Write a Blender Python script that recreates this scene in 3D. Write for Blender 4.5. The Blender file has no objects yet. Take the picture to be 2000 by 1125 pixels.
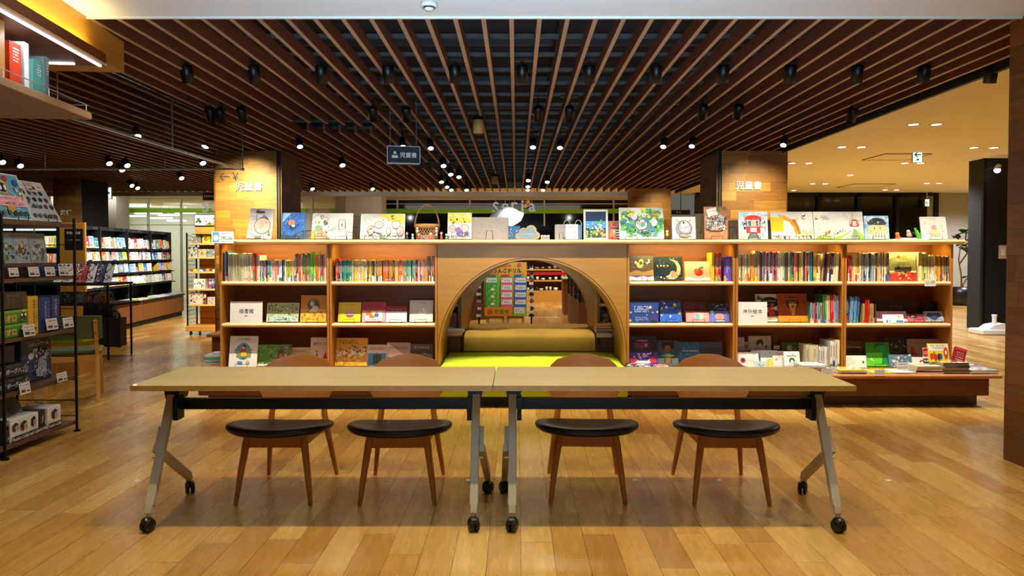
import bpy, math, random
from mathutils import Matrix, Vector
R = math.radians
PI = math.pi
sc = bpy.context.scene
COL = sc.collection
rnd = random.Random(11)

# ------------------------------------------------------------------ camera
FPX, PITCH = 1415.0, R(1.35)
CX, CY, EYE = 1008.0, 528.3, 1.375
cam = bpy.data.objects.new('camera', bpy.data.cameras.new('camera'))
COL.objects.link(cam)
cam.location = (0, 0, EYE)
cam.rotation_euler = (R(90) - PITCH, 0, 0)
cam.data.sensor_width = 36
cam.data.lens = FPX / 2000 * 36
cam.data.shift_x = -(CX - 1000) / 2000
cam.data.shift_y = -(562.5 - CY) / 2000
cam.data.clip_end = 100
sc.camera = cam

# ------------------------------------------------------------------ world, colour management
w = bpy.data.worlds.new('world'); sc.world = w; w.use_nodes = True
w.node_tree.nodes['Background'].inputs[0].default_value = (1.0, 0.90, 0.74, 1)
w.node_tree.nodes['Background'].inputs[1].default_value = 0.12
sc.view_settings.view_transform = 'Standard'
sc.view_settings.look = 'None'
sc.view_settings.exposure = 0.12
sc.view_settings.gamma = 1.0
sc.view_settings.use_curve_mapping = False
sc.cycles.use_denoising = True
sc.cycles.max_bounces = 6
sc.cycles.diffuse_bounces = 3
sc.cycles.glossy_bounces = 3
sc.cycles.transmission_bounces = 4
sc.cycles.transparent_max_bounces = 6
sc.cycles.sample_clamp_indirect = 4.0
sc.cycles.caustics_reflective = False
sc.cycles.caustics_refractive = False

# ------------------------------------------------------------------ room lights
def spot(loc, target, power, angle, col=(1, .8, .55), blend=.35, rad=.03, name='spot_lamp'):
    d = bpy.data.lights.new(name, 'SPOT')
    d.energy = power; d.spot_size = R(angle); d.spot_blend = blend; d.color = col
    d.shadow_soft_size = rad
    o = bpy.data.objects.new(name, d); COL.objects.link(o)
    o.location = loc
    v = Vector(target) - Vector(loc)
    o.rotation_euler = v.to_track_quat('-Z', 'Y').to_euler()
    return o
def area(loc, target, power, sx, sy, col=(1, 1, 1), name='area_lamp'):
    d = bpy.data.lights.new(name, 'AREA')
    d.energy = power; d.shape = 'RECTANGLE'; d.size = sx; d.size_y = sy; d.color = col
    o = bpy.data.objects.new(name, d); COL.objects.link(o)
    o.location = loc
    o.rotation_euler = (Vector(target) - Vector(loc)).to_track_quat('-Z', 'Y').to_euler()
    return o
WARM = (1, .84, .56); NEUT = (1, .93, .82); COOL = (.80, .90, 1.0)
# downlights recessed in the near ceiling, just in front of the tables
for x in (-3.2, -2.2, -1.1, 0.0, 1.1, 2.2, 3.2):
    spot((x, 3.44, 2.86), (x, 3.36, 0), 78, 88, (1, .86, .54), .35, .015)
for x in (-2.6, -1.2, .2, 1.6, 3.0):  # weak row added nearer the camera to brighten the foreground floor
    spot((x, 1.3, 2.86), (x, 1.6, 0), 16, 80, (1, .83, .46), .4, .03)
for x in (-.3, .9, 2.0):
    spot((x, 4.62, 2.82), (x + .1, 3.6, 0), 16, 60, (1, .9, .7), .3, .015)
spot((.12, 3.9, 2.82), (.14, 7.85, .42), 70, 19, (1, .88, .62), .5, .03)  # narrow spot added to brighten the tan bench through the arch
# track heads that light the front of the island
TRACK_FRONT = [(-2.75 + .56 * i, 6.12) for i in range(13)]
for x, y in TRACK_FRONT:
    spot((x, y + .05, 2.78), (x + .03, 6.75, .45), 180, 56, (1, .91, .74), .95, .015)
# light strips under the top board, one per bay of the island
for x0, x1 in ((-2.74, -1.78), (-1.71, -.77), (1.07, 2.02), (2.08, 3.03), (3.10, 4.05)):
    area(((x0 + x1) / 2, 6.80, 1.452), ((x0 + x1) / 2, 7.02, 1.1), 4.6, x1 - x0 - .14, .02, (1, .76, .26), 'strip_lamp')
# cool uplight added behind the camera to tint the near ceiling blue
o_ = area((0, -.6, .9), (0, 2.6, 2.9), 105, 2.4, 1.2, (.46, .74, 1.0)); o_.data.spread = R(70)
# track heads that light tables and aisle
for x, y, tx, ty, p in [(-.4, 7.4, -.5, 4.6, 16), (.35, 7.4, .5, 4.4, 30), (2.1, 7.4, 1.6, 4.4, 16), (-2.0, 7.4, -1.6, 4.4, 16),
                        (-1.6, 4.6, -3.4, 5.2, 30), (2.6, 5.6, 2.9, 5.9, 30), (-.2, 5.6, -.2, 5.9, 36), (-2.4, 5.6, -2.3, 5.9, 30), (1.2, 5.6, 1.2, 5.9, 34),  # first one on this line added to brighten the toy rack
                        (-4.2, 8.6, -4.2, 7.6, 110), (-5.2, 10.2, -5.2, 11.2, 130), (5.0, 8.4, 5.0, 7.6, 45), (-3.6, 9.5, -3.9, 10.3, 30)]:
    spot((x, y, 2.8), (tx, ty, 0), p, 80, NEUT, .6, .04)
spot((-1.4, 4.4, 2.8), (-3.45, 5.15, 1.3), 62, 50, NEUT, .7, .03)  # extra spot added to brighten the posters on the rack
spot((-6.2, 10.2, 2.8), (-7.0, 11.5, 1.5), 70, 50, NEUT, .7, .03)  # added spot, lifts the wooden end panel and its sign
spot((-5.2, 8.5, 2.8), (-6.0, 9.35, 1.0), 70, 60, NEUT, .7, .03)  # added spot for the comics on the black display table
spot((-4.6, 6.0, 2.8), (-4.5, 6.9, .5), 26, 50, NEUT, .7, .03)
spot((.0, 6.4, 2.85), (.0, 7.55, 1.8), 16, 44, NEUT, .7, .03)
spot((.14, 7.46, 2.8), (.14, 7.62, .5), 130, 44, NEUT, .7, .03)
spot((-.5, 7.46, 2.8), (-.6, 7.6, .5), 30, 40, NEUT, .7, .03)
spot((.8, 7.46, 2.8), (.95, 7.6, .5), 30, 40, NEUT, .7, .03)
for x in (-4, -2, 0, 2): spot((x, 16.6, 2.72), (x, 18.1, 2.82), 9, 100, NEUT, .9, .05)  # added row of spots that brightens the white header beam
# lights on the two wood pillars
spot((-3.98, 9.45, 2.86), (-3.98, 10.8, 2.0), 720, 62, (1, .84, .46), 1, .04)
spot((3.52, 9.45, 2.86), (3.52, 10.8, 1.98), 280, 60, (1, .84, .46), 1, .04)
spot((3.35, 16.2, 2.86), (3.35, 17, 2.0), 40, 95, (1, .84, .46), .9, .04)
# magazine wall at the left
for x, y, tx, ty in [(-5.6, 12.0, -7.0, 12.3), (-5.7, 13.4, -7.2, 13.6), (-5.8, 14.9, -7.3, 15.1)]:
    spot((x, y, 2.8), (tx, ty, 1.0), 250, 95, (1, .98, .95), .6, .04)
spot((-4.9, 10.6, 2.8), (-4.9, 12.0, 1.2), 230, 70, NEUT, .6, .04)
spot((-8.3, 10.6, 2.8), (-8.3, 12.6, 1.4), 260, 75, NEUT, .6, .04)
# shop behind the arch
for x, y, p in [(.3, 8.7, 60), (.6, 9.6, 110), (.7, 12.0, 150), (1.2, 18.5, 300), (.4, 15.5, 220), (-1.6, 15.0, 160), (-2.6, 19.5, 200), (2.0, 19.6, 200)]:
    spot((x, y, 2.8), (x, y + .8, 0), p, 110, NEUT, .6, .06)
# corridor on the right
for x, y, p in [(6.0, 7.0, 200), (6.3, 11.0, 330), (7.6, 14.5, 330), (9.6, 17.4, 330), (12.2, 18.6, 260), (6.2, 16.0, 300)]:
    spot((x, y, 3.04), (x, y, 0), p * 1.9, 150, (.92, 1, 1.05), .8, .08)
# lamps added for the shop fronts, and the bright variety shop at far left
area((-.8, 19.2, 2.98), (-.8, 21.0, 0), 30, 6, .6, (1, .97, .9))  # added lamp over the dark shop front, brightens its frames
area((-11.0, 24.4, 2.95), (-11.0, 24.4, 0), 190, 6, 3, (.88, 1, .80))
area((-10.0, 20.4, 2.95), (-10.0, 21.6, 1.6), 40, 7, .4, (1, .98, .9))  # added lamp that brightens the lime band and left window frames

# ------------------------------------------------------------------ materials
def lin(c):
    if isinstance(c, str):
        c = c.lstrip('#'); c = [int(c[i:i + 2], 16) / 255 for i in (0, 2, 4)]
    return tuple((x / 12.92 if x <= .04045 else ((x + .055) / 1.055) ** 2.4) for x in c[:3]) + (1,)
class NT:
    def __init__(s, name):
        s.m = bpy.data.materials.new(name); s.m.use_nodes = True
        s.t = s.m.node_tree; s.b = s.t.nodes['Principled BSDF']
    def n(s, typ, ins=(), **kw):
        n = s.t.nodes.new(typ)
        for k, v in kw.items(): setattr(n, k, v)
        for k, v in dict(ins).items():
            if hasattr(v, 'is_output'): s.t.links.new(v, n.inputs[k])
            else: n.inputs[k].default_value = v
        return n
    def math(s, op, a, b=0.0, c=0.0):
        n = s.n('ShaderNodeMath', operation=op)
        for i, v in enumerate((a, b, c)):
            if hasattr(v, 'is_output'): s.t.links.new(v, n.inputs[i])
            else: n.inputs[i].default_value = v
        return n.outputs[0]
    def mix(s, f, a, b, typ='MIX'):
        n = s.n('ShaderNodeMix', data_type='RGBA', blend_type=typ)
        for i, v in ((0, f), (6, a), (7, b)):
            if hasattr(v, 'is_output'): s.t.links.new(v, n.inputs[i])
            else: n.inputs[i].default_value = v
        return n.outputs[2]
    def set(s, **kw):
        for k, v in kw.items():
            k = k.replace('_', ' ')
            if hasattr(v, 'is_output'): s.t.links.new(v, s.b.inputs[k])
            else: s.b.inputs[k].default_value = v
    def bump(s, h, strength=.2, dist=.01):
        n = s.n('ShaderNodeBump', {'Strength': strength, 'Distance': dist, 'Height': h})
        s.t.links.new(n.outputs[0], s.b.inputs['Normal'])
MAT = {}
def plain(name, c, rough=.5, metal=0, spec=.5, var=0.0, scale=20, coat=0, bump=0):
    t = NT(name); c = lin(c)
    if var or bump:
        co = t.n('ShaderNodeTexCoord').outputs['Object']
        nz = t.n('ShaderNodeTexNoise', {'Vector': co, 'Scale': scale, 'Detail': 4}).outputs[0]
        if var:
            c = t.mix(nz, tuple(x * (1 - var) for x in c[:3]) + (1,), tuple(min(1, x * (1 + var)) for x in c[:3]) + (1,))
        if bump: t.bump(nz, bump)
    t.set(Base_Color=c, Roughness=rough, Metallic=metal)
    t.b.inputs['Specular IOR Level'].default_value = spec
    t.b.inputs['Coat Weight'].default_value = coat
    MAT[name] = t.m; return t.m
def glow(name, c, s):
    t = NT(name); t.set(Base_Color=(0.02, .02, .02, 1), Emission_Color=lin(c), Emission_Strength=s)
    MAT[name] = t.m; return t.m
def grainwood(name, c0, c1, rough=.45, axis=0, sc_=1.0, coat=0.0, swap=False):
    """plain sawn veneer, grain along the given axis"""
    t = NT(name)
    co = t.n('ShaderNodeTexCoord').outputs['Object']
    s = [22 * sc_] * 3; s[axis] = 1.2 * sc_
    mp = t.n('ShaderNodeMapping', {'Vector': co, 'Scale': s}).outputs[0]
    n1 = t.n('ShaderNodeTexNoise', {'Vector': mp, 'Scale': 1.0, 'Detail': 5, 'Roughness': .6, 'Distortion': .6}).outputs[0]
    n2 = t.n('ShaderNodeTexNoise', {'Vector': mp, 'Scale': 5.0, 'Detail': 3}).outputs[0]
    f = t.math('ADD', t.math('MULTIPLY', n1, .75), t.math('MULTIPLY', n2, .25))
    r = t.n('ShaderNodeMapRange', {'Value': f, 'From Min': .33, 'From Max': .67}).outputs[0]
    t.set(Base_Color=t.mix(r, lin(c0), lin(c1)), Roughness=rough)
    t.b.inputs['Coat Weight'].default_value = coat
    t.bump(f, .08)
    MAT[name] = t.m; return t.m
def planks(name, along, across, W, L, cols, rough=.35, gap=.012, off=0.0, gapcol='#2a1606', coat=0.0, contrast=.35, rvar=.1):
    t = NT(name)
    co = t.n('ShaderNodeTexCoord').outputs['Object']
    sp = t.n('ShaderNodeSeparateXYZ', {0: co}).outputs
    def ax(k):
        if k == 'xy': return t.math('ADD', sp[0], sp[1])
        return sp['xyz'.index(k)]
    u, v = ax(along), ax(across)
    vr = t.math('DIVIDE', t.math('SUBTRACT', v, off), W)
    row = t.math('FLOOR', vr)
    wn = t.n('ShaderNodeTexWhiteNoise', {'W': row}, noise_dimensions='1D').outputs[0]
    ur = t.math('DIVIDE', t.math('ADD', u, t.math('MULTIPLY', wn, L * 3)), L)
    cell = t.math('FLOOR', ur)
    cv = t.n('ShaderNodeCombineXYZ', {0: row, 1: cell, 2: 3.7}).outputs[0]
    w2 = t.n('ShaderNodeTexWhiteNoise', {'Vector': cv}, noise_dimensions='3D')
    ramp = t.n('ShaderNodeValToRGB', {0: w2.outputs[0]})
    el = ramp.color_ramp.elements
    while len(el) < len(cols): el.new(.5)
    for i, c in enumerate(cols):
        el[i].position = i / (len(cols) - 1); el[i].color = lin(c)
    # grain
    gx = t.math('MULTIPLY', u, 2.2); gy = t.math('MULTIPLY', v, 26)
    gv = t.n('ShaderNodeCombineXYZ', {0: gx, 1: gy, 2: t.math('MULTIPLY', w2.outputs[0], 40)}).outputs[0]
    n1 = t.n('ShaderNodeTexNoise', {'Vector': gv, 'Scale': 1.0, 'Detail': 6, 'Roughness': .6, 'Distortion': 1.5}).outputs[0]
    n2 = t.n('ShaderNodeTexNoise', {'Vector': gv, 'Scale': 3.0, 'Detail': 3}).outputs[0]
    g = t.n('ShaderNodeMapRange', {'Value': t.math('ADD', t.math('MULTIPLY', n1, .8), t.math('MULTIPLY', n2, .2)), 'From Min': .3, 'From Max': .7, 'To Min': 1 - contrast, 'To Max': 1.12}).outputs[0]
    gc = t.n('ShaderNodeCombineColor', {0: g, 1: g, 2: g}).outputs[0]
    c = t.mix(1.0, ramp.outputs[0], gc, 'MULTIPLY')
    def edge(fr, wd):
        f = t.math('FRACT', fr)
        d = t.math('MINIMUM', f, t.math('SUBTRACT', 1.0, f))
        return t.math('LESS_THAN', d, wd)
    e = t.math('MAXIMUM', edge(vr, gap), edge(ur, gap * W / L))
    c = t.mix(t.math('MULTIPLY', e, .85), c, lin(gapcol))
    rr = t.math('ADD', rough - rvar / 2, t.math('MULTIPLY', n1, rvar))
    t.set(Base_Color=c, Roughness=rr)
    t.b.inputs['Coat Weight'].default_value = coat
    t.b.inputs['Coat Roughness'].default_value = .18
    t.bump(t.math('SUBTRACT', t.math('MULTIPLY', n2, .1), e), .03, .003)
    MAT[name] = t.m; return t.m
def attrmat(name, rough, coat=0.0, spec=.5):
    t = NT(name)
    a = t.n('ShaderNodeAttribute', attribute_name='Col').outputs[0]
    co = t.n('ShaderNodeTexCoord').outputs['Object']
    nz = t.n('ShaderNodeTexNoise', {'Vector': co, 'Scale': 60, 'Detail': 3}).outputs[0]
    g = t.n('ShaderNodeMapRange', {'Value': nz, 'To Min': .88, 'To Max': 1.1}).outputs[0]
    t.set(Base_Color=t.mix(1.0, a, t.n('ShaderNodeCombineColor', {0: g, 1: g, 2: g}).outputs[0], 'MULTIPLY'), Roughness=rough)
    t.b.inputs['Coat Weight'].default_value = coat
    t.b.inputs['Specular IOR Level'].default_value = spec
    MAT[name] = t.m; return t.m
attrmat('print', .45); attrmat('matte', .8, 0, .3); attrmat('shiny', .22)
planks('floor_oak', 'y', 'x', .152, 1.05, ['#b07e38', '#b8863c', '#be9046', '#a06e2e', '#b88a42', '#c89e52', '#aa7a34', '#a26a2a'], .27, .008, .0215, '#3e240c', .28, .22, .10)
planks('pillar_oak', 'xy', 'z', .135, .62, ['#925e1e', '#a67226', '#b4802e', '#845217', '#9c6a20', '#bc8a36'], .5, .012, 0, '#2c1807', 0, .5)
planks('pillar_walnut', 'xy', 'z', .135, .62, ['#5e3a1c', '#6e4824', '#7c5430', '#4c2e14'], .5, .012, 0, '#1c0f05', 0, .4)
planks('wall_walnut', 'y', 'z', .17, .9, ['#7a4a22', '#8a5628', '#6a3e1a', '#925e30'], .45, .01, 0, '#1c0f05', 0, .5)
grainwood('island_oak', '#9c6222', '#b67a30', .42)
grainwood('island_oak_v', '#9c6222', '#b67a30', .42, 2)
grainwood('island_back', '#7c4212', '#94541a', .5)
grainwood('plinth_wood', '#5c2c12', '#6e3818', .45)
grainwood('arch_oak', '#98681e', '#ac7a28', .45)
grainwood('light_edge', '#d0a468', '#e4bf86', .4)
grainwood('tabletop_wood', '#a8925e', '#b8a270', .34, 0, .7, .1)
grainwood('chair_beech', '#99581e', '#ac6a2a', .38, 2, 1.5)
grainwood('chair_ply', '#8c501a', '#9c5e22', .4, 0, 1.5)
grainwood('side_oak', '#ac7428', '#c08a38', .42, 1)
grainwood('slat_wood', '#552816', '#6a3420', .6, 1)
grainwood('slat_edge', '#93725c', '#a8866e', .6, 1)
grainwood('overhead_wood', '#7c5c3c', '#8e6c48', .5, 1)
grainwood('rack_walnut', '#4a2e1c', '#5c3c26', .5, 1)
grainwood('shelf_yellow', '#c88a36', '#dba04a', .45)
grainwood('cabinet_wood', '#74421a', '#885224', .45, 1)
plain('ceiling_white', '#dfe3e6', .9, var=.06, scale=90, bump=.15)
plain('ceiling_beige', '#f2ead8', .9, var=.03, scale=8)
plain('void', '#343b48', .9)
plain('black_metal', '#0c0c0d', .4, .4)
plain('dark_metal', '#3a3a3c', .4, .3)
plain('leg_metal', '#aea184', .45, .1)
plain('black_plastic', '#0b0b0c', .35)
plain('leather', '#05070c', .42, 0, .5, .2, 40, 0, .05)
plain('green_suede', '#a6bc1c', .85, 0, .3, .2, 3.5, 0, .1)
plain('tan_suede', '#d0a444', .85, 0, .3, .22, 4, 0, .1)
plain('olive_leather', '#4c5a30', .45, 0, .5, .15, 12)
plain('white_paint', '#d8d4cc', .7)
plain('beige_wall', '#b9a98c', .8, var=.04, scale=3)
plain('grey_wall', '#a8a294', .8, var=.04, scale=3)
plain('lime_paint', '#8fc81e', .6)
plain('dark_glass', '#07090a', .08, 0, .5)
plain('black_panel', '#08080a', .6)
plain('leaf_green', '#2f5a2a', .5, var=.3, scale=9)
plain('wicker', '#b98a50', .6, var=.25, scale=60)
plain('umbrella_cloth', '#cfe4ee', .7, var=.12, scale=40)
plain('detector_white', '#d9d4c8', .5)
plain('chrome', '#c8c8c8', .25, .9)
glow('lamp_glow', '#fff4e2', 22.0)
glow('downlight_glow', '#fff0d8', 14.0)
glow('strip_glow', '#f4f2ff', 6.0)
glow('sign_glow', '#e8fff4', 1.0)
glow('letter_glow', '#ffffff', 1.3)
glow('letter_dim', '#c8c6c0', .45)  # glow added to plain shop letters so they read light grey
glow('tube_glow', '#f2fff4', 3.0)
t = NT('clear_glass')
for nd in list(t.t.nodes):
    if nd.type == 'BSDF_PRINCIPLED': t.t.nodes.remove(nd)
g_ = t.n('ShaderNodeBsdfGlossy', {'Roughness': .03, 'Color': (.9, .95, .95, 1)}); tr = t.n('ShaderNodeBsdfTransparent', {'Color': (.93, .96, .95, 1)})
mx = t.n('ShaderNodeMixShader', {0: t.math('MULTIPLY', t.n('ShaderNodeFresnel', {'IOR': 1.45}).outputs[0], .45)})
t.t.links.new(tr.outputs[0], mx.inputs[1]); t.t.links.new(g_.outputs[0], mx.inputs[2])
t.t.links.new(mx.outputs[0], t.t.nodes['Material Output'].inputs[0])
MAT['clear_glass'] = t.m

# ------------------------------------------------------------------ mesh builder
TXT = {}
def glyphs(s, bold=0.0):
    k = (s, bold)
    if k not in TXT:
        c = bpy.data.curves.new('t', 'FONT'); c.body = s; c.size = 1; c.offset = bold; c.resolution_u = 2
        c.align_x = 'CENTER'
        o = bpy.data.objects.new('t', c); m = o.to_mesh()
        vs = [v.co.copy() for v in m.vertices]; fs = [tuple(p.vertices) for p in m.polygons]
        o.to_mesh_clear(); bpy.data.objects.remove(o); bpy.data.curves.remove(c)
        ys = [v.y for v in vs] or [0, 1]; xs = [v.x for v in vs] or [0, 1]
        TXT[k] = (vs, fs, min(xs), max(xs), min(ys), max(ys))
    return TXT[k]
I4 = Matrix.Identity(4)
def T(x, y, z): return Matrix.Translation((x, y, z))
def RX(a): return Matrix.Rotation(a, 4, 'X')
def RY(a): return Matrix.Rotation(a, 4, 'Y')
def RZ(a): return Matrix.Rotation(a, 4, 'Z')
WHITE = (1, 1, 1, 1)
class MB:
    def __init__(s): s.v = []; s.f = []; s.c = []; s.m = []; s.mats = []; s.sm = []; s.M = I4
    def mi(s, mat):
        if mat not in s.mats: s.mats.append(mat)
        return s.mats.index(mat)
    def add(s, vs, fs, mat, col=None, smooth=False):
        b = len(s.v); i = s.mi(mat); c = lin(col) if col else WHITE
        s.v += [s.M @ Vector(v) for v in vs]
        for f in fs: s.f.append(tuple(b + k for k in f)); s.c.append(c); s.m.append(i); s.sm.append(smooth)
    def box(s, x0, x1, y0, y1, z0, z1, mat, col=None):
        vs = [(x, y, z) for z in (z0, z1) for y in (y0, y1) for x in (x0, x1)]
        s.add(vs, [(0, 2, 3, 1), (4, 5, 7, 6), (0, 1, 5, 4), (2, 6, 7, 3), (0, 4, 6, 2), (1, 3, 7, 5)], mat, col)
        return s
    def bbox(s, x0, x1, y0, y1, z0, z1, mat, col=None, b=.006):
        """box with rounded long edges"""
        q = [(x0 + b, y0), (x1 - b, y0), (x1, y0 + b), (x1, y1 - b), (x1 - b, y1), (x0 + b, y1), (x0, y1 - b), (x0, y0 + b)]
        n = 8; vs = []
        for z, ins in ((z0, b), (z0 + b, 0), (z1 - b, 0), (z1, b)):
            cx, cy = (x0 + x1) / 2, (y0 + y1) / 2
            for x, y in q:
                vs.append((x + (ins if x < cx else -ins), y + (ins if y < cy else -ins), z))
        fs = [tuple(range(n - 1, -1, -1)), tuple(range(3 * n, 4 * n))]
        for k in range(3):
            for i in range(n):
                fs.append((k * n + i, k * n + (i + 1) % n, (k + 1) * n + (i + 1) % n, (k + 1) * n + i))
        s.add(vs, fs, mat, col); return s
    def prism(s, pts, y0, y1, mat, col=None, smooth=False):
        """outline in x,z extruded along y"""
        n = len(pts); vs = [(x, y0, z) for x, z in pts] + [(x, y1, z) for x, z in pts]
        fs = [tuple(range(n)), tuple(range(2 * n - 1, n - 1, -1))]
        s.add(vs, fs, mat, col)
        s.add(vs, [(i, n + i, n + (i + 1) % n, (i + 1) % n) for i in range(n)], mat, col, smooth); return s
    def prismz(s, pts, z0, z1, mat, col=None, smooth=False):
        n = len(pts); vs = [(x, y, z0) for x, y in pts] + [(x, y, z1) for x, y in pts]
        s.add(vs, [tuple(range(n - 1, -1, -1)), tuple(range(n, 2 * n))], mat, col)
        s.add(vs, [(i, (i + 1) % n, n + (i + 1) % n, n + i) for i in range(n)], mat, col, smooth); return s
    def tube(s, pts, r, mat, col=None, n=8, caps=True, closed=False, ell=None):
        pts = [Vector(p) for p in pts]; m = len(pts); rs = r if isinstance(r, (list, tuple)) else [r] * m
        vs = []; prev = None
        for i, p in enumerate(pts):
            a = pts[(i - 1) % m] if (i > 0 or closed) else p; b = pts[(i + 1) % m] if (i < m - 1 or closed) else p
            d = (b - a).normalized()
            if prev is None:
                up = Vector((0, 0, 1)) if abs(d.z) < .9 else Vector((0, 1, 0))
                x = d.cross(up).normalized()
            else:
                x = (prev - d * prev.dot(d)).normalized()
            prev = x; y = d.cross(x)
            for k in range(n):
                t_ = 2 * PI * k / n
                vs.append(p + x * math.cos(t_) * rs[i] + y * math.sin(t_) * rs[i] * (ell or 1))
        fs = []
        for i in range(m if closed else m - 1):
            for k in range(n):
                j = (i + 1) % m
                fs.append((i * n + k, i * n + (k + 1) % n, j * n + (k + 1) % n, j * n + k))
        s.add(vs, fs, mat, col, True)
        if caps and not closed:
            s.add(vs[:n], [tuple(range(n - 1, -1, -1))], mat, col); s.add(vs[-n:], [tuple(range(n))], mat, col)
        return s
    def bar(s, p, q, w_, d_, mat, col=None, up=(0, 1, 0)):
        """rectangular bar from p to q; w_ across x-ish, d_ along up"""
        p, q = Vector(p), Vector(q); d = (q - p).normalized(); u = Vector(up); x = d.cross(u).normalized(); y = x.cross(d).normalized()
        vs = []
        for c in (p, q):
            for a, b in ((-1, -1), (1, -1), (1, 1), (-1, 1)): vs.append(c + x * a * w_ / 2 + y * b * d_ / 2)
        s.add(vs, [(0, 1, 2, 3), (7, 6, 5, 4), (0, 4, 5, 1), (1, 5, 6, 2), (2, 6, 7, 3), (3, 7, 4, 0)], mat, col); return s
    def lathe(s, prof, mat, col=None, n=20, smooth=True, c=(0, 0, 0)):
        vs = [(c[0] + r * math.cos(2 * PI * k / n), c[1] + r * math.sin(2 * PI * k / n), c[2] + z) for r, z in prof for k in range(n)]
        fs = [(i * n + k, i * n + (k + 1) % n, (i + 1) * n + (k + 1) % n, (i + 1) * n + k) for i in range(len(prof) - 1) for k in range(n)]
        s.add(vs, fs, mat, col, smooth)
        return s
    def ball(s, c, r, mat, col=None, n=12, m=8):
        rx, ry, rz = r if isinstance(r, (list, tuple)) else (r, r, r)
        vs = [(c[0] + rx * math.sin(PI * i / m) * math.cos(2 * PI * k / n), c[1] + ry * math.sin(PI * i / m) * math.sin(2 * PI * k / n), c[2] + rz * math.cos(PI * i / m)) for i in range(m + 1) for k in range(n)]
        s.add(vs, [(i * n + k, (i + 1) * n + k, (i + 1) * n + (k + 1) % n, i * n + (k + 1) % n) for i in range(m) for k in range(n)], mat, col, True); return s
    # -------- flat print on a face at local y = y0, facing -y
    def flat(s, pts, y, col, mat='print'):
        s.add([(x, y, z) for x, z in pts], [tuple(range(len(pts)))], mat, col)
    def text(s, txt, cx, cz, h, y, col, mat='print', bold=.012, wmax=None, vertical=False):
        if vertical:
            for i, ch in enumerate(txt): s.text(ch, cx, cz - i * h * 1.05, h, y, col, mat, bold)
            return
        vs, fs, x0, x1, y0, y1 = glyphs(txt, bold)
        k = h / max(.3, (y1 - y0))
        if wmax and (x1 - x0) * k > wmax: kx = wmax / (x1 - x0)
        else: kx = k
        mx_, my_ = (x0 + x1) / 2, (y0 + y1) / 2
        s.add([(cx + (v.x - mx_) * kx, y, cz + (v.y - my_) * k) for v in vs], fs, mat, col)
    def art(s, ops, x0, z0, w_, h_, y, mat='print', step=.0006):
        """ops in unit coordinates of the printed face"""
        rr = random.Random(len(ops) * 7 + int(w_ * 1000))
        k = 0
        X = lambda u: x0 + u * w_
        Z = lambda v: z0 + v * h_
        cl = lambda pts: [(min(max(a_, x0), x0 + w_), min(max(b_, z0), z0 + h_)) for a_, b_ in pts]
        for op in ops:
            k += 1; yy = y - step * k; o = op[0]
            if o == 'r': s.flat([(X(op[1]), Z(op[2])), (X(op[3]), Z(op[2])), (X(op[3]), Z(op[4])), (X(op[1]), Z(op[4]))], yy, op[5], mat)
            elif o == 'e':
                n = 18; s.flat(cl([(X(op[1]) + op[3] * h_ * math.cos(2 * PI * i / n), Z(op[2]) + op[4] * h_ * math.sin(2 * PI * i / n)) for i in range(n)]), yy, op[5], mat)
            elif o == 'p': s.flat([(X(a), Z(b)) for a, b in op[1]], yy, op[2], mat)
            elif o == 't': s.text(op[1], X(op[2]), Z(op[3]), op[4] * h_, yy, op[5], mat, op[6] if len(op) > 6 else .015, w_ * .92)
            elif o == 'tv': s.text(op[1], X(op[2]), Z(op[3]), op[4] * h_, yy, op[5], mat, .015, None, True)
            elif o == 'l':
                pts = [(X(a), Z(b)) for a, b in op[1]]; wd = op[2] * h_ / 2
                for (ax_, az), (bx, bz) in zip(pts, pts[1:]):
                    dx, dz = bx - ax_, bz - az; L_ = math.hypot(dx, dz) or 1; px, pz = -dz / L_ * wd, dx / L_ * wd
                    s.flat([(ax_ + px, az + pz), (ax_ - px, az - pz), (bx - px, bz - pz), (bx + px, bz + pz)], yy, op[3], mat)
            elif o == 'n':   # scattered irregular dabs: ('n', count, x0, y0, x1, y1, size, cols)
                for i in range(op[1]):
                    a = rr.uniform(op[2], op[4]); b = rr.uniform(op[3], op[5]); r_ = op[6] * h_ * rr.uniform(.5, 1.2); m = rr.choice((4, 5, 6, 7)); ph = rr.random() * 6
                    sq = rr.uniform(.5, 1.3)
                    s.flat(cl([(X(a) + r_ * math.cos(2 * PI * j / m + ph) * rr.uniform(.7, 1.1), Z(b) + sq * r_ * math.sin(2 * PI * j / m + ph) * rr.uniform(.7, 1.1)) for j in range(m)]), yy - step * (i % 5) * .2, rr.choice(op[7]), mat)
            elif o == 's':   # star
                s.flat(cl([(X(op[1]) + (op[3] if i % 2 == 0 else op[3] * .45) * h_ * math.sin(PI * i / 5), Z(op[2]) + (op[3] if i % 2 == 0 else op[3] * .45) * h_ * math.cos(PI * i / 5)) for i in range(10)]), yy, op[4], mat)
            elif o == 'k':   # pencil scribble: ('k', count, x0, y0, x1, y1, length, width, cols)
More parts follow.
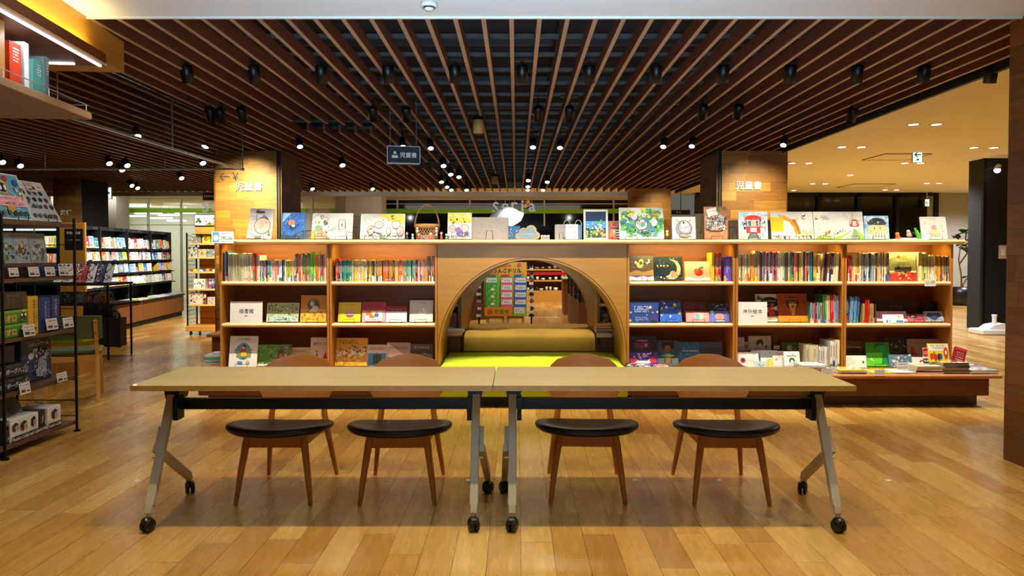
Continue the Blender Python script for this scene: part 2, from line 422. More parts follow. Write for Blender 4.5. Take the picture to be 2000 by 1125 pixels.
                for i in range(op[1]):
                    a = rr.uniform(op[2], op[4]); b = rr.uniform(op[3], op[5]); an = rr.uniform(0, PI); cu = rr.uniform(-1.4, 1.4); L_ = op[6] * h_ * rr.uniform(.4, 1.2); wd = op[7] * h_ / 2; c_ = rr.choice(op[8]); px_, pz_ = X(a), Z(b); pts = []
                    for j in range(5): pts.append((px_, pz_)); px_ += L_ / 4 * math.cos(an); pz_ += L_ / 4 * math.sin(an); an += cu * .5
                    for (ax_, az), (bx_, bz) in zip(pts, pts[1:]):
                        dx, dz = bx_ - ax_, bz - az; LL = math.hypot(dx, dz) or 1; qx, qz = -dz / LL * wd, dx / LL * wd
                        if x0 < bx_ < x0 + w_ and z0 < bz < z0 + h_ and x0 < ax_ < x0 + w_ and z0 < az < z0 + h_: s.flat([(ax_ + qx, az + qz), (ax_ - qx, az - qz), (bx_ - qx, bz - qz), (bx_ + qx, bz + qz)], yy, c_, mat)
            elif o == 'w':   # lines of small writing strokes: ('w', x0,y0,x1,y1, nlines, col)
                n = op[5]; lh = (op[4] - op[2]) / n
                for i in range(n):
                    a = op[1]; b = op[2] + lh * (i + .25)
                    while a < op[3] - .01:
                        d = rr.uniform(.012, .05)
                        if rr.random() < .8: s.flat([(X(a), Z(b)), (X(a + d), Z(b)), (X(a + d), Z(b + lh * .45)), (X(a), Z(b + lh * .45))], yy, op[6], mat)
                        a += d + .012
    def build(s, name, parent=None, label=None, cat=None, group=None, kind=None, loc=None, bevel=0, sub=0):
        m = bpy.data.meshes.new(name)
        m.from_pydata(s.v, [], s.f)
        for k in s.mats: m.materials.append(MAT[k])
        m.polygons.foreach_set('material_index', s.m)
        m.polygons.foreach_set('use_smooth', s.sm)
        if any(c is not WHITE for c in s.c):
            a = m.attributes.new('Col', 'FLOAT_COLOR', 'FACE')
            a.data.foreach_set('color', [x for c in s.c for x in c])
        m.update()
        o = bpy.data.objects.new(name, m); COL.objects.link(o)
        if loc is not None: o.location = loc
        if parent: o.parent = parent
        if bevel:
            b = o.modifiers.new('bevel', 'BEVEL'); b.width = bevel; b.segments = 2; b.limit_method = 'ANGLE'
        if sub:
            b = o.modifiers.new('sub', 'SUBSURF'); b.levels = sub; b.render_levels = sub
        tag(o, label, cat, group, kind)
        return o
LABELS = {}
def tag(o, label=None, cat=None, group=None, kind=None):
    if label:
        o['label'] = label
        if cat: LABELS[label] = LABELS.get(label, 0) + 1
    if cat: o['category'] = cat
    if group: o['group'] = group
    if kind: o['kind'] = kind
    return o
def thing(name, label, cat, loc=(0, 0, 0), rz=0.0, group=None):
    o = bpy.data.objects.new(name, None); COL.objects.link(o); o.empty_display_size = .1
    o.location = loc; o.rotation_euler = (0, 0, rz)
    return tag(o, label, cat, group)
def copy_tree(o, parent=None):
    c = o.copy(); COL.objects.link(c)
    if parent: c.parent = parent
    for ch in list(o.children): copy_tree(ch, c)
    return c
def struct(mb, name, **k): return mb.build(name, kind='structure', **k)
def P(px, py, Y):
    """world point seen at a photo pixel, at depth Y"""
    u = (px - CX) / FPX; v = (CY - py) / FPX
    dy = math.cos(PITCH) + v * math.sin(PITCH); dz = -math.sin(PITCH) + v * math.cos(PITCH)
    k = Y / dy
    return Vector((u * k, Y, EYE + dz * k))
def nth(n):
    return '%d%s' % (n, 'th' if 10 <= n % 100 <= 20 else {1: 'st', 2: 'nd', 3: 'rd'}.get(n % 10, 'th'))

# ================================================================== SETTING
H = 2.9
m = MB(); m.box(-15, 14, -5, 28, -.05, 0, 'floor_oak'); struct(m, 'floor')
# near white ceiling with its edge trim and inspection hatch
m = MB(); m.box(-6, 5.5, -5, 4.70, H, H + .12, 'ceiling_white'); struct(m, 'ceiling')
m = MB(); m.box(-2.85, 3.3, 4.70, 4.72, H - .012, H + .5, 'white_paint')
struct(m, 'trim_1')
m = MB()
for a, b in (((-2.55, 4.32), (-1.9, 4.32)), ((-1.9, 4.32), (-1.9, 3.6)), ((-2.55, 4.32), (-2.55, 3.6))):
    m.bar((a[0], a[1], H - .001), (b[0], b[1], H - .001), .008, .008, 'dark_metal', up=(0, 0, 1))
struct(m, 'trim_2')
# slatted timber ceiling beyond it
m = MB(); SP = .183
k = -64
SL_END = 18.05
while True:
    x = -.03 + k * SP; k += 1
    if x > 3.95: break
    segs = [(4.74, SL_END)]
    if -2.75 < x < -1.85:
        q = .45 * (x + 2.75); segs = [(4.74, 8.35 + q), (9.0 + q * .8, SL_END)]
    elif -1.75 < x < -.95:
        segs = [(4.74, 12.2), (13.0, SL_END)]
    for y0, y1 in segs:
        m.box(x - .015, x + .015, y0, y1, H, H + .004, 'slat_edge')
        m.box(x - .0145, x + .0145, y0, y1, H + .004, H + .10, 'slat_wood')
struct(m, 'ceiling')
# carriers and ducts of the dark void above the slats
m = MB()
for i in range(27):
    m.box(-12, 3.95, 5.0 + i * .5, 5.03 + i * .5, H + .101, H + .13, 'dark_metal')
for i in range(9):
    m.box(-12, 3.95, 5.4 + i * 1.5, 5.46 + i * 1.5, H + .45, H + .52, 'dark_metal')
for x in (-8, -5.2, -2.4, .4, 1.9): m.tube([(x, 4.8, 3.35), (x, 18, 3.35)], .05, 'dark_metal')
struct(m, 'trim_3')
m = MB(); m.box(-15, 4.0, 4.7, 18.1, 3.75, 3.8, 'void'); m.box(-15, 4, 18.1, 18.14, 3.0, 3.8, 'void'); m.box(-15, -14.9, 4.7, 18.1, H, 3.8, 'void'); struct(m, 'ceiling')
m = MB(); m.box(3.95, 3.99, 4.72, 18.1, H - .03, H + .25, 'black_panel'); struct(m, 'trim_4')
# beige ceiling of the corridor at the right, beyond the slats and over the mall
m = MB(); m.box(3.99, 14, 3.4, 21, 3.07, 3.12, 'ceiling_beige'); struct(m, 'ceiling')
m = MB(); m.box(-15, 3.99, 18.14, 28, 3.02, 3.1, 'ceiling_beige'); struct(m, 'ceiling')
m = MB(); m.box(-15, 3.2, 18.0, 18.13, 2.80, 2.9, 'white_paint'); struct(m, 'trim_5')
# ceiling access frames and vents in the corridor ceiling
for i, (px, py, w_, d_) in enumerate([(1750, 309, .8, .8), (1487, 324, .8, .8), (1560, 364, 1.0, 1.0)][:2] + [(1690, 365, 1.0, 1.0)]):
    Y = 1.695 * 1415 / (497 - py); p = P(px, py, Y)
    mm = MB()
    for a, b in (((-1, -1), (1, -1)), ((1, -1), (1, 1)), ((1, 1), (-1, 1)), ((-1, 1), (-1, -1))):
        mm.bar((p.x + a[0] * w_ / 2, Y + a[1] * d_ / 2, 3.066), (p.x + b[0] * w_ / 2, Y + b[1] * d_ / 2, 3.066), .02, .012, 'dark_metal', up=(0, 0, 1))
    mm.box(p.x - w_ / 2, p.x + w_ / 2, Y - d_ / 2, Y + d_ / 2, 3.064, 3.069, 'ceiling_beige')
    mm.build('ceiling_access_panel', label='square framed access panel, ' + ('nearest and right of the green arrow sign', 'at the left near the wood pillar', 'far back above the dark windows')[i], cat='access panel', group='access panels in the corridor ceiling')
# walls that close the place
m = MB(); m.box(-15, -14.9, -5, 28, 0, 3.8, 'beige_wall'); struct(m, 'wall_left')
m = MB(); m.box(13.9, 14, 3.4, 21, 0, 3.1, 'beige_wall'); struct(m, 'wall_right')
m = MB(); m.box(-15, 5.5, -5.05, -5, 0, 3.0, 'beige_wall'); struct(m, 'wall_back')
m = MB()
m.box(11.5, 14, 20.3, 20.4, 0, 3.07, 'grey_wall')
struct(m, 'wall_corridor_end')
m = MB(); m.box(11.5, 13.8, 20.27, 20.3, 0, .09, 'black_panel'); struct(m, 'baseboard_corridor')
# dark shop windows of the corridor
m = MB(); m.box(5.0, 11.5, 20.3, 20.36, 0, 3.07, 'dark_glass')
m.box(7.0, 11.5, 20.29, 20.3, .0, .12, 'black_panel')
w_ = struct(m, 'window_1')
f = MB()
for px in (1531, 1598, 1675, 1750, 1826):
    x = P(px, 400, 20.3).x; f.box(x - .05, x + .05, 20.2, 20.3, 0, 3.05, 'black_metal')
f.box(5.0, 11.6, 20.2, 20.3, 2.98, 3.07, 'black_metal'); f.box(5, 11.6, 20.22, 20.3, 1.45, 1.49, 'black_metal')
f.build('window_frame', w_)
# black door pier at the right and the wall behind it
m = MB(); m.box(8.35, 9.0, 12.95, 13.4, 0, 3.07, 'black_panel'); m.box(8.33, 8.37, 12.93, 13.0, 0, 3.07, 'black_metal'); pier = struct(m, 'door_1')
f = MB(); f.box(8.62, 8.74, 12.92, 12.95, 1.28, 1.52, 'beige_wall'); f.box(8.65, 8.71, 12.912, 12.92, 1.34, 1.46, 'white_paint'); f.build('switch_plate', pier)
m = MB(); m.box(9.0, 14, 13.3, 13.4, 0, 3.07, 'beige_wall'); struct(m, 'wall_corridor')
# glass shop front of the next shop, behind everything
m = MB(); m.box(-5.3, 3.4, 22.0, 22.05, 0, 3.02, 'dark_glass'); w2 = struct(m, 'window_2')
f = MB()
for px in (611, 777, 918, 1063, 1198): 
    x = P(px, 400, 22).x; f.box(x - .022, x + .022, 21.9, 22.0, 2.2, 3.02, 'white_paint')
f.box(-5.3, 3.4, 21.9, 22.0, 2.99, 3.05, 'white_paint')
f.box(-5.3, 3.4, 21.93, 22.0, 2.86, 2.885, 'white_paint')
f.build('window_frame', w2)
f = MB(); f.box(-14.0, -6.3, 21.84, 21.9, 2.60, 2.73, 'lime_paint'); f.box(-5.6, 3.4, 21.84, 21.9, 2.58, 2.72, 'lime_paint')
f.box(-6.62, -6.45, 21.84, 21.9, 0, 2.6, 'lime_paint'); f.build('lime_band', kind='structure'); bpy.data.objects['lime_band'].name = 'trim_6'
m = MB(); x0, x1 = P(660, 400, 20.5).x, P(746, 400, 20.5).x; m.box(x0, x1, 20.4, 21.2, 0, 3.02, 'white_paint'); m.box(x0 - .02, x0 + .25, 20.3, 20.4, 0, 3.02, 'grey_wall'); struct(m, 'wall_column')
# bright shop at far left behind its own glass
m = MB(); m.box(-14.9, -6.0, 26.6, 26.7, 0, 3.1, 'white_paint'); struct(m, 'wall_far')
m = MB(); m.box(-14.9, -6.45, 21.95, 21.98, 0, 3.02, 'clear_glass'); w3 = struct(m, 'window_3')
f = MB()
for px in (228, 288, 352): x = P(px, 400, 21.9).x; f.box(x - .02, x + .02, 21.9, 22, 0, 3.02, 'white_paint')
f.box(-14, -6.45, 21.9, 21.96, 2.22, 2.25, 'white_paint'); f.build('window_frame', w3)
m = MB(); m.box(-13.2, -11.35, 20.6, 21.3, 0, 3.02, 'grey_wall'); struct(m, 'wall_pier')
for i, (px, py, l_) in enumerate([(263, 403, 1.0), (250, 423, 1.2), (290, 418, .9), (313, 427, .8), (330, 421, .7), (362, 417, .6), (345, 432, .6)]):
    p = P(px, py, 24.2 if py < 418 else 25.6); mm = MB(); mm.box(p.x - l_ / 2, p.x + l_ / 2, p.y - .1, p.y + .1, p.z, p.z + .04, 'tube_glow')
    mm.tube([(p.x, p.y, p.z + .03), (p.x, p.y, 3.02)], .01, 'chrome')
    mm.build('ceiling_tube_light', label='tube light in the bright far left shop, %s from the left' % ('third', 'first and longest', 'fourth', 'fifth', 'sixth', 'last', 'lowest, seventh')[i], cat='ceiling light', group='tube lights in the bright shop')
m = MB(); m.box(-14.9, 5, 27.9, 28, 0, 3.1, 'black_panel'); struct(m, 'wall_shop_end')

# ---- wood pillars
def pillar(x0, x1, y0, y1, side, mat='pillar_oak'):
    m = MB(); m.box(x0, x1, y0, y1, 0, H, mat)
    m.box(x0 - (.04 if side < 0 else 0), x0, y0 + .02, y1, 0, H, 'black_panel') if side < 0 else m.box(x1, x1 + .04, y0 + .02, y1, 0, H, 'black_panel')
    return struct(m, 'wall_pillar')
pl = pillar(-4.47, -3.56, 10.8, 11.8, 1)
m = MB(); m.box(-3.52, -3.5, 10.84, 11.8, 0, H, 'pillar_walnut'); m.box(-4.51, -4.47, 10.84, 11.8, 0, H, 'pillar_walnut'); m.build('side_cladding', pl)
m = MB(); m.text('児童書', P(486, 364, 10.78).x, P(486, 364, 10.78).z, .13, 10.775, None, 'letter_glow', .008); m.build('wall_lettering', pl)
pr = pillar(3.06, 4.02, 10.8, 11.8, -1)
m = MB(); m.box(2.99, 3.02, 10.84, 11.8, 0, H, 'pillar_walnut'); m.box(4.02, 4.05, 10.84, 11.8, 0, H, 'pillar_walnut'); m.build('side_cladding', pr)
m = MB(); m.text('児童書', P(1462, 362, 10.78).x, P(1462, 362, 10.78).z, .125, 10.775, None, 'letter_glow', .008); m.build('wall_lettering', pr)
m = MB(); m.box(P(1236, 400, 17).x, P(1310, 400, 17).x, 17.0, 17.8, 0, H, 'pillar_oak'); struct(m, 'wall_pillar')
m = MB(); m.box(P(104, 400, 15).x, P(159, 400, 15).x, 15.0, 15.9, 0, H, 'pillar_oak'); m.box(P(159, 400, 15).x, P(159, 400, 15).x + .05, 15.02, 15.9, 0, H, 'black_panel')
p_ = struct(m, 'wall_pillar'); m = MB(); q = P(134, 415, 14.97); m.text('旅行', q.x - .06, q.z, .12, 14.98, '#f2ead8', 'matte', .03); m.build('wall_lettering', p_)
# near walnut clad wall at the right
m = MB(); m.box(3.262, 5.5, 3.0, 4.82, 0, 3.0, 'wall_walnut'); struct(m, 'wall_right_near')
# dark passage and sign seen between the two right-hand pillars
m = MB(); m.box(P(1312, 430, 16).x, P(1312, 430, 16).x + .5, 16.0, 16.06, P(1330, 419, 16).z, P(1330, 411, 16).z, 'black_panel')
m.text('WC', P(1328, 415, 16).x, P(1328, 415, 16).z, .06, 15.99, '#bdb6a8', 'matte')
m.tube([(3.6, 16.03, P(1330, 411, 16).z), (3.6, 16.03, 3.07)], .01, 'dark_metal')
m = MB(); q0, q1 = P(1312, 419, 16), P(1348, 410, 16)
m.box(q0.x, q1.x, 16, 16.04, q0.z, q1.z, 'black_panel'); m.tube([((q0.x + q1.x) / 2, 16.02, q1.z), ((q0.x + q1.x) / 2, 16.02, H)], .008, 'dark_metal')
m.art([('r', .25, .25, .32, .75, '#b8b2a4'), ('r', .4, .25, .47, .75, '#b8b2a4')], q0.x, q0.z, q1.x - q0.x, q1.z - q0.z, 15.99)
m.build('hanging_sign', label='small black restroom sign hanging between the two right wood pillars', cat='sign')

# ---- glass smoke barriers hanging from the ceiling
def glass(name, x0, x1, y0, y1, z0, z1, label, rail):
    t_ = thing(name, label, 'smoke barrier', ((x0 + x1) / 2, (y0 + y1) / 2, z0))
    c = t_.location
    g = MB(); g.box(x0 - c.x, x1 - c.x, y0 - c.y, y1 - c.y, .02, z1 - z0, 'clear_glass'); g.build('glass_pane', t_)
    r_ = MB(); r_.box(x0 - c.x - .008, x1 - c.x + .008, y0 - c.y - .008, y1 - c.y + .008, 0, .022, 'chrome'); r_.build('bottom_rail', t_)
    h_ = MB()
    for (hx, hy) in rail: h_.tube([(hx - c.x, hy - c.y, 0.02), (hx - c.x, hy - c.y, z1 - z0)], .006, 'chrome')
    h_.build('hanger_rod', t_)
    return t_
glass('glass_smoke_barrier', -3.404, -3.396, 5.4, 9.05, 2.40, 2.9, 'long clear glass smoke barrier running from front to back left of the pillar', [(-3.4, 5.4), (-3.4, 7.2), (-3.4, 9.04)])
glass('glass_smoke_barrier', -9.6, -3.41, 9.096, 9.104, 2.42, 2.9, 'wide clear glass smoke barrier hanging crossways above the left aisle', [(-8.4, 9.1), (-5.9, 9.1), (-4.4, 9.1)])

# ---- overhead shelf at the top left
A = math.atan(.11)
OS = thing('overhead_shelf', 'overhead oak display shelf with light strip at the upper left corner', 'shelf', (-2.75, 4.72, 2.24), A)
# local frame: x=0 is the aisle face, -y towards the camera
m = MB(); m.bbox(-2.2, 0, -2.2, 0, 0, .045, 'overhead_wood', b=.004); m.build('shelf_board', OS)
m = MB(); m.box(-2.2, .07, -2.2, .05, .36, .44, 'plinth_wood'); m.box(.07, .075, -2.2, .05, .36, .375, 'light_edge'); m.build('light_rail', OS)
m = MB(); m.box(.035, .05, -2.2, .03, .352, .36, 'strip_glow'); m.box(-2.2, -.1, -.02, .0, .352, .36, 'strip_glow'); m.build('light_strip', OS)
m = MB(); m.box(-2.2, -.02, -2.2, .55, .44, .66, 'side_oak'); m.build('fascia_panel', OS)
m = MB(); m.box(-.08, -.05, -2.2, -.86, .045, .36, 'side_oak'); m.box(-2.2, -2.15, -2.2, -.1, .045, .36, 'island_back'); m.box(-2.2, -.08, -.9, -.86, .045, .36, 'side_oak'); m.build('upright', OS)
m = MB()
m.tube([(-.012, -2.2, .09), (-.012, -.02, .09)], .003, 'chrome'); m.tube([(-2.0, -.02, .09), (-.012, -.02, .09)], .003, 'chrome')
for y in (-1.9, -1.4, -.95, -.5, -.05): m.tube([(-.012, y, .045), (-.012, y, .09)], .003, 'chrome')
m.build('guard_rail', OS)
m = MB(); m.lathe([(.034, -.002), (.034, .006), (.0, .006)], 'chrome', c=(-.42, -.45, -.004)); m.build('downlight_ring', OS)
m = MB(); m.lathe([(0, -.003), (.028, -.003), (.028, .003)], 'downlight_glow', c=(-.42, -.45, -.006)); m.build('downlight_lens', OS)
o = area((0, 0, 0), (0, 0, 1), 10, .03, 2.1, (1, .78, .26), 'strip_lamp'); o.matrix_world = Matrix.Translation((-2.75, 4.72, 2.24)) @ RZ(A) @ T(.045, -1.08, .446) @ RY(R(155))
area((-2.72, 4.0, 2.585), (-2.86, 4.0, 2.2), 5, .06, 1.4, (.95, .93, 1), 'strip_lamp')
spot((-3.12, 4.2, 2.232), (-3.1, 4.2, 0), 14, 110, WARM)
def osp(x, y): v = Vector((x, y, 0)); v.rotate(Matrix.Rotation(A, 3, 'Z')); return v + Vector((-2.75, 4.72, 0))
for nm, y0, y1, x0, x1, h_, c1, c2, lab in [
    ('hardback_book', -.80, -.69, -.36, -.06, .235, '#e0441a', '#b93410', 'orange hardback book on the overhead shelf beside the wooden upright'),
    ('hardback_book', -.68, -.63, -.36, -.05, .262, '#9aa09a', '#c8d0cc', 'tall silver grey book on the overhead shelf right of the orange one'),
    ('hardback_book', -.56, -.47, -.36, -.06, .20, '#6fb8a8', '#4a968a', 'turquoise hardback book on the overhead shelf in front of a tall grey one'),
    ('hardback_book', -.46, -.42, -.36, -.05, .24, '#7d8c8c', '#5f7070', 'tall dark grey book at the end of the overhead shelf')]:
    p = osp((x0 + x1) / 2, (y0 + y1) / 2); t_ = thing(nm, lab, 'book', (p.x, p.y, 2.286), A, 'hardbacks on the overhead shelf')
    hw, hd = (x1 - x0) / 2, (y1 - y0) / 2
    b = MB(); b.bbox(-hw, hw, -hd, -hd + .008, 0, h_, 'print', c1, .002); b.bbox(-hw, hw, hd - .008, hd, 0, h_, 'print', c1, .002); b.box(hw - .006, hw, -hd, hd, 0, h_, 'print', c2)
    b.M = T(hw + .0006, 0, 0) @ RZ(PI / 2); b.art([('w', .3, .55, .8, .9, 5, '#efe9dc')], -hd, 0, 2 * hd, h_, 0)
    b.M = I4; b.build('cover', t_)
    b = MB(); b.box(-hw + .006, hw - .006, -hd + .008, hd - .008, .006, h_ - .008, 'matte', '#e6dcc6'); b.build('page_block', t_)

# ---- ceiling fittings
SD = thing('smoke_detector', 'round white smoke detector on the near white ceiling', 'smoke detector', (P(838, 20, 4.45).x, 4.45, H))
m = MB(); m.lathe([(0, 0), (.05, 0), (.05, -.022), (.046, -.026), (.02, -.026)], 'detector_white'); m.build('detector_body', SD)
m = MB(); m.lathe([(.036, -.026), (.034, -.034), (.0, -.034)], 'dark_metal'); m.lathe([(.03, -.034), (.024, -.046), (0, -.048)], 'detector_white'); m.build('sensor_cap', SD)
def track_head(x, y, z, aim, lit, label, r=.042, group='track lights among the ceiling slats'):
    t_ = thing('track_light', label, 'track light', (x, y, z), 0, group)
    ax = Vector(aim) - Vector((x, y, z)); q = ax.to_track_quat('-Z', 'Y').to_matrix().to_4x4()
    b = MB(); b.M = q; b.lathe([(0, .10), (r * .8, .10), (r, .085), (r, -.05), (r * .86, -.05), (r * .8, -.035), (0, -.035)], 'black_metal', n=16); b.build('lamp_housing', t_)
    if lit:
        b = MB(); b.M = q; b.lathe([(0, -.047), (r * .84, -.047), (r * .84, -.04)], 'lamp_glow', n=16); b.ball((0, 0, -.047), (r * .62, r * .62, .012), 'lamp_glow', n=10, m=6); b.build('lamp_lens', t_)
    b = MB(); b.tube([(0, 0, .03), (0, 0, H + .11 - z)], .009, 'black_metal'); b.box(-.09, .09, -.03, .03, H + .08 - z, H + .10 - z, 'black_metal'); b.build('mounting_arm', t_)
    return t_
LIT = [(585, 283, 'above the left wood pillar'), (268, 263, 'beside the long glass barrier'), (668, 320, 'right of the left pillar over dark glass'), (786, 283, 'just over the black hanging sign'), (841, 286, 'right of the black hanging sign'),
       (1041, 284, 'left one of the pair above the arch'), (1094, 285, 'right one of the pair above the arch'), (1296, 283, 'left one of the pair near the right pillar'), (1352, 282, 'right one of the pair near the right pillar'), (1531, 280, 'at the edge of the beige ceiling'),
       (866, 321, 'front of the slanting row right of the hanging sign'), (880, 338, 'second in the slanting row right of the hanging sign'), (896, 343, 'third in the slanting row right of the hanging sign'), (862, 353, 'front of the far row of three above the basket'), (873, 363, 'middle of the far row of three above the basket'), (881, 369, 'last of the far row of three above the basket'), (911, 369, 'far back, alone right of the row of three'),
       (1032, 350, 'front of the far row of three above the umbrella'), (1031, 362, 'middle of the far row of three above the umbrella'), (1031, 369, 'last of the far row of three above the umbrella'), (1069, 353, 'front of the far pair right of the umbrella'), (1061, 369, 'rear of the far pair right of the umbrella'), (609, 367, 'far back, nearest the left pillar'), (727, 367, 'far back, above the white wall column'),
       (3, 315, 'at the left picture edge'), (38, 322, 'second from the left picture edge'), (212, 317, 'over the green arrow sign, upper one'), (237, 330, 'over the green arrow sign, lower one'), (247, 321, 'over the green arrow sign, right one'), (256, 361, 'far left, above the bright shop'), (267, 366, 'far left, above the bright shop, beside a twin'), (353, 346, 'left of the pillar, below the crossways glass'), (139, 370, 'far left over the wood panel'), (164, 369, 'far left right of the wood panel'), (395, 316, 'just left of the left pillar top')]
for i, (px, py, d_) in enumerate(LIT):
    Y = 1.42 * 1415 / (496.5 - py) + (.2 if i == 11 else 0)
    p = P(px, py, Y)
    track_head(p.x, p.y, p.z + .01, (p.x * .8, p.y - 1.0, 1.2), True, 'lit track light among the slats, ' + d_, .05 if Y > 11 else .042)
UNL = [(412, 228), (432, 230), (474, 228), (729, 226), (794, 227), (1051, 226), (1112, 226), (1372, 223), (1441, 222), (1663, 228)]
for i, (px, py) in enumerate(UNL):
    p = P(px, py, 7.5); track_head(p.x, p.y, p.z, (p.x, p.y + 1.5, .6), False, 'dark unlit track light can, %s from the left in the middle row' % nth(i + 1), .05, 'dark track lights of the middle row')
for i, (x, y) in enumerate(TRACK_FRONT):
    track_head(x, y - .02, 2.85, (x + .03, 6.75, .45), False, 'black track light over the tables pointing at the shelves, %s from the left' % nth(i + 1), .05, 'front track lights aimed at the shelves')
for i, (px, py, d) in enumerate([(934, 246, 7.8), (966, 351, 13.2)]):
    p = P(px, py, d); t_ = thing('pendant_speaker', ('larger', 'smaller, farther')[i] + ' cream cylinder speaker hanging between the ceiling slats', 'speaker', p)
    b = MB(); b.lathe([(0, -.08), (.05, -.08), (.055, -.07), (.055, .06), (0, .06)], 'wicker'); b.build('speaker_body', t_)
    b = MB(); b.lathe([(.0, .1), (.057, .1), (.057, .06)], 'black_metal'); b.tube([(0, 0, .08), (0, 0, H + .17 - p.z)], .006, 'black_metal'); b.build('hanging_rod', t_)
DL = [(1784, 246), (1829, 246), (1644, 290), (1682, 290), (1902, 291), (1941, 291), (1547, 321), (1580, 321), (1661, 344), (1767, 321), (1798, 321), (1587, 361), (1612, 361), (1810, 360), (1834, 360), (1912, 344), (1905, 373), (1729, 373), (1751, 373), (1550, 374)]
for i, (px, py) in enumerate(DL):
    Y = min(20.1, 1.69 * 1415 / (496.5 - py)); p = P(px, py, Y)
    row = {246: 'nearest row', 290: 'second row', 291: 'second row, right', 321: 'third row', 344: 'fourth row', 361: 'fifth row', 360: 'fifth row, right', 373: 'farthest row', 374: 'farthest row, left end'}[py]
    same = [q for q in DL if q[1] == py]; nn = same.index((px, py)) + 1
    t_ = thing('downlight', 'recessed corridor downlight, %s, %s from the left' % (row, nth(nn)), 'downlight', (p.x, Y, 3.07), 0, 'downlights in the beige ceiling')
    b = MB(); b.lathe([(.085, .0), (.085, -.008), (.066, -.008), (.06, .0)], 'ceiling_white', n=16); b.build('trim_ring', t_)
    b = MB(); b.lathe([(.06, -.006), (0, -.006)], 'downlight_glow', n=14); b.build('lamp_lens', t_)
p = P(1866, 334, 12.9); t_ = thing('wall_spotlight', 'bright white spotlight on the black door pier in the corridor', 'spotlight', (8.33, 12.6, p.z))
b = MB(); b.M = RX(.9); b.lathe([(0, .09), (.04, .09), (.05, 0), (0, 0)], 'chrome'); b.build('lamp_housing', t_)
b = MB(); b.ball((0, -.02, -.02), .05, 'lamp_glow'); b.build('lamp_lens', t_)
b = MB(); b.bar((0, 0, .03), (0.02, .38, .03), .02, .02, 'black_metal'); b.build('mounting_arm', t_)

# ---- signs
def pict(b, x, z, s, c, y): 
    b.flat([(x + s * .35 * math.cos(i * PI / 6), z + s * .45 + s * .35 * math.sin(i * PI / 6)) for i in range(12)], y, c)
    b.flat([(x - s * .7, z - s * .75), (x + s * .7, z - s * .75), (x + s * .7, z - s * .15), (x + s * .2, z - s * .05), (x, z - s * .3), (x - s * .2, z - s * .05), (x - s * .7, z - s * .15)], y, c)
    b.flat([(x - .008 * s, z - s * .75), (x + .03 * s, z - s * .75), (x + .03 * s, z - s * .2), (x - .008 * s, z - s * .2)], y - .001, '#101010')
p0, p1 = P(757, 319, 7.6), P(820, 286, 7.6); W = p1.x - p0.x; Hh = p1.z - p0.z
hs = thing('hanging_sign', 'black hanging box sign with white kanji and reading figure', 'sign', ((p0.x + p1.x) / 2, 7.6, p0.z), R(12))
b = MB(); b.box(-W / 2, W / 2, 0, .10, 0, Hh, 'black_panel'); b.box(-W / 2 + .004, W / 2 - .004, .004, .096, -.003, 0, 'white_paint'); b.build('sign_box', hs)
b = MB(); pict(b, -W * .27, Hh * .5, .045, '#eceae4', -.002); b.text('児童書', W * .14, Hh * .5, .056, -.002, '#ffffff', 'matte', .006); b.build('sign_face', hs)
b = MB()
for x in (-W * .4, W * .4): b.tube([(x, .05, Hh), (x, .05, H + .1 - p0.z)], .003, 'chrome')
b.build('hanger_wire', hs)
fr = MB()
for a, c in (((-W / 2, 0), (W / 2, 0)), ((W / 2, 0), (W / 2, Hh)), ((W / 2, Hh), (-W / 2, Hh)), ((-W / 2, Hh), (-W / 2, 0))): fr.bar((a[0], -.002, a[1]), (c[0], -.002, c[1]), .006, .006, 'chrome')
fr.build('sign_frame', hs)
# acrylic cash desk sign
p0, p1 = P(424, 362, 9.2), P(474, 330, 9.2)
gs = thing('acrylic_sign', 'clear acrylic sign with white arrow and yen mark before the pillar', 'sign', ((p0.x + p1.x) / 2, 9.2, p0.z))
W = p1.x - p0.x; b = MB(); b.box(-W / 2, W / 2, 0, .006, 0, p1.z - p0.z, 'clear_glass'); b.build('acrylic_plate', gs)
b = MB(); zc = (p1.z - p0.z) * .52
b.art([('l', [(.12, .5), (.5, .5)], .05, '#f6f2e8'), ('l', [(.12, .5), (.26, .72)], .05, '#f6f2e8'), ('l', [(.12, .5), (.26, .28)], .05, '#f6f2e8')], -W / 2, 0, W, zc * 2, -.002, 'matte')
b.text('¥', W * .22, zc, .10, -.002, '#f6f2e8', 'matte', .0); b.build('sign_print', gs)
b = MB(); b.tube([(-W * .4, .003, .2), (-W * .4, .003, H - p0.z)], .003, 'chrome'); b.tube([(W * .4, .003, .2), (W * .4, .003, H - p0.z)], .003, 'chrome'); b.build('hanger_wire', gs)
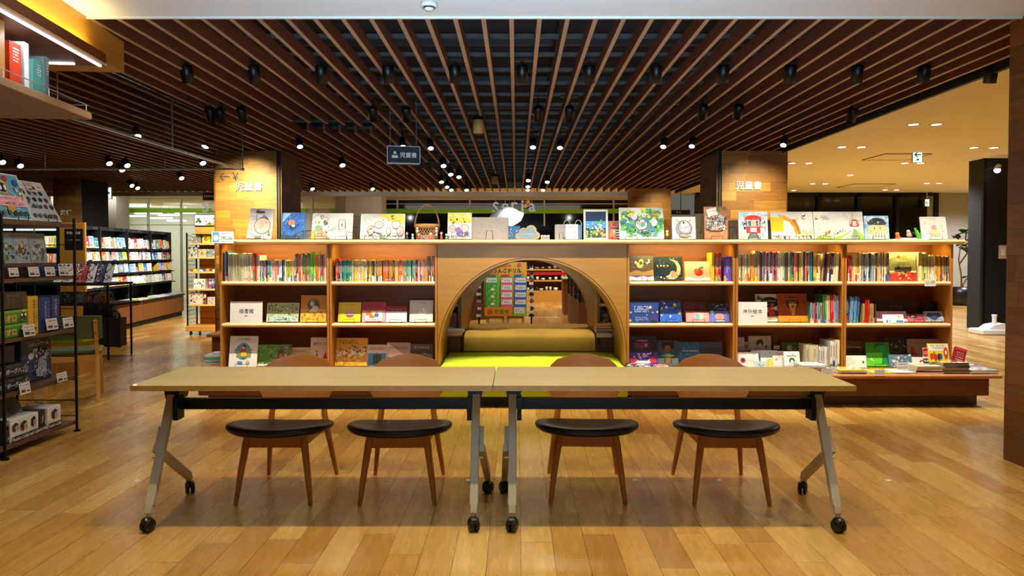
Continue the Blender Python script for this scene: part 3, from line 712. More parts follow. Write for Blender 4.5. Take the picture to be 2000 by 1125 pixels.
def exit_sign(px, py, w_, h_, Y, lab, two, zt):
    p = P(px, py, Y); t_ = thing('exit_sign', lab, 'exit sign', (p.x, Y, p.z), 0)
    b = MB(); b.box(-w_ / 2, w_ / 2, 0, .04, -h_ / 2, h_ / 2, 'white_paint'); b.build('sign_box', t_)
    b = MB(); b.box(-w_ / 2 + .006, w_ / 2 - .006, -.004, 0, -h_ / 2 + .006, h_ / 2 - .006, 'sign_glow'); b.build('light_panel', t_)
    b = MB(); g_ = '#0a9a68'; a = w_ * .36
    b.flat([(-a, 0), (-a * .2, a * .8), (a * .1, a * .8), (-a * .35, a * .15), (a, a * .15), (a, -a * .15), (-a * .35, -a * .15), (a * .1, -a * .8), (-a * .2, -a * .8)], -.006, g_)
    if two: b.flat([(a, 0), (a * .3, -a * .7), (a * .3, a * .7)], -.007, g_)
    b.flat([(-a * .3, -h_ * .36), (a * .4, -h_ * .36), (a * .4, -h_ * .26), (-a * .3, -h_ * .26)], -.006, g_); b.build('arrow', t_)
    b = MB(); b.tube([(0, .02, h_ / 2), (0, .02, zt - p.z)], .012, 'white_paint'); b.build('ceiling_stem', t_)
exit_sign(1792, 302, .16, .27, 12.2, 'lit white exit sign with green left arrow under the beige ceiling', False, 3.07)
exit_sign(206, 377, .28, .28, 17.0, 'lit white exit sign with double arrow at the far left', True, H + .2)
exit_sign(1811, 396, .12, .20, 20.1, 'tiny green exit sign far back before the dark corridor windows', False, 3.07)
# lettering of the next shop, hung on its glass front
for px, py, nm in ((408, 404, 'behind the rack header'), (1000, 405, 'behind the umbrella')):
    for j, ch in enumerate('Se' if px < 500 else 'Seria'):
        q = P((400 if px < 500 else 968) + (18 if px < 500 else 18.5) * j - (3 if j > 2 else 0), py, 21.7)
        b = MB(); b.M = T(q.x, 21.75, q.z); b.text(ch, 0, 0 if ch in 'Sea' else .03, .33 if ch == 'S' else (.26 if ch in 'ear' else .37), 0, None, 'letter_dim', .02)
        b.tube([(0, .02, .1), (0, .02, 3.02 - q.z)], .008, 'chrome')
        b.build('shop_letter', label='white letter %s of the shop lettering %s' % (ch, nm), cat='letter', group='letters of the shop sign %s' % nm)
q = P(1028, 398, 21.0); t_ = thing('hanging_ornament', 'small red, yellow and white round ornament hanging above the umbrella', 'ornament', q)
b = MB(); b.ball((0, 0, 0), (.09, .03, .09), 'print', '#d23c2a'); b.ball((.05, -.02, .05), (.06, .03, .06), 'print', '#e8c83a'); b.ball((-.02, -.03, -.07), (.06, .03, .06), 'print', '#e8e0d0'); b.build('ball', t_)
b = MB(); b.tube([(0, 0, .09), (0, 0, 3.02 - q.z)], .006, 'chrome'); b.build('hanging_cord', t_)
p0, p1 = P(396, 391, 14), P(423, 376, 14); b = MB(); b.box(p0.x, p1.x, 14, 14.05, p0.z, p1.z, 'black_panel'); b.text('学習参考書', (p0.x + p1.x) / 2, (p0.z + p1.z) / 2, .05, 13.99, '#e0dcd0', 'matte', .02, .22)
b.tube([(p0.x + .1, 14.02, p1.z), (p0.x + .1, 14.02, H + .1)], .004, 'chrome'); b.build('hanging_sign', label='small black sign with white kanji hanging left of the left pillar', cat='sign')
# white round floor markers
for i, x in enumerate([267, 430, 590, 755, 915, 1075, 1240, 1405, 1570, 1735]):
    p = P(x, 939 + (i > 5) * 1.5, 4.36)
    b = MB(); b.M = T(p.x, 4.36, 0); b.lathe([(0, .0015), (.019, .0015), (.019, .0002)], 'white_paint', n=14)
    b.build('floor_marker', label='small round white floor marker, %s from the left in the row' % nth(i + 1), cat='floor marker', group='row of round floor markers')

# ================================================================== THE BOOK ISLAND
YF, YB = 6.76, 7.08         # front of the uprights, face of the back panels
ZL, Z2, Z1, ZT = .30, .72, 1.112, 1.503   # ledge, middle shelf, upper shelf, top
def rounded_edge(m, x0, x1, y0, y1, z0, z1, mat):
    """board with a half round nose towards the camera"""
    r = (z1 - z0) / 2; pts = [(y1, z0), (y1, z1)] + [(y0 + r - r * math.sin(a), z0 + r + r * math.cos(a)) for a in [PI * i / 6 for i in range(7)]]
    n = len(pts); vs = [(x0, y, z) for y, z in pts] + [(x1, y, z) for y, z in pts]
    m.add(vs, [tuple(range(n)), tuple(range(2 * n - 1, n - 1, -1))], mat)
    m.add(vs, [(i, n + i, n + (i + 1) % n, (i + 1) % n) for i in range(n)], mat)
BAYS = [(-2.77, -1.747, 'leftmost bay'), (-1.743, -.737, 'bay left of the arch'), (1.037, 2.048, 'bay right of the arch'), (2.052, 3.063, 'second bay right of the arch'), (3.067, 4.08, 'rightmost bay')]
for i, (x0, x1, nm) in enumerate(BAYS):
    bc = thing('bookcase', 'oak bookcase of the island, ' + nm, 'bookcase', ((x0 + x1) / 2, YF, ZL), 0, 'bookcases of the island')
    def loc(m): m.M = T(-(x0 + x1) / 2, -YF, -ZL); return m
    for a, b_ in ((x0, x0 + .022), (x1 - .022, x1)):
        m = loc(MB()); m.bbox(a, b_, YF, YB + .03, ZL, ZT - .042, 'island_oak_v', b=.003); m.build('side_panel', bc)
    m = loc(MB()); m.box(x0 + .022, x1 - .022, YB, YB + .02, ZL, ZT - .042, 'island_back'); m.build('back_panel', bc)
    for z in (Z2, Z1):
        m = loc(MB()); rounded_edge(m, x0 + .0225, x1 - .0225, YF - .012, YB - .001, z - .036, z, 'light_edge'); m.build('shelf_board', bc)
TOPB = MB(); rounded_edge(TOPB, -2.80, 4.155, 6.70, 7.46, ZT - .04, ZT, 'light_edge')
TOPB.build('island_top', label='long rounded oak top board running over the whole book island', cat='shelf top')
# arch unit
ACX, ACZ, AR = .15, .46, .86
def arch_panel(m, x0, x1, cx, cz, r, z0, z1, y0, y1, mat):
    N = 40; arc = [(cx - r, z0)] + [(cx - r * math.cos(PI * i / N), cz + r * math.sin(PI * i / N)) for i in range(N + 1)] + [(cx + r, z0)]
    out = []
    for (x, z) in arc:
        if z <= cz + 1e-6: out.append((x0 if x < cx else x1, z))
        else:
            dx, dz = x - cx, z - cz; k = min((z1 - cz) / dz if dz > 1e-6 else 99, ((x1 - cx) / dx) if dx > 1e-6 else (((x0 - cx) / dx) if dx < -1e-6 else 99))
            out.append((cx + dx * k, cz + dz * k))
    # put exact corners in
    best = [min(range(len(out)), key=lambda i: abs(out[i][0] - X) + abs(out[i][1] - z1)) for X in (x0, x1)]
    for b_, X in zip(best, (x0, x1)): out[b_] = (X, z1)
    n = len(arc)
    for y, fl in ((y0, 0), (y1, 1)):
        vs = [(x, y, z) for x, z in arc] + [(x, y, z) for x, z in out]
        m.add(vs, [(i, i + 1, n + i + 1, n + i) if not fl else (n + i, n + i + 1, i + 1, i) for i in range(n - 1)], mat)
    vs = [(x, y0, z) for x, z in arc] + [(x, y1, z) for x, z in arc]; m.add(vs, [(n + i, n + i + 1, i + 1, i) for i in range(n - 1)], mat, None, True)
    vs = [(x, y0, z) for x, z in out] + [(x, y1, z) for x, z in out]; m.add(vs, [(i, i + 1, n + i + 1, n + i) for i in range(n - 1)], mat)
AU = thing('arch_unit', 'wide oak panel with a round arch opening in the middle of the island', 'arch panel', (ACX, YF, ZL))
def aloc(m): m.M = T(-ACX, -YF, -ZL); return m
m = aloc(MB()); arch_panel(m, -.733, 1.033, ACX, ACZ, AR, ZL, ZT - .042, YF, YF + .03, 'arch_oak'); m.build('front_panel', AU)
m = aloc(MB()); N = 40
arc = [(ACX - AR, ZL)] + [(ACX - AR * math.cos(PI * i / N), ACZ + AR * math.sin(PI * i / N)) for i in range(N + 1)] + [(ACX + AR, ZL)]
arc2 = [(ACX + (x - ACX) * 1.012, z + (.01 if z > ACZ else 0)) for x, z in arc]; n = len(arc)
vs = [(x, YF + .03, z) for x, z in arc] + [(x, 7.46, z) for x, z in arc]; m.add(vs, [(n + i, n + i + 1, i + 1, i) for i in range(n - 1)], 'side_oak', None, True)
vs = [(x, YF + .03, z) for x, z in arc2] + [(x, 7.46, z) for x, z in arc2]; m.add(vs, [(i, i + 1, n + i + 1, n + i) for i in range(n - 1)], 'side_oak', None, True)
m.build('tunnel_lining', AU)
m = aloc(MB())
arc3 = [(ACX + (x - ACX) * 1.022, ACZ + (z - ACZ) * 1.022 if z > ACZ else z) for x, z in arc[1:-1]]
m.tube([(x, YF - .001, z) for x, z in arc3], .0025, 'plinth_wood', n=5); m.build('groove_line', AU)
for x in (-.733, 1.011):
    m = aloc(MB()); m.box(x, x + .022, YF + .031, 7.46, ZL, ZT - .042, 'island_oak_v'); m.build('side_panel', AU)
# plinths with display ledge
for x0, x1, nm, ex in ((-2.91, -.70, 'left', -2.85), (1.0, 4.31, 'right', 4.24)):
    pt = thing('display_plinth', 'dark stained plinth with light ledge under the %s half of the island' % nm, 'plinth', ((x0 + x1) / 2, 6.4, 0))
    def ploc(m): m.M = T(-(x0 + x1) / 2, -6.4, 0); return m
    m = ploc(MB()); rounded_edge(m, x0, x1, 6.40, 7.46, ZL - .04, ZL, 'chair_beech'); m.build('ledge_board', pt)
    a, b_ = (ex, x1) if nm == 'left' else (x0, ex)
    m = ploc(MB()); m.box(a, b_, 6.47, 7.46, .10, ZL - .04, 'plinth_wood'); m.build('plinth_front', pt)
    m = ploc(MB()); m.box(a + .05, b_ - .05, 6.56, 7.44, 0, .10, 'rack_walnut'); m.build('toe_kick', pt)
def cushion(name, x0, x1, y0, y1, z0, z1, zb, mat, lab, seams):
    t_ = thing(name, lab, 'bench', ((x0 + x1) / 2, (y0 + y1) / 2, z0)); cx, cy = (x0 + x1) / 2, (y0 + y1) / 2
    m = MB(); r = .035; NX = 24
    prof = [(y0 + .012, z0 + .0), (y0, z0 + .02), (y0, z1 - r), (y0 + .010, z1 - r * .35), (y0 + r, z1)]
    for s_ in range(1, 12):
        f = s_ / 12; yy = y0 + r + (y1 - y0 - 2 * r) * f; zz = z1 + (zb - z1) * f + .006 * math.sin(f * PI * seams * 2)
        prof.append((yy, zz))
    prof += [(y1 - r, zb), (y1, zb - r), (y1, z0)]
    n = len(prof); vs = []; rr = random.Random(5)
    for i in range(NX + 1):
        f = i / NX; x = x0 + (x1 - x0) * f; e = .012 if i in (0, NX) else 0
        for (y, z) in prof: vs.append((x - cx, y - cy + rr.uniform(-.0015, .0015), z - z0 - (e if z > z0 + .05 else 0) + (rr.uniform(-.003, .003) if z > z1 - .03 else 0)))
    m.add(vs, [(i * n + j, i * n + j + 1, (i + 1) * n + j + 1, (i + 1) * n + j) for i in range(NX) for j in range(n - 1)], mat, None, True)
    m.add(vs[:n], [tuple(range(n))], mat); m.add(vs[-n:], [tuple(range(n - 1, -1, -1))], mat)
    m.build('cushion', t_)
    return t_
gb = cushion('upholstered_bench', -.69, .99, 6.40, 7.46, .10, .345, .36, 'green_suede', 'bright lime green upholstered bench filling the arch opening', 2)
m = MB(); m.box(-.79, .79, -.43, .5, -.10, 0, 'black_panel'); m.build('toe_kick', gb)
tb = cushion('upholstered_bench', -.54, .82, 7.51, 8.14, .361, .53, .585, 'tan_suede', 'tan brown suede bench behind the green one, under the inner arch', 1)
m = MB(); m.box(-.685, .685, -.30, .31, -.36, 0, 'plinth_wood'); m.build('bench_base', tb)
# rear row of the island
RX_ = [(-3.21, -.56, 'left'), (.84, 4.1, 'right')]
for x0, x1, nm in RX_:
    t_ = thing('rear_plinth', 'higher brown plinth of the rear island row, %s of the tan bench' % nm, 'plinth', ((x0 + x1) / 2, 7.5, 0))
    m = MB(); m.M = T(-(x0 + x1) / 2, -7.5, 0); rounded_edge(m, x0, x1, 7.49, 8.2, .505, .54, 'chair_beech'); m.build('ledge_board', t_)
    m = MB(); m.M = T(-(x0 + x1) / 2, -7.5, 0); m.box(x0 + .04, x1 - .02, 7.53, 8.15, 0, .505, 'plinth_wood'); m.build('plinth_front', t_)
IA = thing('inner_arch', 'smaller round oak arch behind the tan bench', 'arch panel', (.14, 7.72, .54))
m = MB(); m.M = T(-.14, -7.72, -.54); arch_panel(m, -.555, .835, .14, .65, .655, .60, 1.455, 7.72, 8.11, 'arch_oak'); m.build('arch_body', IA)
for x in (-.584, .829):
    m = MB(); m.M = T(-.14, -7.72, -.54); m.box(x, x + .035, 7.68, 7.72, .541, 1.455, 'side_oak'); m.build('post', IA)
for x0, x1, nm in ((-2.7, -.595, 'left'), (.875, 4.05, 'right')):
    bc = thing('rear_bookcase', 'rear oak bookcase seen through the arch, %s side' % nm, 'bookcase', ((x0 + x1) / 2, 7.9, .54))
    m = MB(); m.M = T(-(x0 + x1) / 2, -7.9, -.54); m.box(x0, x1, 8.12, 8.15, .541, 1.455, 'island_back'); m.build('back_panel', bc)
    m = MB(); m.M = T(-(x0 + x1) / 2, -7.9, -.54); rounded_edge(m, x0, x1, 7.8, 8.12, .80, .83, 'light_edge'); m.build('shelf_board', bc)
    for x in (x0, x1 - .03):
        m = MB(); m.M = T(-(x0 + x1) / 2, -7.9, -.54); m.box(x, x + .03, 7.8, 8.15, .541, 1.455, 'side_oak'); m.build('side_panel', bc)
m = MB(); m.bbox(-2.75, 4.08, 7.70, 8.2, 1.46, ZT - .004, 'island_oak'); m.build('rear_island_board', label='rear top board of the island behind the long front top', cat='shelf top')

# ================================================================== BOOKS
PAL = dict(cream='#e8dcb8', white='#eeebe2', ivory='#dccfa4', red='#c8291e', orange='#e2701e', yellow='#ecc22a', green='#4c9a4a', lime='#a6c83c', teal='#2f8c86', blue='#2f6cb0', navy='#22305c',
           sky='#86b8d8', purple='#6e50b8', pink='#e08aa0', brown='#6e4426', black='#1c1c20', grey='#a8a8a4', tan='#c09a60', maroon='#6e1c24')
INK = {'cream': '#4a3a2a', 'white': '#3a3a3a', 'ivory': '#5a3a1a', 'yellow': '#7a1c10', 'lime': '#1c3c14', 'sky': '#1c2c4c', 'pink': '#6a1030', 'tan': '#3a200c', 'grey': '#202020'}
PREV = {}
def spine(m, w_, h_, d, cn, rr, label_=True):
    c = PAL[cn]; v = rr.uniform(.88, 1.08); c = [min(1, int(c[i:i + 2], 16) / 255 * v) for i in (1, 3, 5)]
    e = .0016; b = .002
    m.box(-w_ / 2, -w_ / 2 + e, 0, d, 0, h_, 'print', c); m.box(w_ / 2 - e, w_ / 2, 0, d, 0, h_, 'print', c)
    m.prismz([(-w_ / 2, .003), (-w_ / 2 + w_ * .25, 0), (w_ / 2 - w_ * .25, 0), (w_ / 2, .003), (w_ / 2, .006), (-w_ / 2, .006)], 0, h_, 'print', c)
    m.box(-w_ / 2 + e, w_ / 2 - e, .006, d - .003, .003, h_ - .005, 'matte', '#e4dac0')
    ink = INK.get(cn, '#d9d2c0'); ww = w_ * (.34 if rr.random() < .7 else .0)
    k = rr.random(); kk = rr.random()
    a0 = h_ * rr.uniform(.80, .9); a1 = h_ * rr.uniform(.35, .5); z = a0
    while z > a1:
        g = rr.uniform(.3, .8) * min(.011, w_ * .55); m.flat([(-ww / 2, z - g), (ww / 2, z - g), (ww / 2, z), (-ww / 2, z)], -.0006, ink); z -= g * 1.6
    if k < .45:
        c2 = PAL[rr.choice(['red', 'white', 'yellow', 'blue', 'white', 'pink', 'green', 'white'])]; z1 = h_ * rr.uniform(.15, .32)
        m.flat([(-w_ / 2, 0), (w_ / 2, 0), (w_ / 2, z1), (-w_ / 2, z1)], -.0008, c2)
        if k < .25: m.flat([(-ww / 2, z1 * .3), (ww / 2, z1 * .3), (ww / 2, z1 * .8), (-ww / 2, z1 * .8)], -.0012, ink if c2 != ink else '#222222')
    elif kk < .6: m.flat([(-ww / 2, h_ * .05), (ww / 2, h_ * .05), (ww / 2, h_ * .12), (-ww / 2, h_ * .12)], -.0008, ink)
def spine_row(where, segs, y, z, seed, name='shelved_book', depth=.19, M0=I4, cat='book', noun='book'):
    """segs: (x0, x1, height, thickness range, palette words, lean)"""
    rr = random.Random(seed); cnt = 0; out = []
    for x0, x1, h_, (t0, t1), pal, lean in segs:
        x = x0; pl_ = pal.split()
        while x < x1 - t0 * .6:
            w_ = min(rr.uniform(t0, t1), x1 - x); cn = rr.choice(pl_); out.append((x, w_, h_ * rr.uniform(.955, 1.02), cn, lean)); x += w_ + (.0024 if lean else .0008)
    seen = {}
    for x, w_, h_, cn, lean in out:
        if M0 is I4 and y < 7 and any(a_ - .03 < x + w_ / 2 < a_ + .022 + w_ / 2 + .001 or b_ - .022 - w_ / 2 - .001 - abs(lean) * h_ * .6 < x + w_ / 2 < b_ + .03 for a_, b_, _n in BAYS): continue
        cnt += 1
        m = MB(); spine(m, w_, h_, depth, cn, rr)
        p = M0 @ Vector((x + w_ / 2, y + rr.uniform(0, .006), z + .0008 + abs(math.sin(lean)) * w_ / 2))
        th = 'thin' if w_ < .013 else ('thick' if w_ > .021 else 'upright')
        seen[cn] = seen.get(cn, 0) + 1
        lab = '%s %s %s, %s from the left, %s' % (th, cn, noun, nth(cnt), where)
        o = m.build(name, label=lab, cat=cat, group='%ss standing on the %s' % (noun, where), loc=p)
        o.rotation_euler = (0, lean, M0.to_euler().z)
    return cnt
def bx(px, Y=6.8): return (px - 1008) / 1415 * Y
U = 'upper shelf, leftmost bay'
spine_row('upper shelf, leftmost bay', [
    (bx(439), bx(446), .285, (.010, .016), 'sky blue white', 0), (bx(446), bx(455), .262, (.008, .012), 'cream ivory', 0), (bx(455), bx(477), .262, (.008, .018), 'cream white lime ivory cream', 0), (bx(477), bx(495), .262, (.016, .026), 'ivory cream', 0),
    (bx(495), bx(502), .26, (.012, .02), 'red black', 0), (bx(502), bx(508), .245, (.012, .02), 'cream ivory', 0), (bx(508), bx(575), .200, (.007, .016), 'white blue sky navy teal yellow pink cream white maroon green', 0),
    (bx(575), bx(608), .262, (.008, .016), 'grey ivory red green cream brown tan white', 0), (bx(608), bx(618), .29, (.01, .016), 'yellow ivory lime', 0), (bx(618), bx(640), .25, (.008, .014), 'white red orange ivory grey red', 0)], 6.79, Z1, 3)
spine_row('upper shelf, bay left of the arch', [
    (bx(656), bx(662), .21, (.008, .012), 'red orange', 0), (bx(662), bx(688), .195, (.008, .014), 'navy teal black grey green yellow', 0), (bx(688), bx(735), .20, (.007, .014), 'ivory yellow tan cream brown yellow ivory cream black', 0),
    (bx(735), bx(750), .20, (.008, .014), 'yellow orange black', 0), (bx(750), bx(790), .20, (.007, .014), 'green yellow orange red orange ivory red brown yellow', 0), (bx(790), bx(812), .20, (.008, .014), 'teal navy lime green ivory sky', 0),
    (bx(812), bx(832), .20, (.006, .012), 'ivory white black orange cream red', 0), (bx(832), bx(848), .235, (.007, .012), 'cream orange tan ivory brown', 0)], 6.79, Z1, 5)
spine_row('upper shelf, bay right of the arch', [(bx(1390), bx(1396), .275, (.010, .016), 'yellow', 0), (bx(1396), bx(1403), .275, (.010, .014), 'yellow orange red', 0), (bx(1403), bx(1409), .27, (.01, .014), 'red brown orange', 0), (bx(1414), bx(1432), .235, (.015, .019), 'purple', 0)], 6.79, Z1, 7)
spine_row('upper shelf, second bay right of the arch', [(bx(1442), bx(1448), .285, (.018, .024), 'ivory cream', 0), (bx(1448), bx(1474), .26, (.008, .014), 'lime white yellow cream ivory tan orange', 0), (bx(1474), bx(1484), .285, (.02, .024), 'tan grey ivory', 0), (bx(1484), bx(1518), .275, (.008, .016), 'pink grey black navy ivory red brown white', 0),
    (bx(1518), bx(1542), .275, (.012, .022), 'cream white brown teal ivory', 0), (bx(1542), bx(1588), .28, (.008, .018), 'cream ivory yellow brown navy orange teal white pink', 0), (bx(1588), bx(1602), .25, (.01, .016), 'white yellow red', 0), (bx(1604), bx(1636), .27, (.010, .018), 'cream white black tan navy maroon', .06)], 6.79, Z1, 9)
spine_row('upper shelf, rightmost bay', [(bx(1656), bx(1663), .25, (.010, .014), 'red', 0), (bx(1663), bx(1683), .275, (.012, .02), 'ivory tan cream yellow', 0), (bx(1683), bx(1706), .265, (.008, .014), 'white black grey brown navy sky', 0), (bx(1706), bx(1735), .272, (.010, .02), 'ivory cream tan brown cream', 0),
    (bx(1793), bx(1812), .27, (.008, .018), 'lime yellow ivory cream', 0), (bx(1812), bx(1838), .245, (.008, .014), 'orange cream yellow tan', 0), (bx(1838), bx(1856), .235, (.008, .012), 'red brown white grey ivory', 0)], 6.79, Z1, 11)
spine_row('middle shelf, second bay right of the arch', [(bx(1583), bx(1607), .19, (.008, .014), 'red maroon teal grey sky white pink red', 0), (bx(1608), bx(1622), .265, (.012, .02), 'white cream green grey', 0), (bx(1622), bx(1640), .265, (.009, .016), 'blue sky red pink red white', 0)], 6.80, Z2, 13)
spine_row('middle shelf, rightmost bay', [(bx(1654), bx(1659), .24, (.012, .016), 'navy', 0), (bx(1660), bx(1678), .245, (.008, .014), 'orange sky blue blue', .06), (bx(1686), bx(1690), .185, (.008, .012), 'green tan', 0), (bx(1691), bx(1700), .225, (.014, .018), 'red', .01), (bx(1700), bx(1712), .18, (.008, .012), 'tan brown black ivory', .01)], 6.80, Z2, 15)
spine_row('lower shelf, second bay right of the arch', [(bx(1576, 6.75), bx(1600, 6.75), .215, (.014, .022), 'white white cream ivory', 0), (bx(1600, 6.75), bx(1618, 6.75), .20, (.014, .02), 'white cream white', 0), (bx(1618, 6.75), bx(1641, 6.75), .26, (.018, .026), 'white cream white grey', 0)], 6.74, ZL, 17)
spine_row('low left corner, second bay right of arch', [(bx(1563, 6.8), bx(1572, 6.8), .12, (.014, .022), 'ivory white grey', 0)], 6.87, ZL, 19)

def stand(x, y, z, label, w_=.10, hh=.04, lean=.25, rz=0):
    t_ = thing('wire_book_stand', label, 'book stand', (x, y, z), rz, 'black wire stands holding the displayed books')
    m = MB(); r = .002; a = w_ / 2
    m.tube([(-a, -.030, r), (-a, -.034, hh * .8), (-a * .85, -.030, hh), (-a * .55, -.028, hh * .8), (a * .55, -.028, hh * .8), (a * .85, -.030, hh), (a, -.034, hh * .8), (a, -.030, r)], r, 'black_metal', n=5)
    m.build('front_hook', t_)
    m = MB()
    for s_ in (-1, 1): m.tube([(s_ * a, -.030, .003), (s_ * a, .055, .003), (s_ * a, .055 + .12 * math.sin(lean), .12), (s_ * a * .4, .055 + .12 * math.sin(lean), .125)], r, 'black_metal', n=5)
    m.tube([(-a * .4, .055 + .12 * math.sin(lean), .125), (a * .4, .055 + .12 * math.sin(lean), .125)], r, 'black_metal', n=5)
    m.build('back_frame', t_)
    return t_
LASTB = {}
def cover_book(px0, px1, py0, zb, Y, cover, ops, label, name='picture_book', cat='book', lean=.24, t_=.012, stands=1, rz=0.0, group=None, edge='#efe9da', stlab=None, lift=.006, mat='print', wob=0, stx=0):
    """face-out book standing on z = zb at depth Y; its size is read off the photo"""
    last = LASTB.get(round(zb, 2))
    if last and 0 < last[0] - px0 < 5 and abs(last[1] - Y) < .06 and px1 > last[0]: px0 = last[0] + .4
    LASTB[round(zb, 2)] = (px1, Y)
    x0, x1 = P(px0, 500, Y).x, P(px1, 500, Y).x
    if zb < 1.2 and 6.7 < Y < 7.0:
        for a_, b_, _n in BAYS:
            if a_ < (x0 + x1) / 2 < b_ + .02: x0 = max(x0, a_ + .025); x1 = min(x1, b_ - .025)
    W = x1 - x0
    top = P(1000, py0, Y + .05).z; Hh = max(.05, (top - zb - lift)) / math.cos(lean)
    m = MB(); c = .0
    b = .004
    out = [(-W / 2, b), (-W / 2 + b, 0), (W / 2 - b, 0), (W / 2, b), (W / 2, Hh - b), (W / 2 - b, Hh), (-W / 2 + b, Hh), (-W / 2, Hh - b)]
    m.prism(out, 0, .0018, mat, cover); m.prism(out, t_ - .0018, t_, mat, cover)
    m.box(-W / 2, -W / 2 + .0018, .0018, t_ - .0018, .002, Hh - .002, mat, cover)
    m.box(-W / 2 + .0018, W / 2 - .003, .0018, t_ - .0018, .003, Hh - .003, 'matte', edge)
    m.art(ops, -W / 2, 0, W, Hh, -.0002, mat)
    o = m.build(name, label=label, cat=cat, group=group, loc=((x0 + x1) / 2, Y, zb + (lift if stands else .001) + t_ * math.sin(lean) + W / 2 * abs(math.sin(wob))))
    o.rotation_euler = (-lean, wob, rz)
    if stands:
        for i in range(stands):
            sx = (x0 + x1) / 2 + ((-.25 + .5 * i) * W if stands > 1 else stx * W)
            ws = (stlab or label).replace(',', '').split()[:11]
            while ws[-1] in ('a', 'an', 'and', 'with', 'of', 'the', 'in', 'under', 'over', 'to', 'on', 'one', 'big', 'little', 'small', 'round', 'dark', 'red', 'orange', 'at', 'before'): ws.pop()
            stand(sx, Y, zb + .0006, 'wire stand under ' + ' '.join(ws) + ((', left one', ', right one')[i] if stands > 1 else ''), lean=lean, w_=min(.11, W * .55))
    return o
def card(px0, px1, py0, py1, Y, base, ops, label, name='price_card', cat='card', lean=0.0, group=None, rz=0.0, mat='print'):
    p0, p1 = P(px0, py1, Y), P(px1, py0, Y); W = p1.x - p0.x; Hh = p1.z - p0.z
    m = MB(); m.box(-W / 2, W / 2, 0, .002, 0, Hh, mat, base); m.art(ops, -W / 2, 0, W, Hh, -.0002, mat)
    o = m.build(name, label=label, cat=cat, group=group, loc=((p0.x + p1.x) / 2, Y, p0.z)); o.rotation_euler = (-lean, 0, rz)
    return o
K, Wt = '#241f1c', '#dedad0'
TOPY = 6.84
def top(px0, px1, py0, cover, ops, label, **k): return cover_book(px0, px1, py0, ZT, k.pop('Y', TOPY), cover, ops, label, **k)
# ---- on the long top board, left to right
top(482, 530, 408, Wt, [('r', 0, .3, .3, .76, '#b9b4ac'), ('w', .03, .32, .27, .75, 9, '#e4e0d8'), ('r', .3, .3, .33, .78, '#6a6a72'), ('e', .58, .42, .26, .27, K), ('e', .58, .42, .245, .255, '#f2b8a4'), ('p', [(.42, .66), (.62, .78), (.82, .64), (.62, .7)], '#5a6470'), ('l', [(.55, .56), (.5, .36), (.56, .34)], .012, '#b06a60'), ('l', [(.56, .58), (.62, .36)], .012, '#b06a60'), ('l', [(.68, .55), (.8, .54)], .01, '#7a4a44'), ('r', .26, .85, .62, .9, K), ('k', 30, .02, .02, .34, .3, .08, .006, ['#8a8478', '#5a544c']), ('r', .28, .91, .42, .95, '#b05a3a'), ('w', .3, .81, .7, .85, 1, '#9a5a4a'), ('p', [(.8, .12), (.88, .28), (.96, .12)], '#5a9a4a'), ('w', .3, .68, .9, .8, 3, '#c8c0dc'), ('r', .0, .0, .12, .12, '#c9c3bb'), ('r', .3, .02, .6, .08, '#8a8a88')], 'white picture book with a round pink face, big nose and grey cap', lean=.3, wob=.02)
top(549, 595, 416, '#3f86d8', [('r', .02, .02, .98, .98, '#2f6cc0'), ('n', 60, .05, .3, .95, .95, .05, ['#3a78cc', '#2a5fb0', '#4a8ada', '#2459a8']), ('p', [(.03, .62), (.03, .98), (.38, .98)], '#a9c6e4'), ('l', [(.33, .98), (.35, .7)], .008, '#cfe0f0'), ('e', .42, .62, .13, .11, '#f08a5a'), ('e', .48, .47, .12, .08, '#22222c'), ('e', .5, .5, .07, .05, '#e8e4e4'), ('l', [(.3, .42), (.42, .34), (.55, .34)], .014, '#22222c'), ('l', [(.34, .52), (.24, .44), (.3, .36)], .012, '#22222c'), ('l', [(.6, .5), (.7, .6), (.68, .46)], .012, '#22222c'), ('p', [(.0, 0), (.0, .12), (.12, .3), (.2, .14), (.4, .1), (.55, .16), (.98, .34), (.98, 0)], '#34465a'), ('n', 24, .05, .02, .95, .14, .03, ['#3f566a', '#2b3a4c', '#50687c']), ('k', 60, .04, .04, .96, .96, .12, .008, ['#5a9ae0', '#1f4a98', '#a8c4e4'])], 'blue picture book with a small spider under an orange ball', lean=.2)
cover_book(592, 613, 449, ZT, 6.98, '#c96a3a', [('r', .08, .0, .96, .9, '#f0dcc4'), ('w', .2, .25, .8, .6, 3, '#c0644a')], 'small cream card with orange edge left of the tree house book', name='postcard', cat='card', lean=.1, t_=.003, stands=0)
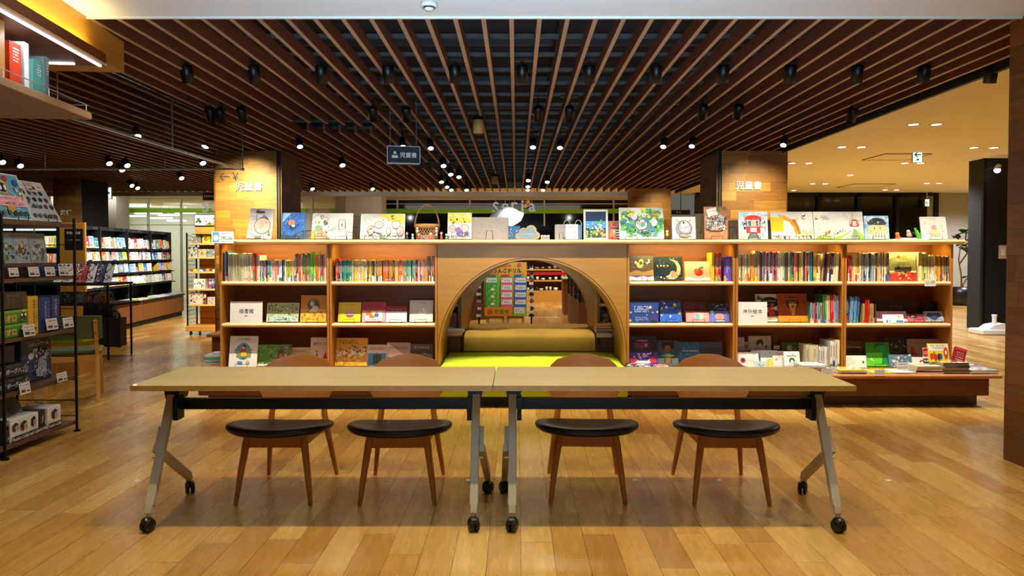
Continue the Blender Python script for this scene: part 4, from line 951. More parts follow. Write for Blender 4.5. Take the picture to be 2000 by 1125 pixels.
top(608, 688, 417, Wt, [('e', .2, .6, .36, .36, '#c9c2b4'), ('e', .2, .58, .32, .33, '#e9e4d6'), ('e', .24, .84, .075, .075, K), ('e', .24, .84, .058, .058, '#f2eee4'), ('l', [(.24, .76), (.24, .92)], .012, K), ('l', [(.2, .84), (.28, .84)], .012, K), ('p', [(.02, .0), (.02, .3), (.1, .38), (.3, .3), (.46, .02)], '#c49a78'), ('p', [(.1, .34), (.06, .46), (.14, .54), (.24, .5), (.26, .36)], '#7fa86a'), ('n', 10, .08, .62, .22, .7, .02, ['#c0643a', '#d88a5a']), ('n', 12, .24, .55, .4, .72, .025, ['#8a2a2a', '#2c6a4c', '#b05a4a']), ('e', .32, .68, .03, .06, '#2c6a4c'), ('e', .36, .6, .04, .05, '#8a2f30'), ('n', 16, .05, .02, .4, .3, .04, ['#a8805e', '#e3cdb0', '#8a6a4c']), ('r', 0, 0, .08, .22, '#e6b43a'), ('k', 70, .02, .02, .48, .95, .10, .006, ['#2c2824', '#5a544c', '#8a8478']), ('k', 20, .5, .1, .96, .5, .08, .005, ['#8a8478', '#b0aaa0']), ('n', 8, .36, .2, .56, .5, .015, [K]), ('l', [(.42, .3), (.6, .48)], .012, K), ('l', [(.46, .32), (.58, .4)], .01, K), ('l', [(.66, .36), (.66, .74), (.82, .74), (.82, .36), (.66, .36)], .012, '#5a5a5a'), ('l', [(.6, .55), (.98, .55)], .008, '#5a5a5a'), ('l', [(.68, .38), (.8, .72)], .006, '#888888'), ('e', .74, .55, .03, .03, '#4a4a4a')], 'wide white picture book with an arched tree house and a window drawing', stands=2, lean=.24)
m = MB(); p0, p1 = P(683, 467, 7.2), P(710, 421, 7.2); m.bbox(0, .30, 0, .02, 0, p1.z - ZT - .0, 'print', '#b79a66'); m.build('display_board', label='tan board standing behind, between the tree house book and the pink faces book', cat='board', loc=(p0.x - .17, 7.2, ZT)).rotation_euler = (-.08, 0, 0)
stand(P(688, 460, 6.86).x, 6.86, ZT, 'black wire book stand beside the tan board right of the tree house book', hh=.09)
top(703, 790, 418, Wt, [('n', 30, .05, .1, .5, .8, .06, ['#e9e9e2', '#dfe3dc', '#cfd4cc']), ('p', [(.38, .98), (.98, .98), (.98, .56), (.8, .62), (.6, .76)], '#e9d04a'), ('n', 14, .5, .72, .96, .94, .035, [K, '#c0a02a', '#5a4a1a', '#f2e27a']), ('e', .42, .56, .17, .15, K), ('e', .42, .56, .155, .135, '#eecdc0'), ('e', .24, .34, .15, .2, K), ('e', .24, .34, .135, .185, '#edbfae'), ('e', .8, .56, .17, .16, K), ('e', .8, .56, .155, .145, '#efd2c4'), ('e', .9, .3, .14, .2, K), ('e', .9, .3, .125, .185, '#ecb8a6'), ('e', .64, .3, .1, .16, K), ('e', .64, .3, .085, .145, '#e8c4b4'), ('l', [(.2, .42), (.28, .36)], .014, '#b0584c'), ('l', [(.38, .6), (.46, .56)], .014, '#b0584c'), ('l', [(.1, .2), (.3, .5), (.5, .3)], .01, K), ('p', [(.32, .4), (.5, .28), (.46, .2), (.28, .3)], '#d8a4c8'), ('r', .44, .0, .58, .14, '#6a7a5a'), ('k', 90, .03, .04, .97, .24, .12, .007, ['#2c2824', '#5a544c', '#8a8478']), ('k', 20, .04, .5, .36, .9, .14, .006, ['#8a8478']), ('n', 30, .05, .02, .95, .24, .03, ['#c9cfc4', K, '#9aa89a', '#d8a49a'])], 'wide white picture book with four big pink faces under a yellow band', stands=2, lean=.24)
top(874, 921, 416, Wt, [('r', .02, .62, .98, .98, '#f0cf4a'), ('n', 18, .05, .8, .95, .96, .05, ['#f6e69a', '#e0b02a', '#f9f2d8']), ('n', 14, .06, .62, .95, .78, .035, [K, '#7a5a1a', '#3a2a10', '#f4dc7a']), ('e', .2, .38, .12, .15, K), ('e', .2, .38, .105, .135, '#eec3b4'), ('e', .72, .4, .15, .17, K), ('e', .72, .4, .135, .155, '#f0ccb8'), ('e', .44, .34, .1, .1, '#8a6ab8'), ('e', .5, .2, .12, .1, '#7a5aa8'), ('e', .78, .2, .08, .08, '#6a4a9a'), ('k', 60, .03, .04, .97, .6, .12, .008, ['#2c2824', '#5a544c', '#8a8478']), ('n', 26, .04, .04, .96, .3, .035, ['#b0a89a', '#6a6a6a', '#d49a8a', '#58705a', '#e8e0d0'])], 'white picture book with yellow top, pink faces and purple grapes', lean=.18)
# grey-brown panel with easel
m = MB(); p0, p1 = P(921, 467, 6.84), P(993, 422, 6.84); W = p1.x - p0.x; m.bbox(-W / 2, W / 2, 0, .025, 0, .215, 'print', '#9c9084'); m.art([('n', 70, .05, .05, .95, .95, .05, ['#a3978b', '#958a7e', '#a89c90']), ('l', [(.3, .5), (.6, .45), (.85, .55)], .01, '#b5aa9e'), ('e', .05, .85, .012, .012, K), ('e', .72, .8, .012, .012, K)], -W / 2, 0, W, .215, -.0002, 'matte')
m.build('textured_panel', label='grey brown textured panel on an easel left of the cloud sign', cat='panel', loc=((p0.x + p1.x) / 2, 6.84, ZT)).rotation_euler = (-.1, 0, 0)
t_ = thing('wire_easel', 'black wire easel in front of the grey brown textured panel', 'easel', (P(956, 460, 6.80).x, 6.79, ZT)); m = MB(); m.tube([(-.035, -.01, .002), (-.028, .0, .085), (.028, .0, .085), (.035, -.01, .002)], .0028, 'black_metal', n=6); m.tube([(-.035, -.01, .002), (-.035, .04, .002)], .0028, 'black_metal', n=6); m.tube([(.035, -.01, .002), (.035, .04, .002)], .0028, 'black_metal', n=6); m.build('wire_frame', t_)
cover_book(988, 1016, 441, ZT, 7.0, '#3a7fc0', [('n', 30, .05, .4, .95, .95, .06, ['#2f6cb0', '#5a9ad0', '#e8e8f0', '#1f4a8a']), ('n', 16, .05, .05, .95, .4, .06, ['#d8a030', '#c04a2a', '#3a7a4a', '#e0c060'])], 'small colourful blue picture book under the umbrella', stands=0, lean=.15)
# little cloud shaped sign
cs = thing('cloud_sign', 'small cloud shaped sign with yellow wooden rim and grey face', 'sign', (P(1030, 467, 6.78).x, 6.78, ZT))
cl = []
for cx_, cz_, r_, a0, a1 in ((-.075, .035, .035, 270, 100), (-.035, .07, .042, 190, 60), (.035, .085, .052, 170, 15), (.08, .04, .038, 80, -90)):
    for i in range(9):
        a = R(a0 + (a1 - a0 if a0 > a1 else a1 - a0) * i / 8); cl.append((cx_ + r_ * math.cos(a), max(.0, cz_ + r_ * math.sin(a))))
cl = [(x, z) for x, z in cl]
m = MB(); m.prism(cl, 0, .018, 'shelf_yellow'); m.build('rim', cs)
m = MB(); sc_l = [(x * .86, .06 + (z - .06) * .84) for x, z in cl]; m.flat(sc_l, -.0015, '#7f8f94'); m.text("IT'S FANTASTIC", 0.0, .052, .012, -.003, '#dfe6e6', bold=0); m.build('sign_face', cs)
# white boxes and card
for i, px in enumerate((1056, 1062, 1068)):
    m = MB(); m.bbox(-.012, .012, 0, .08, 0, .048, 'print', '#dcd8d4', .002); m.flat([(-.006, .01), (.006, .01), (.006, .035), (-.006, .035)], -.0006, '#8a8a98')
    m.build('mini_book', label='tiny white upright booklet right of the cloud sign, %s of three' % ('left', 'middle', 'right')[i], cat='booklet', group='tiny booklets right of the cloud sign', loc=(P(px + 3, 460, 6.95).x, 6.95, ZT))
m = MB(); p0 = P(1097, 467, 6.92); m.bbox(-.065, .065, 0, .02, 0, .15, 'print', '#a9a39c'); m.build('display_board', label='pale grey board behind the white text card', cat='board', loc=(p0.x, 6.93, ZT)).rotation_euler = (-.06, 0, 0)
t_ = thing('wire_easel', 'black wire easel in front of the pale grey board', 'easel', (P(1098, 460, 6.89).x - .01, 6.88, ZT)); m = MB(); m.tube([(-.02, -.01, .002), (-.016, 0, .07), (.016, 0, .07), (.02, -.01, .002)], .0025, 'black_metal', n=6); m.tube([(-.02, -.01, .002), (-.02, .03, .002)], .0025, 'black_metal', n=6); m.build('wire_frame', t_)
card(1105, 1129, 438, 467, 6.86, '#ecebe8', [('w', .2, .75, .8, .88, 1, '#8a8a88'), ('w', .12, .3, .88, .66, 5, '#a8a8a6'), ('r', .7, .06, .9, .2, '#bcbcbc')], 'white text card standing left of the white picture frame', 'text_card', lean=.0)
t_ = thing('paper_bag', 'blue and white paper gift bag with looped white handles', 'bag', (P(1118, 467, 7.05).x, 7.05, ZT)); m = MB(); m.prismz([(-.09, -.03), (.09, -.03), (.085, .04), (-.085, .04)], 0, .15, 'print', '#7f9fc8'); m.art([('n', 30, .05, .1, .95, .95, .06, ['#4a78b0', '#e6e6ea', '#38507a', '#a8c8dc'])], -.09, 0, .18, .15, -.031); m.build('bag_body', t_)
m = MB()
for x in (-.055, .055): m.tube([(x + .032 * math.cos(a), -.032, .14 + .055 * math.sin(a)) for a in [PI * i / 10 for i in range(11)]], .004, 'white_paint', n=6)
m.build('handle', t_)
# framed picture
pf = thing('framed_picture', 'white standing frame with a blue and green garden picture', 'picture frame', (P(1164, 467, 6.85).x, 6.85, ZT)); pf.rotation_euler = (-.1, 0, 0)
W = P(1188, 400, 6.85).x - P(1140, 400, 6.85).x; Hh = P(0, 409, 6.87).z - ZT; f_ = .02
m = MB()
for a in ((-W / 2, W / 2, 0, f_), (-W / 2, W / 2, Hh - f_, Hh), (-W / 2, -W / 2 + f_, f_, Hh - f_), (W / 2 - f_, W / 2, f_, Hh - f_)): m.bbox(a[0], a[1], 0, .018, a[2], a[3], 'white_paint', b=.003)
m.build('frame', pf)
m = MB(); m.box(-W / 2 + f_, W / 2 - f_, .008, .012, f_, Hh - f_, 'print', '#1f3f6e'); m.art([('r', 0, .64, 1, 1, '#142a4c'), ('r', 0, .38, 1, .64, '#3f9ad8'), ('n', 14, .05, .45, .95, .6, .05, ['#7cc0e8', '#3f9ad8', '#e8f0f4']), ('r', 0, .0, 1, .3, '#2c5a3a'), ('n', 22, .05, .3, .95, .5, .045, ['#dfe6ea', '#9aaeb8', '#6a8a6a', '#f0f0ec']), ('l', [(.66, .3), (.64, .64)], .02, '#5f8a3a'), ('n', 10, .5, .55, .8, .7, .05, ['#7cb84a', '#4f9a3a']), ('n', 50, .03, .02, .97, .3, .05, ['#3f7a3a', '#8ac04a', '#e8d84a', '#2a4a2a', '#c8dc9a', '#d8683a'])], -W / 2 + f_, f_, W - 2 * f_, Hh - 2 * f_, .0075); m.build('picture', pf)
cover_book(1188, 1213, 431, ZT, 6.98, '#ee9a72', [('t', 'お', .5, .82, .2, '#c43a2c', .03), ('r', .2, .6, .8, .64, K), ('e', .62, .42, .16, .14, Wt), ('e', .7, .42, .05, .05, K), ('e', .3, .1, .09, .08, '#d8402c')], 'orange picture book with one white eye between frame and garden book', stands=0, lean=.14)
m = MB(); m.M = T(P(1209, 450, 6.93).x, 6.93, ZT + .058)
for i in range(9):
    z = -.052 + i * .0116; r_ = .03 * math.sqrt(max(.05, 1 - (z / .062) ** 2)); m.lathe([(r_, z), (r_, z + .0116)], 'print', '#e8dfc8' if i % 2 else '#3a2418', 16)
m.lathe([(.0, -.052), (.014, -.052)], 'print', '#e8dfc8'); m.lathe([(.014, .052), (0, .056)], 'print', '#3a2418')
m.M = T(P(1209, 450, 6.93).x, 6.93, ZT); m.lathe([(0, 0), (.02, 0), (.02, .006)], 'print', '#3a2418'); m.build('striped_ornament', label='small brown and cream striped egg shaped ornament left of the garden book', cat='ornament')
top(1210, 1297, 406, Wt, [('n', 46, .06, .3, .3, .84, .10, ['#3f8a6a', '#2f7a78', '#5aa85a', '#7cc04a', '#4a9a9a']), ('n', 40, .2, .68, .85, .95, .07, ['#8ac83a', '#c8d83a', '#f0d83a', '#4fa04a', '#6ab85a']), ('n', 46, .7, .3, .95, .84, .09, ['#6ab84a', '#4f9a5a', '#a8cc4a', '#3f8a6a']), ('n', 56, .12, .1, .88, .42, .09, ['#3f8a7a', '#4fa04a', '#3a9a9a', '#7cc05a', '#5ab0a8']), ('n', 40, .25, .4, .75, .75, .09, ['#3f8f80', '#5fa87a', '#2f7f8a']), ('e', .5, .46, .2, .19, '#5a4f58'), ('e', .5, .46, .18, .17, '#c9c4cc'), ('e', .52, .46, .1, .07, '#5f9a8a'), ('n', 12, .4, .4, .62, .6, .03, ['#a83a3a', '#e8c43a', '#3f6a9a', '#f0f0f0']), ('e', .34, .7, .1, .1, '#d8d0d4'), ('l', [(.1, .78), (.3, .62)], .02, '#6a5a4a'), ('e', .56, .74, .06, .07, '#dcd4d8'), ('e', .67, .7, .05, .05, '#ecc82a'), ('e', .8, .78, .07, .06, '#d88a3a'), ('e', .78, .52, .1, .13, '#e4d4d8'), ('e', .3, .28, .06, .06, '#5aa03a'), ('e', .74, .3, .08, .06, '#4a88b8'), ('e', .58, .2, .06, .04, '#7a4030'), ('e', .1, .7, .04, .05, '#ecd83a'), ('k', 130, .1, .12, .9, .9, .10, .006, ['#2c3a34', '#3f5a4c', '#5a4a3a', '#e4e4da'])], 'large white picture book with a green round garden full of small animals', stands=2, lean=.22)
t_ = MB(); t_.ball((0, 0, .02), (.014, .012, .02), 'print', '#3a3f48'); t_.ball((0, 0, .05), (.016, .014, .018), 'print', '#e8c63a'); t_.ball((0, 0, .078), (.015, .014, .015), 'print', '#f0ece4'); t_.M = I4; t_.build('toy_figure', label='tiny white and yellow toy figure right of the garden book', cat='toy', loc=(P(1303, 460, 6.9).x, 6.9, ZT))
top(1313, 1359, 424, Wt, [('e', .5, .45, .38, .40, '#8f8f92'), ('e', .54, .52, .28, .29, '#3c3c42'), ('e', .54, .52, .265, .275, '#b9b9c0'), ('e', .52, .68, .16, .13, '#d2d0da'), ('e', .6, .42, .18, .16, '#c4c2d0'), ('e', .49, .74, .04, .06, K), ('l', [(.26, .76), (.22, .9)], .014, K), ('l', [(.74, .76), (.78, .92)], .014, K), ('e', .52, .13, .2, .07, '#d0b890'), ('e', .74, .17, .07, .04, '#e8d8b0'), ('l', [(.3, .1), (.7, .06)], .02, '#5a4a3a'), ('k', 60, .2, .12, .84, .84, .12, .008, ['#4a4a50', '#7a7a84', '#dcdce4'])], 'white picture book with a grey curled animal in a circle', lean=.14)
m = MB(); p0 = P(1369, 467, 7.15); m.bbox(-.11, .13, 0, .02, 0, .265, 'print', '#b5a474'); m.art([('e', .5, .7, .06, .06, '#c4b488')], -.11, 0, .24, .265, -.0004); m.build('display_board', label='olive tan board standing left of the brown book with woolly drawing', cat='board', loc=(p0.x + .05, 7.15, ZT)).rotation_euler = (-.06, 0, 0)
stand(P(1366, 460, 6.96).x, 6.96, ZT, 'black wire book stand before the olive tan board', hh=.09, w_=.06)
top(1376, 1421, 404, '#b87a54', [('n', 40, .03, .03, .97, .97, .07, ['#c08a62', '#a86c48', '#c4926c']), ('n', 80, .08, .3, .96, .7, .05, [Wt, '#d8d6d0', '#4a4a4a', '#f0eee8', '#9a9a96']), ('e', .5, .42, .0, .0, K), ('l', [(.06, .32), (.3, .24), (.7, .24), (.94, .34)], .03, '#2a2220'), ('n', 40, .12, .3, .9, .55, .03, ['#2f2c2c', '#f4f2ec', '#6a6a66']), ('p', [(.1, .9), (.52, .98), (.62, .76), (.18, .66)], '#eeeae0'), ('l', [(.2, .84), (.5, .88)], .01, '#a8a49a'), ('e', .62, .88, .06, .05, '#4f8a4a'), ('k', 120, .08, .25, .94, .72, .10, .010, ['#2a2624', '#f0eee8', '#6a6660'])], 'brown cardboard picture book with white woolly scribble drawing', lean=.14)
m = MB(); p0 = P(1465, 467, 7.15); m.bbox(-.21, .21, 0, .02, 0, P(0, 430, 7.15).z - ZT, 'print', '#a8967e'); m.build('display_board', label='wide tan grey board standing behind the red tram book', cat='board', loc=(p0.x, 7.15, ZT)).rotation_euler = (-.06, 0, 0)
stand(P(1436, 460, 6.95).x, 6.95, ZT, 'black wire book stand left of the red tram book', hh=.09, w_=.07)
def tram(cx, cz, s):
    """a red and white cable tram drawn on a cover"""
    return [('e', cx, cz + .2 * s, .28 * s, .12 * s, '#d23a2a'), ('r', cx - .22 * s, cz - .28 * s, cx + .22 * s, cz + .2 * s, '#c8382a'), ('r', cx - .19 * s, cz - .06 * s, cx + .19 * s, cz + .16 * s, '#f2ede4'), ('r', cx - .16 * s, cz - .04 * s, cx - .06 * s, cz + .13 * s, '#5a6a78'), ('r', cx - .04 * s, cz - .04 * s, cx + .06 * s, cz + .13 * s, '#e8c890'), ('r', cx + .08 * s, cz - .04 * s, cx + .16 * s, cz + .13 * s, '#5a6a78'), ('r', cx - .1 * s, cz - .24 * s, cx + .1 * s, cz - .1 * s, '#f4f0e8')]
top(1443, 1500, 414, '#c9e0e6', [('n', 40, .03, .5, .97, .97, .1, ['#d4e8ee', '#bcd8e2', '#e0eef0']), ('n', 24, .03, .03, .97, .25, .08, ['#d4dcc0', '#e4e4c8', '#b8ccb0'])] + tram(.5, .52, 1.1) + [('n', 14, .1, .4, .28, .7, .04, [K, '#8ab0c8', '#e8e4dc']), ('n', 14, .74, .4, .92, .7, .04, [K, '#d8c87a', '#e8e4dc']), ('r', .36, .06, .64, .2, '#7f8a90'), ('l', [(.3, .02), (.42, .2)], .03, '#4a4f54'), ('l', [(.7, .02), (.58, .2)], .03, '#4a4f54'), ('k', 60, .05, .1, .95, .8, .10, .008, ['#3c4a54', '#8aa0ac', '#f4f4f0'])], 'pale blue picture book with a red and white tram', lean=.12)
top(1507, 1590, 414, Wt, [('r', .0, .26, .3, .8, '#eebc1e'), ('p', [(.3, .72), (.26, .86), (.34, .86), (.44, .76), (.54, .7), (.62, .42), (.66, .18), (.58, .16), (.52, .44), (.44, .62)], '#e39a2e'), ('p', [(.5, .7), (.58, .72), (.64, .5), (.7, .2), (.66, .18)], '#b86a1e'), ('l', [(.2, .9), (.24, .8)], .03, '#8a8aa0'), ('e', .76, .2, .08, .14, '#c4cc90'), ('e', .92, .2, .06, .1, '#ecc87a'), ('e', .86, .12, .07, .1, '#dcd0b8'), ('e', .36, .12, .1, .12, '#c9c9d0'), ('n', 26, .04, .03, .96, .12, .035, ['#9a6a4a', '#e0d8cc', '#c8a070', K]), ('e', .78, .84, .085, .1, '#dfe6ec'), ('l', [(.74, .84), (.82, .84)], .03, K), ('l', [(.76, .78), (.82, .9)], .02, K), ('k', 60, .3, .04, .97, .34, .09, .007, ['#6a4a34', '#8a8478', '#b07a3a']), ('k', 14, .5, .2, .66, .7, .10, .008, ['#8a5418'])], 'wide white picture book with a yellow flag and an orange giraffe', stands=2, lean=.2)
top(1591, 1688, 414, Wt, [('p', [(.3, 0), (.5, .1), (.66, .22), (.78, .36), (.84, .36), (.92, .24), (1, .1), (1, 0)], '#8cb83a'), ('p', [(.52, 0), (.66, .16), (.8, .36), (.72, .02)], '#eef0e4'), ('p', [(.8, .36), (.83, .36), (.9, 0), (.76, 0)], '#7f8f84'), ('p', [(.0, .0), (.06, .1), (.2, .14), (.34, .06), (.4, 0)], '#a9cc4a')] + tram(.82, .58, .42) + [('l', [(.6, .95), (.7, .74), (.98, .68)], .008, '#6a6a6a'), ('l', [(.78, .98), (.8, .72)], .008, '#6a6a6a'), ('e', .24, .22, .05, .06, '#d8823a'), ('e', .3, .26, .04, .06, '#6a9a4a'), ('n', 14, .4, .2, .66, .34, .03, ['#7fae4a', '#c8dc9a', '#e8a05a', K]), ('e', .06, .8, .06, .05, '#c8d47a'), ('w', .14, .72, .3, .86, 2, '#8a8f9a'), ('n', 18, .04, .02, .4, .12, .025, ['#5a8a3a', '#e8d84a', '#f2f2ec']), ('k', 60, .02, .03, .7, .35, .08, .006, ['#4a6a34', '#8a8478', '#7a9a5a']), ('k', 24, .66, .3, .98, .9, .10, .005, ['#5a5a5a'])], 'wide white picture book with a tram riding over a green hill', stands=2, lean=.2)
top(1689, 1737, 422, '#9cc4e4', [('n', 36, .03, .4, .97, .97, .08, ['#b4d4ec', '#8ab8dc', '#cfe2f0', '#6a9ac8']), ('p', [(.14, .1), (.14, .5), (.3, .6), (.8, .6), (.92, .46), (.92, .1)], '#ecd48a'), ('e', .54, .4, .28, .2, '#f2dca0'), ('e', .52, .76, .33, .14, '#2a323a'), ('p', [(.16, .62), (.86, .62), (.92, .72), (.1, .74)], '#39434c'), ('e', .56, .72, .04, .04, '#e0c87a'), ('l', [(.4, .42), (.42, .5)], .03, K), ('l', [(.64, .42), (.66, .5)], .03, K), ('l', [(.3, .34), (.1, .38)], .01, K), ('p', [(.2, .0), (.2, .16), (.36, .26), (.76, .26), (.9, .16), (.9, 0)], '#e8e4d8'), ('l', [(.3, .02), (.34, .24)], .02, '#5a5f68'), ('l', [(.42, .02), (.45, .26)], .02, '#5a5f68'), ('l', [(.55, .02), (.56, .26)], .02, '#5a5f68'), ('l', [(.68, .02), (.67, .26)], .02, '#5a5f68'), ('l', [(.8, .02), (.78, .24)], .02, '#5a5f68'), ('k', 50, .1, .25, .92, .95, .10, .008, ['#a88a4a', '#2c343c', '#f0f0ec', '#5a88b0'])], 'blue picture book with a cream animal in a dark cap', lean=.14)
# toys on a tray
ty = thing('toy_tray', 'low white tray under three little toys at the right end of the top', 'tray', (P(1772, 466, 6.86).x, 6.86, ZT)); m = MB(); m.bbox(-.17, .17, -.05, .06, 0, .008, 'white_paint'); m.bbox(-.08, .17, .0, .05, .008, .02, 'white_paint'); m.build('tray_body', ty)
def toy(px, name, lab, parts, y=6.85, z=ZT + .008):
    t_ = thing(name, lab, 'toy', (P(px, 460, y).x, y, z), 0, 'little toys on the white tray')
    for nm, bl in parts:
        m = MB()
        for c, r_, co in bl: m.ball(c, r_, 'shiny', co)
        m.build(nm, t_)
toy(1753, 'toy_creature', 'small orange toy animal on the white tray', [('body', [((0, 0, .022), (.022, .016, .022), '#e0641e'), ((.02, 0, .012), (.012, .01, .012), '#e0641e')]), ('head', [((-.006, -.004, .048), (.02, .018, .016), '#f07a28')])])
toy(1775, 'toy_creature', 'small pale pink toy animal on the white tray', [('body', [((0, 0, .03), (.024, .018, .022), '#e8a8a0'), ((.018, 0, .02), (.014, .012, .012), '#c86a5a')]), ('head', [((-.008, -.004, .058), (.018, .016, .018), '#f0c0b4')])], 6.88, ZT + .02)
t_ = thing('toy_cucumber', 'bright green leaning toy with raised arm beside the white book', 'toy', (P(1793, 460, 6.86).x, 6.86, ZT + .008)); m = MB(); m.tube([(.012, 0, .0), (.004, 0, .03), (-.014, 0, .07), (-.028, 0, .095)], [.017, .019, .015, .009], 'shiny', '#4fae2c', n=10); m.ball((-.03, 0, .098), .01, 'shiny', '#4fae2c'); m.build('body', t_); m = MB(); m.tube([(.01, -.01, .05), (.03, -.012, .056)], .006, 'shiny', '#6cc23a', n=6); m.build('arm', t_)
top(1800, 1851, 424, Wt, [('w', .4, .88, .6, .93, 1, '#8a6a6a'), ('e', .5, .5, .12, .11, '#e29aa0'), ('p', [(.3, .22), (.4, .42), (.6, .42), (.76, .24), (.56, .14)], '#d8cc9a'), ('l', [(.4, .4), (.3, .26), (.6, .18)], .012, '#6a6a4a'), ('n', 10, .12, .3, .3, .6, .02, ['#7a9ab0', '#e8b0b0']), ('n', 10, .72, .3, .9, .6, .02, ['#7ab07a', '#e8c070']), ('l', [(.15, .7), (.25, .74)], .01, '#7a7a9a'), ('k', 50, .12, .15, .9, .75, .08, .006, ['#8a9ab0', '#b08a8a', '#8aa88a'])], 'white picture book with a small pink headed figure at the right end', lean=.22)
card(413, 456, 452, 475, 6.66, '#f2f2ee', [('r', .05, .1, .34, .94, '#6ab0dc'), ('e', .2, .45, .22, .26, '#dfe8e8'), ('w', .45, .78, .9, .88, 1, '#6a6a6a'), ('w', .42, .3, .96, .62, 3, '#4a4a4a'), ('w', .42, .1, .96, .2, 1, '#8a8a8a')], 'white card with a blue picture hanging at the left end of the top board', 'hanging_card', lean=.05)

# ---- basket with dolls
bk = thing('wicker_basket', 'round wicker basket with a tall hooped handle', 'basket', (P(834, 467, 6.95).x, 6.95, ZT))
m = MB(); RB = .115
m.lathe([(0, .004), (RB * .84, .004), (RB * .86, .0)], 'wicker'); m.build('base_disc', bk)
m = MB()
for k in range(26):
    a = 2 * PI * k / 26
    for dr in (1, -1):
        m.tube([(RB * (.86 + .14 * f) * math.cos(a + dr * .5 * f), RB * .8 * (.86 + .14 * f) * math.sin(a + dr * .5 * f), .035 + .09 * f) for f in (0, .25, .5, .75, 1)], .0028, 'wicker', n=5)
for z, rr_, th in ((.01, .86, .007), (.022, .87, .007), (.034, .88, .007), (.124, 1.0, .007), (.136, 1.01, .008), (.148, 1.0, .006)):
    m.tube([(RB * rr_ * math.cos(2 * PI * i / 28), RB * .8 * rr_ * math.sin(2 * PI * i / 28), z + .002 * math.sin(i * PI)) for i in range(28)], th, 'wicker', n=6, closed=True)
m.build('woven_wall', bk)
m = MB()
m.tube([(RB * 1.0 * math.cos(a), .004 * math.sin(a * 3), .13 + .205 * math.sin(a)) for a in [PI * i / 20 for i in range(21)]], .0075, 'wicker', n=8)
m.tube([(RB * 1.0 * math.cos(a) + .003 * math.sin(14 * a), .012 * math.cos(14 * a), .13 + .205 * math.sin(a)) for a in [PI * i / 60 for i in range(61)]], .003, 'wicker', n=5)
m.build('handle', bk)
DOLLS = [(795, '#2c3a30', '#e8b89a', 'dark green'), (806, '#8fc0c8', '#efe0d0', 'pale blue'), (818, '#a83a3a', '#f0c4b0', 'red'), (828, '#5a7ac0', '#c84a3a', 'blue and red'), (841, '#e06a7a', '#f2c6b4', 'pink'), (852, '#3a3a42', '#e8c0a8', 'black'), (862, '#c8484a', '#f0d0c0', 'crimson'), (872, '#5a9a6a', '#efd8c8', 'green')]
for i, (px, c1, c2, nm) in enumerate(DOLLS):
    y = 6.80 + (.02 if i % 2 else 0); t_ = thing('peg_doll', 'tiny %s doll in front of the wicker basket, %s from the left' % (nm, nth(i + 1)), 'doll', (P(px, 460, y).x, y, ZT), 0, 'tiny dolls before the basket'); s_ = 1 + .25 * (i % 3 == 0)
    m = MB(); m.lathe([(0, 0), (.014, 0), (.012, .02), (.006, .034 * s_), (0, .036 * s_)], 'print', c1, 10); m.build('body', t_)
    m = MB(); m.ball((0, 0, .046 * s_), .0125, 'print', c2, 10, 6); m.build('head', t_)
    m = MB(); m.ball((0, .003, .050 * s_), (.0135, .012, .0125), 'print', '#2a1a14' if i % 2 else c1, 10, 6); m.build('hair', t_)
for i, (dx, dz, c) in enumerate([(-.08, .10, '#f0c0b4'), (.05, .05, '#e87a8a'), (.10, .10, '#f0c0b8')]):
    t_ = thing('peg_doll', 'pink headed doll hooked on the basket wall, ' + ('left', 'middle', 'right')[i], 'doll', (bk.location.x + dx, 6.95 - .094 * math.sqrt(max(0, 1 - (dx / .125) ** 2)) - .022, ZT + dz - .03), 0, 'dolls hooked on the basket')
    m = MB(); m.ball((0, 0, .01), (.013, .011, .02), 'print', c); m.build('body', t_); m = MB(); m.ball((0, 0, .036), .013, 'print', '#f4d0c0'); m.build('head', t_)
for i, (px, c) in enumerate([(784, '#8ac8d8'), (791, '#d8e0e4')]):
    m = MB(); m.bbox(-.012, .012, 0, .06, 0, .075 - i * .02, 'print', c, .002); m.build('mini_book', label='small %s upright booklet left of the wicker basket' % ('aqua', 'whitish')[i], cat='booklet', loc=(P(px - 4, 460, 6.9).x, 6.92, ZT))
# ---- umbrella standing open behind
um = thing('parasol', 'small open pale blue parasol with dotted panels on the rear board', 'umbrella', (P(998, 440, 7.5).x, 7.9, ZT + .004)); um.rotation_euler = (R(30), R(-16), 0)
m = MB(); NR = 8; RU = .215; hz = .11
for k in range(NR):
    a0, a1 = 2 * PI * k / NR, 2 * PI * (k + 1) / NR; vs = []; S_ = 5
    for i in range(S_ + 1):
        f = i / S_; z = hz * (1 - f * f) + .285
        for j in range(5):
            g = j / 4; a = a0 + (a1 - a0) * g; sag = 1 - .10 * f * math.sin(PI * g); vs.append((RU * f * sag * math.cos(a), RU * f * sag * math.sin(a), z - .012 * f * math.sin(PI * g)))
    m.add(vs, [(i * 5 + j, i * 5 + j + 1, (i + 1) * 5 + j + 1, (i + 1) * 5 + j) for i in range(S_) for j in range(4)], 'umbrella_cloth', None, True)
m.build('canopy', um)
m = MB()
for k in range(NR):
    a = 2 * PI * k / NR; m.tube([(RU * f * math.cos(a), RU * f * math.sin(a), hz * (1 - f * f) + .283) for f in (0, .25, .5, .75, 1.0)], .0025, 'white_paint', n=5)
m.build('rib', um)
m = MB(); m.tube([(0, 0, 0.0), (0, 0, .42)], .006, 'chair_beech'); m.build('shaft', um)

